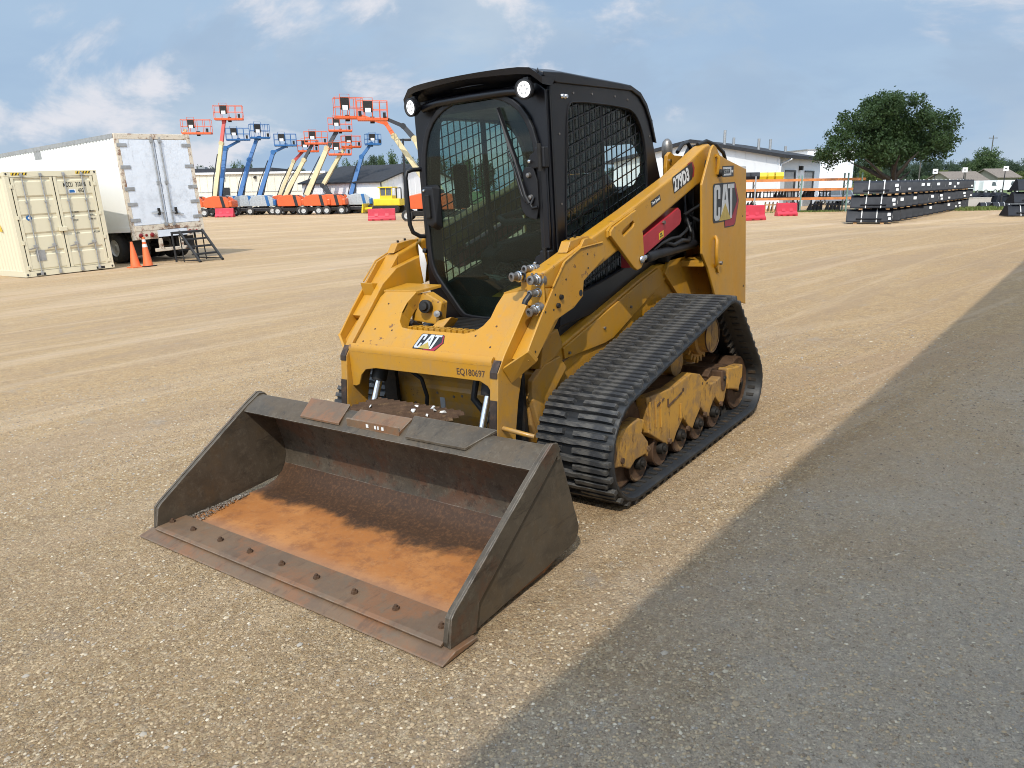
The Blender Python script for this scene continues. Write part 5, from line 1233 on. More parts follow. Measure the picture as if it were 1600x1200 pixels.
# ------------------------------------------------------------------ cones and steps at the trailer's tail
def cone(px, py, label, collars, h=.92, tilt=0.):
    p, D = ground(px, py); t = empty('traffic_cone', Matrix.Translation(p)@Matrix.Rotation(tilt, 4, 'Y'), label, 'traffic cone', 'cones behind the white trailer')
    MB().box((-.19, -.19, 0), (.19, .19, .035)).build('cone_base', M['cone'] if not collars else M['dark'], t, bevel=.01)
    MB().lathe([(.150, .033), (.14, .06), (.035, h), (.025, h), (.02, h-.01), (0, h-.01)], (0, 0, 0), (0, 0, 1), 24).build('cone_body', M['cone'], t, smooth=40)
    if collars:
        for z0, z1 in ((h*.66, h*.76), (h*.84, h*.92)):
            f = lambda z: .140-(z-.06)/(h-.06)*.105+.004
            MB().lathe([(f(z0), z0), (f(z1), z1), (f(z1)-.006, z1), (f(z0)-.006, z0), (f(z0), z0)], (0, 0, 0), (0, 0, 1), 24).build('reflective_collar', M['conew'], t, smooth=40)
    return t
cone(212.5, 418, 'plain orange traffic cone on the gravel, nearer the cream container', False, .78)
cone(232, 416.5, 'dirty orange traffic cone with white collars, standing closer to the black steps', True, .90)
p, D = ground(311, 408)
MS = basis(p, tx, ty, (0, 0, 1))@Matrix.Translation((-.40, .1, 0))@Matrix.Diagonal((.85, .85, 1, 1))
stp = empty('portable_steps', MS, 'black steel portable steps with rails leaning against the rear of the white trailer', 'steps')
H_, Dp = .98, 1.0
for x in (0, .95):
    MB().tube([(x, -.95, .02), (x, -.90, .05), (x, .10, H_)], .048, 8).build('stringer', M['darksteel'] if 0 else M['contdark'], stp, smooth=40)
    MB().tube([(x, .62, H_), (x, .62, .02)], .04, 8).build('leg', M['contdark'], stp, smooth=40); MB().tube([(x, .12, H_), (x, .10, .02)], .022, 8).build('leg', M['contdark'], stp, smooth=40)
    MB().tube([(x, -.90, .06), (x, .62, .08)], .018, 8).build('foot_rail', M['contdark'], stp, smooth=40)
for i, f in enumerate((.25, .5, .75)):
    y = -.90+1.0*f; z = .05+(H_-.05)*f; MB().box((0.02, y-.05, z-.06), (.93, y+.24, z-.005)).build('tread', M['contdark'], stp, bevel=.004)
MB().box((0, .08, H_-.07), (.95, .66, H_)).build('top_platform', M['contdark'], stp, bevel=.004)

# ------------------------------------------------------------------ boom lifts
def px_local(Mi, px, py, D): return Mi@at(px, py, D)
def segbox(a, b, w0, w1, h0, h1):
    """tapered box beam from a to b, widths in y, heights across"""
    a = Vector(a); b = Vector(b); t = (b-a).normalized(); s1 = Vector((0, 1, 0)); s1 = (s1-t*s1.dot(t)).normalized(); u = t.cross(s1)
    return [a+s1*i*w0/2+u*j*h0/2 for i in (-1, 1) for j in (-1, 1)]+[b+s1*i*w1/2+u*j*h1/2 for i in (-1, 1) for j in (-1, 1)]
lift_wheel = wheel_mesh(.42, .30, M['rimw'])
def basket(root, Mi, x0, y0, x1, y1, D, mat, ang, blue=False):
    """platform seen as the pixel box"""
    bl = px_local(Mi, (x0+x1)/2, y1, D); wpx = (x1-x0)*D/FPX; hpx = (y1-y0)*D/FPX
    B = Matrix.Translation(bl)@Matrix.Rotation(ang, 4, 'Z'); ca, sa = abs(math.cos(ang)), abs(math.sin(ang)); dpt = .85; w = max(1.5, (wpx-dpt*sa)/ca)
    e = empty('platform', Matrix.Identity(4), None, None); e.parent = root; e.matrix_local = B
    hr = max(1.0, hpx-.1)
    MB().box((-w/2, -dpt/2, 0), (w/2, dpt/2, .20)).build('platform_floor', mat, e, bevel=.03)
    mb = MB(); r = .026
    nx = 5
    for z in (hr*.55, hr): mb.tube([(-w/2, -dpt/2, z), (w/2, -dpt/2, z), (w/2, dpt/2, z), (-w/2, dpt/2, z)], r, 6, closed=True)
    for i in range(nx):
        x = -w/2+w*i/(nx-1)
        for y in (-dpt/2, dpt/2): mb.tube([(x, y, .1), (x, y, hr)], r, 6)
    mb.build('guard_rail', mat, e)
    cx = -.15*w
    MB().box((cx-.32, -dpt/2-.12, hr*.42), (cx+.32, -dpt/2+.16, hr*.98)).build('control_box', M['dark'], e, bevel=.03)
    MB().box((cx-.2, -dpt/2-.16, hr*.40), (cx+.2, -dpt/2-.13, hr*.62)).build('control_panel', M['white'], e, bevel=.02)
    MB().tube([(cx-.35, -dpt/2-.1, hr*.5), (cx-.35, -dpt/2-.1, hr*1.14), (cx+.35, -dpt/2-.1, hr*1.14), (cx+.35, -dpt/2-.1, hr*.5)], r, 6).build('control_guard', mat, e)
    MB().box((w*.34, -dpt/2-.05, .22), (w*.34+.2, -dpt/2+.15, .55)).build('foot_switch', M['dark'], e)
    MB().box((-.16, dpt/2-.02, -.12), (.16, dpt/2+.30, .34)).build('jib_mount', M['dark'] if not blue else mat, e, bevel=.02)
    return bl
def lift(bx, by, bask, booms, colr, label, heading=0., turn=0., body=None, ang=.2):
    p, D = ground(bx, by)
    D0 = D; h0 = R_(heading)
    Mr = frame(p, heading); Mi = Mr.inverted()
    t = empty('boom_lift', Mr, label, 'boom lift', 'boom lifts parked in a row')
    blue = colr == 'blue'; cm = M['lblue'] if blue else M['lorange']
    # chassis, wheels, turntable and cowls
    MB().box((-1.25, -.85, .35), (1.25, .85, .72)).build('chassis', M['dark'] if not blue else M['lblack'], t, bevel=.05)
    for x in (-1.15, 1.15):
        for y in (-1.05, 1.05): put_wheel(t, lift_wheel, (x, y, .42), PI/2)
        MB().cyl((x, -1.0, .42), (x, 1.0, .42), .09, None, 8).build('axle', M['dark'], t)
    MB().cyl((0, 0, .7), (0, 0, .95), .5, None, 20).build('slew_ring', M['dark'], t)
    q = 1.15
    MB().hull([(x, y, z) for x, z in ((-q, .88), (-q-.05, 1.5), (-q+.25, 1.85), (-.2, 2.0), (q-.3, 1.9), (q+.1, 1.6), (q+.12, .88)) for y in (-1.0, -.42)]).build('cowl', M['lgrey'] if blue else cm, t, bevel=.06)
    MB().hull([(x, y, z) for x, z in ((-q, .88), (-q-.05, 1.5), (-q+.25, 1.85), (-.2, 2.0), (q-.3, 1.9), (q+.1, 1.6), (q+.12, .88)) for y in (.42, 1.0)]).build('cowl', M['lgrey'] if blue else cm, t, bevel=.06)
    MB().hull([(x, y, z) for x, z in ((.62, .89), (.40, 1.97), (.72, 1.95), (.94, .89)) for y in (-1.012, 1.012)]).build('cowl_stripe', M['lblack'] if not blue else M['lblue'], t, bevel=.02)
    MB().box((q-.15, -.95, .9), (q+.38, .95, 1.55)).build('counterweight', cm if not blue else M['lblue'], t, bevel=.10)
    MB().box((-.9, -.40, .95), (.9, .40, 1.7)).build('turntable', M['dark'] if not blue else M['lblue'], t, bevel=.05)
    bl = basket(t, Mi, *bask, D, cm, ang, blue)
    for i, (ax, ay, bx2, by2, w, mt) in enumerate(booms):
        a = px_local(Mi, ax, ay, D); b = px_local(Mi, bx2, by2, D)
        wm = w*D/FPX; nm = ('boom_section', 'jib', 'fly_section', 'boom_section')[min(i, 3)]
        MB().hull(segbox(a, b, wm*.8, wm*.7, wm, wm*.88)).build(nm, M[mt], t, bevel=.03)
        if i == 0:
            dirv = (b-a).normalized(); off = dirv.cross(Vector((0, 1, 0)))*wm*.75
            MB().cyl(a+dirv*.2-off, a+dirv*min(2.4, (b-a).length*.45)-off*.4, .09, .09, 10).build('lift_ram', M['lblack'], t, smooth=40)
            MB().tube([a+off*.9, a.lerp(b, .35)+off*1.25, a.lerp(b, .8)+off*.9], .05, 6).build('hose_track', M['lblack'], t)
        MB().cyl(b-Vector((0, wm*.5, 0)), b+Vector((0, wm*.5, 0)), wm*.55, None, 12).build('knuckle', M[mt], t, smooth=40)
    return t
lift(305, 338, (286, 187, 331, 210), [(292, 330, 279, 222, 6, 'lcream'), (279, 222, 290, 204, 4, 'lcream')], 'orange', 'orange boom lift half hidden behind the white trailer, leftmost platform', ang=.15)
lift(365, 335, (354, 200, 391, 220), [(343, 312, 352, 232, 7.5, 'lblue'), (352, 232, 372, 221, 4, 'lblue')], 'blue', 'blue boom lift just behind the tallest left orange lift, jib bent right', ang=.25)
lift(345, 338.5, (336, 165, 380, 188), [(336, 310, 346, 224, 6.5, 'lcream'), (346, 224, 350, 190, 5.2, 'lred')], 'orange', 'orange boom lift with straight cream boom and red tip, by the left red barrier', ang=.2)
lift(388, 335.5, (391, 194, 422, 217), [(375, 307, 390, 250, 7, 'lblue'), (390, 250, 401, 218, 5.5, 'lblue')], 'blue', 'blue boom lift with straight raised boom and grey cowls, highest blue platform', ang=.5)
lift(414, 335.5, (429, 209, 464, 229), [(405, 309, 427, 238, 6.5, 'lblue'), (427, 238, 446, 229, 4, 'lblue')], 'blue', 'blue boom lift with jib bent right, between blue and orange lifts', ang=.2)
lift(446, 334.5, (465, 219, 499, 238), [(436, 309, 459, 252, 5.5, 'lcream'), (459, 252, 474, 236, 4.2, 'lred')], 'orange', 'orange boom lift with short red upper section and the lower left platform', ang=.25)
lift(457, 335.5, (476, 205, 513, 226), [(444, 310, 475, 250, 6.5, 'lcream'), (475, 250, 487, 227, 4.6, 'lblack')], 'orange', 'orange boom lift with cream boom and slim black tip under its platform', ang=.2)
lift(520, 334.5, (513, 222, 550, 243), [(524, 314, 504, 290, 6.5, 'lblack'), (504, 290, 530, 244, 5.6, 'lcream')], 'orange', 'orange boom lift with folded black lower arm and cream upper boom', ang=.2)
lift(531, 333, (533, 212, 565, 231), [(520, 312, 507, 288, 5.5, 'lblack'), (507, 288, 538, 232, 5, 'lcream')], 'orange', 'orange boom lift nearly hidden behind the folded arm lift, rear platform', ang=.3)
lift(497, 335, (513, 184, 551, 206), [(479, 306, 511, 232, 8, 'lcream'), (511, 232, 525, 207, 6, 'lblack')], 'orange', 'orange boom lift with thick cream boom and black tip, middle of the row', ang=.2)
lift(562, 333, (570, 209, 596, 227), [(548, 305, 565, 245, 6.5, 'lblue'), (565, 245, 578, 227, 4.8, 'lblue')], 'blue', 'blue boom lift with the jib bent right, nearest the yellow dozer', ang=.5)
lift(700, 346, (558, 158, 607, 189), [(672, 312, 690, 300, 8, 'lblack'), (690, 300, 648, 217, 9, 'lcream'), (648, 217, 630, 197, 8, 'lblack'), (630, 197, 602, 185, 6, 'lblack')], 'orange', 'orange boom lift with black bent jib, mostly hidden behind the loader cab', ang=.2)
lift(663, 344.5, (522, 153, 568, 186), [(668, 316, 666, 285, 8, 'lblack'), (666, 285, 616, 213, 8.5, 'lcream'), (616, 213, 603, 193, 6.5, 'lorange'), (603, 193, 566, 182, 5, 'lorange')], 'orange', 'orange boom lift with long cream boom leaning left over the cab', ang=.35)
# ------------------------------------------------------------------ plastic barriers
def barrier(px, py, label, heading, L_=1.8, H=.85):
    p, D = ground(px, py); t = empty('plastic_barrier', frame(p, heading), label, 'barrier', 'red plastic barriers')
    MB().prism([(-.30, 0), (-.30, .18), (-.16, .34), (-.10, H), (.10, H), (.16, .34), (.30, .18), (.30, 0)], -L_/2, L_/2).build('barrier_body', M['barred'], t, bevel=.03)
    for x in (-.62*L_/2, 0, .62*L_/2): MB().box((x-.10, -.305, .02), (x+.10, -.296, .10)).build('fork_slot', M['tail'], t)
    for x in (-.35, .35): MB().hull([(x*L_/1.8+a, y, z) for a in (-.14, .14) for y, z in ((-.20, .34), (-.13, .36), (-.12, .60), (-.105, .60))]).build('moulded_rib', M['barred'], t, bevel=.01)
    MB().cyl((0, 0, H), (0, 0, H+.03), .05, None, 10).build('filler_cap', M['barred'], t)
barrier(352, 339.5, 'red plastic barrier lying in front of the leftmost orange lifts', -4)
barrier(597, 344.5, 'red plastic barrier in front of the yellow dozer', 4, 2.1, .9)
barrier(1172, 344.5, 'red plastic barrier right beside the rear of the loader', 18, 2.0, .95)
barrier(1228, 337.5, 'red plastic barrier in front of the pallet rack', 6, 1.5, .92)
# ------------------------------------------------------------------ yellow dozer
p, D = ground(606, 333)
dz = empty('bulldozer', frame(p, -12), 'small yellow bulldozer with an open windowed cab parked beyond the red barrier', 'bulldozer')
MB().box((-1.2, -.8, .75), (1.6, .8, 1.45)).build('hull', M['dozer'], dz, bevel=.08)
MB().box((-.5, -.7, 1.45), (.8, .7, 1.75)).build('cab_base', M['dozer'], dz)
for x in (-.5, .72):
    for y in (-.7, .62): MB().box((x, y, 1.7), (x+.08, y+.08, 2.5)).build('cab_post', M['dozer'], dz)
MB().box((.1, -.7, 1.7), (.18, -.62, 2.5)).build('cab_post', M['dozer'], dz)
MB().box((-.42, -.66, 1.75), (.72, -.64, 2.48)).build('cab_window', M['wingrey'], dz); MB().box((-.48, -.6, 1.75), (-.46, .6, 2.48)).build('cab_window', M['wingrey'], dz)
MB().box((-.65, -.85, 2.5), (.9, .85, 2.62)).build('cab_roof', M['dozer'], dz, bevel=.03)
MB().tube([(1.25, -.6, 1.4), (1.25, -.6, 2.45), (1.7, -.6, 2.5), (1.75, -.6, 2.4), (1.75, -.6, 1.4)], .06, 8).build('roll_bar', M['lblack'], dz)
for y in (-1.05, .75):
    MB().prism([(-1.3, .5), (-1.2, .75), (1.4, .78), (1.6, .6), (1.5, .15), (1.2, .02), (-1.0, .02), (-1.25, .2)], y, y+.32, 'y').build('crawler', M['dark'], dz, bevel=.05)
MB().hull([(x, y, z) for x, z in ((-2.35, .1), (-2.2, .1), (-2.2, 1.0), (-2.1, 1.0)) for y in (-1.3, 1.3)]).build('blade', M['dozer'], dz, bevel=.02)
for y in (-.9, .8): MB().hull([(x, yy, z) for yy in (y, y+.12) for x, z in ((-2.15, .4), (-2.15, .6), (-.9, .5), (-.9, .7))]).build('push_arm', M['dozer'], dz)
p, D = ground(583, 331)
wl = empty('small_loader', frame(p, 20), 'small amber yellow loader left of the bulldozer behind the blue lift', 'loader')
MB().box((-.9, -.6, .5), (.9, .6, 1.35)).build('hull', M['dozer'], wl, bevel=.1); MB().box((-.4, -.5, 1.35), (.4, .5, 2.0)).build('cab', M['wingrey'], wl, bevel=.05); MB().box((-.5, -.6, 2.0), (.5, .6, 2.1)).build('cab_roof', M['dozer'], wl)
for x in (-.65, .65):
    for y in (-.65, .65): put_wheel(wl, lift_wheel, (x, y, .40), PI/2)
# ------------------------------------------------------------------ buildings
def bldg(name, px, D, heading, label, cat='building'):
    p = on_ground(px, D); return empty(name, frame(p, heading), label, cat)
M['creamwall'] = wallmat('cream_metal_siding', (.74, .70, .58), amt=.08); M['whitewall'] = wallmat('white_metal_siding', (.80, .81, .82), amt=.05); M['palewall'] = wallmat('pale_blue_white_siding', (.66, .69, .71), amt=.08)
def ribs(parent, x0, x1, z0, z1, step, mat, y=-.03, w=.06):
    mb = MB(); x = x0
    while x < x1: mb.box((x, y, z0), (x+w, 0, z1)); x += step
    g = mb.build('siding_rib', mat, parent); g['kind'] = 'stuff'
b1 = bldg('long_building', 345, 92, 0, 'long low cream metal building with dark roof edge behind the boom lifts')
MB().box((-14, 0, -1), (13, 20, 2.35)).build('lower_wall', M['creamwall'], b1); MB().box((-14, .02, 2.40), (13, 20, 4.45)).build('upper_wall', M['creamwall'], b1)
MB().box((-14, -.05, 2.35), (13, 0.02, 2.40)).build('seam_trim', M['galv'], b1)
MB().box((-14.1, -.25, 4.45), (13.1, 20.1, 4.68)).build('roof_edge', M['whitewall'], b1)
MB().box((-12, 5, 4.68), (5.3, 18, 5.3)).build('roof_parapet', M['darkroof'], b1)
ribs(b1, -13.9, 12.9, -1, 2.34, .9, M['creamwall']); ribs(b1, -13.9, 12.9, 2.42, 4.44, .9, M['creamwall'])
MB().box((-.2, -.08, 0), (1.4, .01, 2.9)).build('bay_door', M['darkroof'], b1); MB().box((-.35, -.05, 0), (-.21, .01, 3.0)).build('door_frame', M['whitewall'], b1)
for x in (-4, .8, 4.6): MB().hull([(x+a, y, z) for a in (-.15, .15) for y, z in ((0, 3.9), (0, 4.2), (-.35, 3.95), (-.35, 4.05))]).build('wall_lamp', M['dark'], b1)
for x in (-7.4, -5.2, -2.9): MB().box((x, 8, 5.3), (x+.9, 9, 5.6)).build('roof_unit', M['galv'], b1)
# white barn-like shed with charcoal roof
b2 = bldg('metal_shed', 598, 78, -33, 'white metal shed with charcoal gable roof behind the right hand lifts')
Wd, Ln, Eh, Rh = 13, 11.5, 3.15, 1.75
MB().prism([(0, -1.2), (0, Eh), (Wd/2, Eh+Rh), (Wd, Eh), (Wd, -1.2)], -Ln, 0).build('wall', M['whitewall'], b2)
for s in (0, 1):
    f = (lambda y: y) if s == 0 else (lambda y: Wd-y)
    MB().hull([(x, f(y), z) for x in (-Ln-.3, .3) for y, z in ((-.35, Eh-.12), (-.35, Eh+.02), (Wd/2, Eh+Rh+.02), (Wd/2, Eh+Rh+.16))]).build('roof', M['darkroof'], b2)
MB().box((-.05, -.06, -1.2), (.06, .0, Eh-.1)).build('downpipe', M['lblack'], b2)
g = MB()
for i in range(12): g.box((-Ln+.9*i, -.03, -1), (-Ln+.9*i+.07, 0, Eh-.13))
for i in range(14): g.box((0, .9*i+.1, -1), (.03, .9*i+.17, Eh+min(.9*i, Wd-.9*i-.3)*Rh/(Wd/2)-.12))
g.build('siding_rib', M['whitewall'], b2)['kind'] = 'stuff'
# white workshop on the right with black roof and two doors
b3 = bldg('workshop', 1213, 70, 53.6, 'white workshop with black sloping roof and two bay doors beyond the rack')
WL_, GL_, EH3 = 14.5, 17., 4.75
MB().prism([(0, -2), (0, EH3), (GL_/2, EH3+1.5), (GL_, EH3), (GL_, -2)], 0, WL_).build('wall', M['palewall'], b3)
for s in (0, 1):
    f = (lambda y: y) if s == 0 else (lambda y: GL_-y)
    MB().hull([(x, f(y), z) for x in (-.55, WL_+.5) for y, z in ((-.7, EH3-.25), (-.7, EH3+.05), (GL_/2, EH3+1.48), (GL_/2, EH3+1.8))]).build('roof', M['darkroof'], b3)
for x in (1.9, 8.6):
    MB().box((x, -.05, -2), (x+3.2, .01, 3.35)).build('bay_door', M['galv'], b3); MB().box((x+2.9, -.12, -2), (x+3.3, -.05, 3.5)).build('door_track', M['lblack'], b3); MB().box((x-.1, -.12, 3.35), (x+2.9, -.05, 3.5)).build('door_track', M['lblack'], b3)
MB().box((-.05, 3.1, 2.3), (.0, 5.0, 3.9)).build('louvre_vent', M['galv'], b3)
for i in range(7): MB().box((-.09, 3.15, 2.38+i*.21), (-.05, 4.95, 2.46+i*.21)).build('louvre_slat', M['galv'], b3)
MB().tube([(1.3, -.7, EH3-.3), (.3, -.1, EH3-.75), (.1, -.08, EH3-1.0), (.1, -.08, -1.5)], .09, 8).build('downpipe', M['whitewall'], b3)
MB().box((6.4, -.35, 3.5), (6.8, 0, 3.9)).build('wall_lamp', M['dark'], b3)
for x, y, h in ((1.5, 2.5, 1.5), (.6, 5.5, 1.9), (8.2, 3.5, 1.6), (12.5, 3.2, 1.0), (4.5, 6, 1.2)): MB().cyl((x, y, EH3+y*.18), (x, y, EH3+y*.18+h*.8), .13, None, 10).build('roof_stack', M['galv'], b3)
MB().tube([(-.02, y, z) for y, z in ((0, -1), (0, EH3-.3))], .05, 6).build('corner_trim', M['whitewall'], b3)
g = MB()
for i in range(17): g.box((-.03, i+.2, -1.5), (0, i+.27, EH3+min(i, GL_-i-.5)*1.4/(GL_/2)-.1))
g.build('siding_rib', M['palewall'], b3)['kind'] = 'stuff'
b4 = bldg('white_annex', 1303, 98, 8, 'plain white block building right of the workshop, behind the rack')
MB().box((-4.2, 0, -3), (2.3, 8, 6.3)).build('wall', M['whitewall'], b4); MB().box((-4.3, -.1, 6.3), (2.4, 8.1, 6.45)).build('roof_edge', M['galv'], b4)
MB().box((-1.9, -.06, .6), (1.2, -.01, .9)).build('wall_sign', M['lgrey'], b4)
ribs(b4, -4.1, 2.3, -3, 6.28, .9, M['whitewall'])
# houses on the right
def house(px, D, heading, w, dpt, eh, rh, label, door=True):
    h = bldg('house', px, D, heading, label, 'house'); h['group'] = 'houses across the road'
    MB().prism([(0, -3), (0, eh), (dpt/2, eh+rh), (dpt, eh), (dpt, -3)], 0, w).build('wall', M['housewall'], h)
    for s in (0, 1):
        f = (lambda y: y) if s == 0 else (lambda y: dpt-y)
        MB().hull([(x, f(y), z) for x in (-.5, w+.5) for y, z in ((-.5, eh-.15), (-.5, eh+.03), (dpt/2, eh+rh+.03), (dpt/2, eh+rh+.25))]).build('roof', M['houseroof'], h)
    n = int(w/4)
    for i in range(n): MB().box((1.5+i*4, -.05, eh*.35), (2.7+i*4, .01, eh*.72)).build('window', M['wingrey'], h)
    if door: MB().box((-.05, dpt*.3, 0), (0, dpt*.7, eh*.75)).build('garage_door', M['white'], h)
    return h
house(1487, 150, 20, 9.5, 6.5, 2.1, 1.75, 'low tan house with long brown shingle roof facing the lot')
house(1556, 158, 12, 5.2, 7, 2.8, 1.6, 'taller pale house with brown roof, right of the low tan house', False)
# white parked trucks in front of the houses
def van(px, D, label, w=3.2):
    p = on_ground(px, D); t = empty('parked_van', frame(p, 10), label, 'van', 'white vehicles parked by the houses')
    MB().hull([(x, y, z) for x, z in ((-w/2, .5), (-w/2, 2.2), (w*.25, 2.2), (w*.4, 1.3), (w/2, 1.15), (w/2, .5)) for y in (-.9, .9)]).build('body', M['white'], t, bevel=.1)
    MB().hull([(x, y, z) for x, z in ((w*.02, 1.35), (w*.05, 2.0), (w*.22, 2.0), (w*.33, 1.35)) for y in (-.92, .92)]).build('window', M['wingrey'], t)
    for x in (-w*.3, w*.3):
        for y in (-.75, .75): put_wheel(t, lift_wheel, (x, y, .40), PI/2)
van(1529, 128, 'white van parked before the low tan house, left one of two', 3.2); van(1540.5, 127, 'white van parked before the low tan house, right one of two', 3.0)
van(1570, 135, 'white pickup-like van parked before the taller pale house', 5.5)

# ------------------------------------------------------------------ pallet rack, attachments and car
pr, Dr = ground(1336, 329.5)
rk = empty('pallet_rack', frame(pr, 171), 'long pallet rack with orange beams and green uprights by the workshop', 'rack')
# local +x runs back to the left of the picture
Mri = frame(pr, 171).inverted()
RL = 13.5; sc_ = Dr/FPX; HZ = (329.5-272)*sc_
zs = [(329.5-281.5)*sc_, (329.5-296)*sc_, (329.5-309.5)*sc_]
for i, x in enumerate((.0, 1.05, 4.6, 8.2, 11.8)):
    for y in (0, 1.1):
        MB().box((x-.05, y-.05, 0), (x+.05, y+.05, HZ if i < 2 else zs[0]+.35)).build('upright', M['fence'] if i < 3 else M['galv'], rk)
    for z in (.3, .8, 1.3): MB().tube([(x, 0, z*HZ/2.2), (x, 1.1, (z+.45)*HZ/2.2)], .02, 6).build('brace', M['fence'], rk)
for z in zs:
    for y in (0, 1.1): MB().box((-.3 if z == zs[0] else .1, y-.06, z-.10), (RL, y-.0, z+.10)).build('beam', M['beam'], rk)
    MB().box((1.05, .05, z+.0), (RL-.5, 1.04, z+.03)).build('shelf_deck', M['wood'], rk)
def attach(name, kind, x, z, label, mat, sc=1., rot=0.):
    t = empty(name, frame(pr, 171)@Matrix.Translation((x, .5, z))@Matrix.Rotation(rot, 4, 'Z'), label, kind[0], kind[1])
    s = sc
    if kind[0] == 'bucket':
        MB().hull([(s*a, s*b, s*c) for a in (-.45, .45) for b, c in ((-.35, 0), (.25, 0), (.38, .3), (.3, .62), (.15, .66), (-.38, .06))]).build('bucket_shell', mat, t, bevel=.01)
        for q in range(3): MB().hull([(s*(q*.28-.28+a), s*b, s*c) for a in (-.11, .11) for b, c in ((-.40, .08), (-.39, .05), (.1, .58), (.12, .55))]).build('bucket_mouth', M['dark'] if mat != M['dozer'] else M['beam'], t)
    elif kind[0] == 'pallet forks':
        MB().box((-.6*s, .25*s, .0), (.6*s, .31*s, .1*s)).build('fork_frame', mat, t); MB().box((-.6*s, .25*s, .55*s), (.6*s, .31*s, .65*s)).build('fork_frame', mat, t)
        for a in (-.5, -.15, .15, .5): MB().hull([(s*(a+d), s*b, s*c) for d in (-.04, .04) for b, c in ((.22, .0), (.22, .85), (.28, .0), (.28, .85), (-.5, .0), (-.5, .03))]).build('fork_tine', mat, t)
    return t
fk = ('pallet forks', 'fork frames standing in the rack'); bkk = ('bucket', 'buckets standing on the rack')
M['attyel'] = simple('yellow_bucket_paint', (.62, .40, .03), .45)
for i, x in enumerate((7.55, 6.95, 6.35)): attach('attachment_bucket', bkk, x, zs[0]+.08, ('rightmost' if i == 2 else 'middle' if i == 1 else 'leftmost')+' of three yellow buckets on the top beam of the rack' if 0 else ['left', 'middle', 'right'][i]+' one of three yellow buckets on the top shelf of the rack', M['dozer'], .85)
for i, x in enumerate((8.9, 8.25)): attach('attachment_bucket', bkk, x, zs[0]+.08, ['left', 'right'][i]+' one of two black buckets on the top shelf near the loader', M['bblack'], .9)
names = ['far left', 'second', 'third', 'fourth', 'fifth', 'sixth', 'seventh']
for i, x in enumerate((8.9, 8.1, 7.0, 6.1, 5.1, 3.9, 2.6)): attach('pallet_fork_frame', fk, x, zs[1]+.0 if 0 else zs[2]+.08, names[i]+' black attachment from the left on the middle shelf of the rack', M['bblack'], .78, .5*math.sin(i*3))
for i, x in enumerate((8.6, 6.8, 5.0, 3.3, 1.9)): attach('pallet_fork_frame', fk, x, .02, names[i]+' dark fork frame from the left on the ground under the rack', M['bblack'] if i != 1 else M['wood'], .95, .5*math.sin(i*2+1))
p, D = ground(1298, 322)
car = empty('parked_car', frame(on_ground(1298, D+6), 6), 'silver sport utility vehicle parked behind the right end of the rack', 'car')
MB().hull([(x, y, z) for x, z in ((-2.2, .35), (-2.25, .8), (-2.1, 1.0), (2.1, 1.0), (2.3, .8), (2.3, .35)) for y in (-.9, .9)]).build('body', M['suv'], car, bevel=.08)
MB().hull([(x, y, z) for x, z, q in ((-1.1, 1.0, .88), (-.5, 1.62, .7), (1.7, 1.62, .7), (2.15, 1.0, .88)) for y in (-q, q)]).build('cabin', M['suv'], car, bevel=.05)
for x0, x1, x2, x3 in ((-.92, -.42, .5, .5), (.58, .58, 1.62, 1.9)):
    for sy in (-1, 1): MB().hull([(x, sy*yy, z) for yy0 in (0,) for x, z, yy in ((x0, 1.05, .885), (x1, 1.55, .74), (x2, 1.55, .74), (x3, 1.05, .885), (x0, 1.05, .87), (x1, 1.55, .72), (x2, 1.55, .72), (x3, 1.05, .87))]).build('window', M['wingrey'], car)
for x in (-1.45, 1.4):
    for y in (-.8, .8): put_wheel(car, wheel_mesh(.36, .22, M['rimw'], 18), (x, y, .36), PI/2)

# ------------------------------------------------------------------ stacked new buckets
def bucket_proto():
    t = empty('new_bucket', Matrix.Identity(4), 'x', 'bucket', 'new black buckets stacked in rows')
    prof = [(-.42, .0), (-.42, .05), (-.26, .44), (-.12, .52), (-.06, .50), (-.09, .47), (-.20, .40), (-.31, .04), (.36, .03), (.38, .0)]
    w = .92
    MB().prism(prof, -w+.02, w-.02).build('shell', M['bblack'], t)
    for s in (-1, 1): MB().prism([(-.43, -.005), (-.43, .06), (-.27, .45), (-.12, .54), (-.05, .515), (.40, .05), (.41, -.005)], *sorted((s*(w-.02), s*w))).build('end_plate', M['bblack'], t)
    MB().box((-w*.55, -.46, .12), (w*.55, -.40, .17)).build('coupler_bar', M['bblack'], t)
    MB().box((.76, -.445, .10), (.86, -.425, .20)).build('tag_sheet', M['whitedec'], t); MB().hull([(a, b, c) for a in (.72, .84) for b, c in ((-.345, .26), (-.335, .26), (-.30, .38), (-.29, .38))]).build('tag_sheet', M['whitedec'], t)
    MB().box((w+.002, -.25, .15), (w+.006, -.10, .30)).build('tag_sheet', M['whitedec'], t)
    for x in (-.30, .30): MB().prism([(-.445, .0), (-.43, .06), (-.27, .46), (-.12, .55), (-.10, .545), (-.25, .44), (-.42, .05)], x-.02, x+.02).build('strap', M['strap'], t)
    return t
NB = bucket_proto()
TREE = {}
for c in bpy.data.objects:
    if c.parent: TREE.setdefault(c.parent.name, []).append(c)
pa, Da = ground(1357, 349.5); pb_, Db = ground(1487, 325.0)
nstk = 17; first = True
ordn = ['front', 'second', 'third', 'fourth', 'fifth', 'sixth', 'seventh', 'eighth', 'ninth', 'tenth', 'eleventh', 'twelfth', 'thirteenth', 'fourteenth', 'fifteenth', 'sixteenth', 'last']
HD = -27; rs = random.Random(12); sfac = (58*Da/FPX)/1.84/math.cos(R_(HD)); zf = (20.0*Da/FPX)/.54; lay = 21.4*Da/FPX
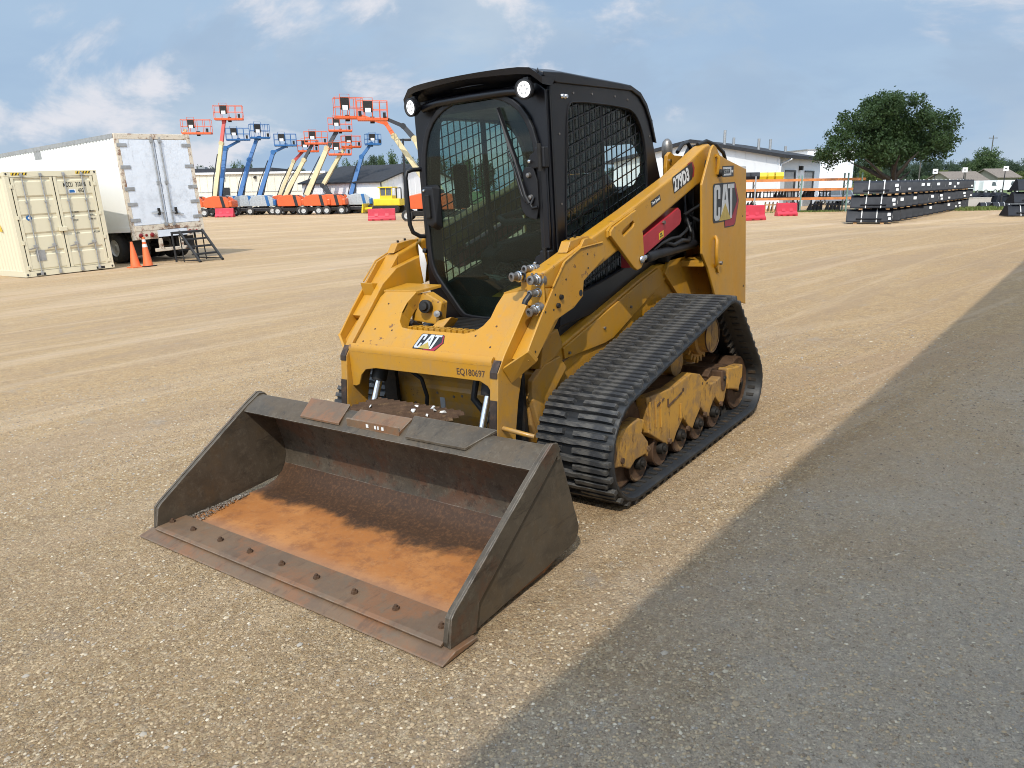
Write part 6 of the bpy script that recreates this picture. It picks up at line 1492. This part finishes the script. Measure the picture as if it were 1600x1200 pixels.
for i in range(nstk):
    q = pa.lerp(pb_, i/(nstk-1)); z = terrain(q.x, q.y)
    for lv in range(3):
        sh = .22*(lv > 0)+rs.uniform(-.06, .06)
        Mf = frame(Vector((q.x, q.y, z)), HD+rs.uniform(-2.5, 2.5))@Matrix.Translation((sh, rs.uniform(-.04, .04), .10+lv*lay))@Matrix.Diagonal((sfac, 1.15, zf, 1))
        lab = 'black new bucket, %s of the %s stack in the row near the oak' % (['bottom', 'middle', 'top'][lv], ordn[i])
        if first: o = NB; o['label'] = lab; first = False
        else: o = copy_tree(NB, None, lab, TREE)
        o.matrix_world = Mf
        if i or lv:
            for c_ in [c for c in bpy.data.objects if c.parent == o and c.name.startswith('tag_sheet')]:
                if rs.random() < (.78 if i else 0): bpy.data.objects.remove(c_)
        for k_, xx in enumerate((-.45, .45)):
            w = MB().box((xx*sfac*1.2-.09, -.42, 0), (xx*sfac*1.2+.09, .40, .095)).build('timber_block', M['wood'])
            w.matrix_world = frame(Vector((q.x, q.y, z)), HD)@Matrix.Translation((.22*(lv > 0), 0, lv*lay))
            tag(w, 'pine block under the %s bucket of the %s stack, %s one' % (['bottom', 'middle', 'top'][lv], ordn[i], ['left', 'right'][k_]), 'timber block', 'pine blocks between the stacked buckets')
pc_, Dc = ground(1588, 338)
for lv in range(3):
    o = copy_tree(NB, None, 'black new bucket in the stack cut off by the right edge, %s one' % ['bottom', 'middle', 'top'][lv], TREE)
    o.matrix_world = frame(pc_, -2)@Matrix.Translation((.35+(.25 if lv == 1 else .4*(lv == 2)), 0, .05+lv*lay))@Matrix.Diagonal((sfac, 1.15, zf, 1))
for i, (px, py) in enumerate(((1541, 325), (1561, 325))):
    q, Dq = ground(px, py)
    o = copy_tree(NB, None, 'black bucket on the ground beyond the stacked row, %s of two' % ['left', 'right'][i], TREE); o.matrix_world = frame(q, 3)@Matrix.Diagonal((.8, .9, .9, 1))
q, Dq = ground(1520, 323); cblk = empty('concrete_block', frame(q, 2), 'pale concrete block wall end beyond the stacked buckets', 'concrete block')
MB().box((-1.0, -.3, 0), (1.4, .3, .75)).build('block_body', M['concrete'], cblk, bevel=.03)
MB().box((-1.02, -.32, .75), (1.42, .32, .80)).build('block_cap', M['concrete'], cblk)
for i, px in enumerate((1527, 1545, 1562)):
    q, Dq = ground(px, 317); t = empty('grapple_bucket', frame(q, 5), '%s dark grapple bucket lying behind the concrete block' % ['left', 'middle', 'right'][i], 'bucket', 'dark attachments behind the concrete block')
    MB().prism([(-.9, .1), (-.7, .75), (-.3, 1.05), (.2, .95), (.9, .2), (.8, 0), (-.8, 0)], -.6, .6, 'y').build('grapple_shell', M['bblack'], t, bevel=.03)
    MB().tube([(-.5, -.65, .1), (-.3, -.68, .7), (.3, -.68, .8), (.7, -.65, .2)], .06, 6).build('grapple_tine', M['bblack'], t)

# ------------------------------------------------------------------ poles, signs
def pole(name, px, ytop, ybase, r, mat, label, cat, group=None):
    p, D = ground(px, ybase); t = empty(name, frame(p, 0), label, cat, group); h = (ybase-ytop)*D/FPX
    MB().cyl((0, 0, 0), (0, 0, h), r, r*.7, 10).build('pole', mat, t, smooth=40); return t, h, D
t, h, D = pole('yard_light', 635, 222, 331, .16, M['lblack'], 'tall black yard light pole behind the raised booms', 'light pole')
for s in (-1, 1): MB().box((s*.5-.35, -.15, h-.25), (s*.5+.35, .15, h)).build('lamp_head', M['lblack'], t, bevel=.04)
MB().box((-.5, -.05, h-.18), (.5, .05, h-.06)).build('cross_arm', M['lblack'], t)
sl_ = ['leftmost small white lot sign on a post, behind the bucket row', 'middle small white lot sign on a post, above the bucket row', 'rightmost small white lot sign on a tall dark post']
for i, (px, yt, yb2) in enumerate(((1455, 266, 318), (1500, 264, 322), (1563, 262, 322))):
    t, h, D = pole('lot_sign', px, yt, yb2, .05, M['lblack'], sl_[i], 'sign', 'small white signs on posts'); w = 8*D/FPX
    MB().box((-w/2, -.08, h-.9*w), (w/2, -.05, h)).build('sign_board', M['white'], t); MB().box((-w*.25, -.085, h-.55*w), (w*.2, -.081, h-.38*w)).build('sign_print', M['lblack'], t)
ul = ['thin utility pole rising above the round far trees', 'utility pole left of the house with a cross arm', 'slim utility pole beside the oak crown']
for i, (px, yt, D) in enumerate(((1541, 213, 190), (1505, 262, 150), (1433, 244, 150))):
    p = on_ground(px, D); t = empty('utility_pole', frame(p, 0), ul[i], 'utility pole', 'utility poles along the road')
    pp = frame(p, 0).inverted()@at(px, yt, D); h = pp.z
    MB().cyl((0, 0, -1), (0, 0, h), .16, .11, 8).build('pole', M['pole'], t); MB().box((-1.1, -.06, h-.7), (1.1, .06, h-.55)).build('cross_arm', M['pole'], t)
    for x in (-.9, 0, .9): MB().cyl((x, 0, h-.55), (x, 0, h-.35), .05, None, 6).build('insulator', M['galv'], t)

# ------------------------------------------------------------------ grass, far field, asphalt strip
def patch(name, corners, mat, lift_=.03, n=14, kind='structure'):
    """sheet over the terrain between four ground pixels given as (px, depth)"""
    P4 = [on_ground(a, b) for a, b in corners]; vs = []; fs = []
    for i in range(n+1):
        for j in range(n+1):
            a = P4[0].lerp(P4[1], i/n); b = P4[3].lerp(P4[2], i/n); q = a.lerp(b, j/n); vs.append((q.x, q.y, terrain(q.x, q.y)+lift_))
    for i in range(n):
        for j in range(n): k = i*(n+1)+j; fs.append((k, k+1, k+n+2, k+n+1))
    me = bpy.data.meshes.new(name); me.from_pydata(vs, [], fs); me.update(); o = mesh_obj(name, me, mat); o['kind'] = kind; return o
def grassmat(name, a, b):
    t = MT(name, a, .95); t.mix(t.ramp(t.noise(.08, 6, .65), .4, .62), b); t.mix(t.ramp(t.noise(.9, 5, .7), .45, .7, 0, .5), (.06, .09, .02)); return t.m
M['field'] = grassmat('pale_meadow', (.16, .19, .055), (.09, .135, .04)); M['asph'] = simple('road_asphalt', (.11, .108, .10), .9, 0, .2, .5)
patch('road', [(1290, 78), (1900, 60), (1900, 100), (1290, 108)], M['asph'], .10)
patch('meadow', [(1250, 108), (1950, 100), (2100, 600), (1250, 600)], M['field'], .16, 20)
patch('meadow', [(-300, 110), (1250, 110), (1250, 600), (-900, 600)], M['field'], .2, 24)
# grassy weeds by the concrete block
def blades(name, cx, D, wpx, n, h, mat, label, seed=1, dd=1.2):
    rs = random.Random(seed); mb = MB(); V = []; F = []
    for k in range(n):
        q = on_ground(cx+rs.gauss(0, wpx*.3), D+rs.gauss(0, dd*.5)); a = rs.uniform(0, 6.28); hh = h*rs.uniform(.4, 1.2); w = .03
        V += [(q.x-w*math.cos(a), q.y-w*math.sin(a), q.z), (q.x+w*math.cos(a), q.y+w*math.sin(a), q.z), (q.x+rs.uniform(-.12, .12), q.y+rs.uniform(-.12, .12), q.z+hh)]; F.append((3*k, 3*k+1, 3*k+2))
    me = bpy.data.meshes.new(name); me.from_pydata(V, [], F); o = mesh_obj(name, me, mat); tag(o, label, kind='stuff')
M['weed'] = simple('weed_green', (.13, .17, .035), .8, 0, .3, 2)
_, Dw = ground(1533, 328); blades('weeds', 1533, Dw, 62, 2600, .28, M['weed'], 'green weeds growing along the gravel edge by the concrete block', 5)
blades('weeds', 1270, Dr-.4, 110, 1100, .16, M['weed'], 'sparse weeds along the foot of the pallet rack', 6, .8)

# ------------------------------------------------------------------ trees
def leafmat(name, a, b, c):
    t = MT(name, a, .6, spec=.3); g_ = t.n.new('ShaderNodeAttribute'); g_.attribute_name = 'shade'
    t.mix(g_.outputs['Fac'], b); t.mix(t.ramp(t.noise(.35, 3, .6), .45, .7, 0, .5), c)
    tr_ = t.n.new('ShaderNodeBsdfTranslucent'); tr_.inputs[0].default_value = (*[min(1, x*1.5) for x in b], 1); mx = t.n.new('ShaderNodeMixShader'); mx.inputs[0].default_value = .22
    out = t.n['Material Output']; t.l.new(t.b.outputs[0], mx.inputs[1]); t.l.new(tr_.outputs[0], mx.inputs[2]); t.l.new(mx.outputs[0], out.inputs[0]); return t.m
M['leaf_oak'] = leafmat('oak_leaves', (.022, .042, .014), (.045, .080, .022), (.030, .060, .018))
M['leaf_a'] = leafmat('far_green_leaves', (.045, .075, .028), (.085, .125, .045), (.06, .09, .035))
M['leaf_b'] = leafmat('yellow_green_leaves', (.08, .11, .03), (.14, .17, .045), (.10, .13, .035))
M['leaf_c'] = leafmat('blue_green_leaves', (.042, .066, .040), (.07, .10, .058), (.05, .08, .045))
M['bark'] = simple('dark_bark', (.055, .043, .033), .95, 0, .3, 6, .4)
def leaf_cloud(name, blobs, nleaf, size, seed, mat):
    """blobs [(x,y,z,r)]; leaves scattered through shells of the blobs in small clumps"""
    rng = np.random.default_rng(seed); B = np.array(blobs); wts = B[:, 3]**2; wts /= wts.sum()
    ncl = max(1, nleaf//14); bi = rng.choice(len(B), ncl, p=wts); d = rng.normal(size=(ncl, 3)); d /= np.linalg.norm(d, axis=1)[:, None]
    rad = B[bi, 3]*(.45+.62*rng.random(ncl)**.55); d[:, 2] *= .85; c = B[bi, :3]+d*rad[:, None]
    idx = np.repeat(np.arange(ncl), 14); n = len(idx); p = c[idx]+rng.normal(size=(n, 3))*size*1.35
    u = rng.normal(size=(n, 3)); u /= np.linalg.norm(u, axis=1)[:, None]; v = np.cross(u, rng.normal(size=(n, 3))); v /= np.linalg.norm(v, axis=1)[:, None]
    s = (size*(.55+.7*rng.random(n)))[:, None]
    V = np.stack([p-u*s, p+v*s*.55, p+u*s, p-v*s*.55], 1).reshape(-1, 3)
    me = bpy.data.meshes.new(name); me.vertices.add(4*n); me.vertices.foreach_set('co', V.reshape(-1)); me.loops.add(4*n); me.loops.foreach_set('vertex_index', np.arange(4*n, dtype=np.int32))
    me.polygons.add(n); me.polygons.foreach_set('loop_start', np.arange(n, dtype=np.int32)*4); me.update()
    at_ = me.attributes.new('shade', 'FLOAT', 'FACE'); sh = np.clip(rng.random(ncl)[idx]*.7+rng.random(n)*.3, 0, 1); at_.data.foreach_set('value', sh.astype(np.float32)); me.materials.append(mat); return me
# the big oak: outline from the photograph, given its own depth
po = on_ground(1390, 60); MO = frame(po, 0); MOi = MO.inverted()
oak = empty('oak_tree', MO, 'large dark spreading oak tree standing alone behind the stacked black buckets', 'tree')
sD = 60/FPX
blobpx = [(1385, 165, 24), (1358, 175, 22), (1410, 178, 22), (1335, 192, 20), (1322, 208, 20), (1310, 222, 15), (1296, 238, 14), (1284, 246, 9), (1350, 205, 24), (1378, 200, 26), (1405, 205, 22), (1432, 190, 18), (1455, 182, 14), (1462, 198, 18), (1480, 212, 14), (1486, 228, 9), (1466, 226, 16), (1440, 222, 20), (1412, 232, 18), (1385, 232, 18), (1356, 236, 18), (1330, 236, 16), (1395, 252, 12), (1425, 240, 13), (1450, 240, 10), (1318, 246, 10), (1300, 254, 6), (1388, 150, 12), (1370, 156, 12), (1405, 160, 12), (1345, 182, 12), (1470, 240, 8), (1375, 246, 10), (1478, 225, 14), (1462, 240, 12), (1488, 216, 9), (1470, 185, 11), (1444, 205, 16), (1455, 215, 16), (1474, 200, 12), (1282, 240, 9), (1292, 228, 9), (1425, 210, 22), (1420, 190, 20), (1410, 248, 14), (1432, 236, 16), (1445, 228, 14), (1396, 218, 22), (1412, 222, 22), (1403, 238, 16), (1425, 232, 20), (1416, 205, 22), (1388, 248, 12), (1372, 226, 20), (1400, 185, 24)]
rs = random.Random(21); blobs = []
for x, y, r in blobpx:
    q = MOi@at(1385+(x-1388)*.94, y+1, 60); R0 = r*sD
    half_ = 5.2*math.sqrt(max(.05, 1-((x-1388)/112)**2))
    for k in range(3): blobs.append((q.x+rs.uniform(-.12, .12), q.y+rs.uniform(-1, 1)*half_*.7, q.z+rs.uniform(-.15, .15), R0*rs.uniform(.66, .92)))
mesh_obj('crown', leaf_cloud('crown', blobs, 62000, .105, 3, M['leaf_oak']), None, oak)
mb = MB(); mb.tube([(0, 0, -.3), (0, 0, .3), (.05, 0, 1.3), (.1, 0, 2.4), (0, 0, 3.6)], [.50, .36, .30, .27, .2], 12)
mb.build('trunk', M['bark'], oak, smooth=60)
for k in range(8):
    a = 2*PI*k/8+.3; z0 = 1.9+.10*k; l = rs.uniform(1.8, 3.4)*(1 if k < 6 else .7); mb = MB()
    mb.tube([(0.05, 0, z0), (l*.35*math.cos(a), l*.35*math.sin(a), z0+.55), (l*.7*math.cos(a+.1), l*.7*math.sin(a+.1), z0+.9+.08*k), (l*math.cos(a+.15), l*math.sin(a+.15), z0+1.2+.12*k)], [.20, .14, .08, .03], 8); mb.build('limb', M['bark'], oak, smooth=60)
# far trees: a few crown shapes, shared
protos = []
for s in range(4):
    rs = random.Random(40+s); bl = []
    for k in range(16): a = rs.uniform(0, 6.28); rr_ = rs.uniform(0, .36); bl.append((rr_*math.cos(a), rr_*math.sin(a), rs.uniform(.28, .86), rs.uniform(.12, .22)))
    protos.append([leaf_cloud('crown', bl, 5200, .026, 50+s, M[k_]) for k_ in ('leaf_a', 'leaf_b', 'leaf_c')])
trunk_me = MB().cyl((0, 0, -.2), (0, 0, .45), .035, .02, 8).mesh('trunk', 50); trunk_me.materials.append(M['bark'])
def far_tree(px, ytop, D, wpx, kind, label, i, group):
    p = on_ground(px, D); Mf = frame(p, 17*i); q = Mf.inverted()@at(px, ytop, D); h = max(q.z, 3.); w = wpx*D/FPX*1.2
    t = empty('tree', Mf, label, 'tree', group)
    c = mesh_obj('crown', protos[i % 4][kind], None, t); c.matrix_local = Matrix.Diagonal((w, w, h*1.0, 1)); k = mesh_obj('trunk', trunk_me, None, t); k.matrix_local = Matrix.Diagonal((h*.5, h*.5, h, 1))
i = 0
ORD = 'first second third fourth fifth sixth seventh eighth ninth tenth eleventh twelfth thirteenth fourteenth fifteenth sixteenth seventeenth eighteenth nineteenth twentieth twenty-first twenty-second twenty-third twenty-fourth'.split()
lab_l = 'round green tree in the line behind the charcoal roofed shed'
for px, yt, w in ((545, 252, 26), (562, 247, 26), (580, 240, 30), (600, 244, 26), (618, 239, 28), (638, 240, 30), (655, 243, 26), (672, 246, 28), (690, 244, 30), (712, 248, 30), (735, 246, 30), (760, 250, 30), (528, 255, 20), (505, 259, 22), (483, 261, 20)):
    far_tree(px, yt, 122+(i*7) % 13, w, (0, 0, 2)[i % 3], lab_l+', %s from the left' % ORD[sorted((545, 562, 580, 600, 618, 638, 655, 672, 690, 712, 735, 760, 528, 505, 483)).index(px)], i, 'tree line behind the metal shed'); i += 1
far_tree(373, 249, 150, 22, 0, 'small light green treetop showing above the cream building, left one', 1, 'treetops over the cream building'); far_tree(392, 252, 150, 18, 0, 'small light green treetop showing above the cream building, right one', 2, 'treetops over the cream building')
for px, yt in ((318, 260), (335, 262), (300, 260)): far_tree(px, yt, 160, 26, 2, 'dark distant treetop above the left end of the cream building, %s from the left' % ORD[(300, 318, 335).index(px)], i, 'dark treetops at the left'); i += 1
for px in range(1335, 1640, 13):
    yt = {0: 250, 1: 246, 2: 252, 3: 247}[i % 4]+(3 if px > 1560 else 0); far_tree(px, yt+rs.uniform(-3, 3), 215+rs.uniform(-15, 15), 26, 2, 'dark blue green tree in the far wood at the right, %s from the left' % ORD[(px-1335)//13], i, 'far wood behind the houses'); i += 1
for px in range(860, 1130, 22): far_tree(px, 262+rs.uniform(-3, 3), 190, 32, 2, 'far tree glimpsed behind the loader, %s from the left' % ORD[(px-860)//22], i, 'far wood behind the loader'); i += 1
far_tree(1538, 231, 175, 44, 0, 'tall round green tree standing over the house roofs', 3, 'round trees above the houses')
far_tree(1517, 243, 176, 30, 0, 'lower round tree left of the tallest round tree', 1, 'round trees above the houses')
for px, yt, w, lb in ((1345, 262, 28, 'bright yellow green bush left of the oak trunk, nearest the annex'), (1363, 258, 30, 'bright yellow green bush close to the left of the oak trunk'), (1450, 272, 26, 'green bush left of the low tan house'), (1476, 264, 30, 'yellow green tree rising over the low tan house'), (1590, 268, 30, 'yellow green bush at the right picture edge')):
    far_tree(px, yt, 120 if px < 1400 else 165, w, 1 if px != 1450 else 0, lb, i, 'bushes around the houses'); i += 1
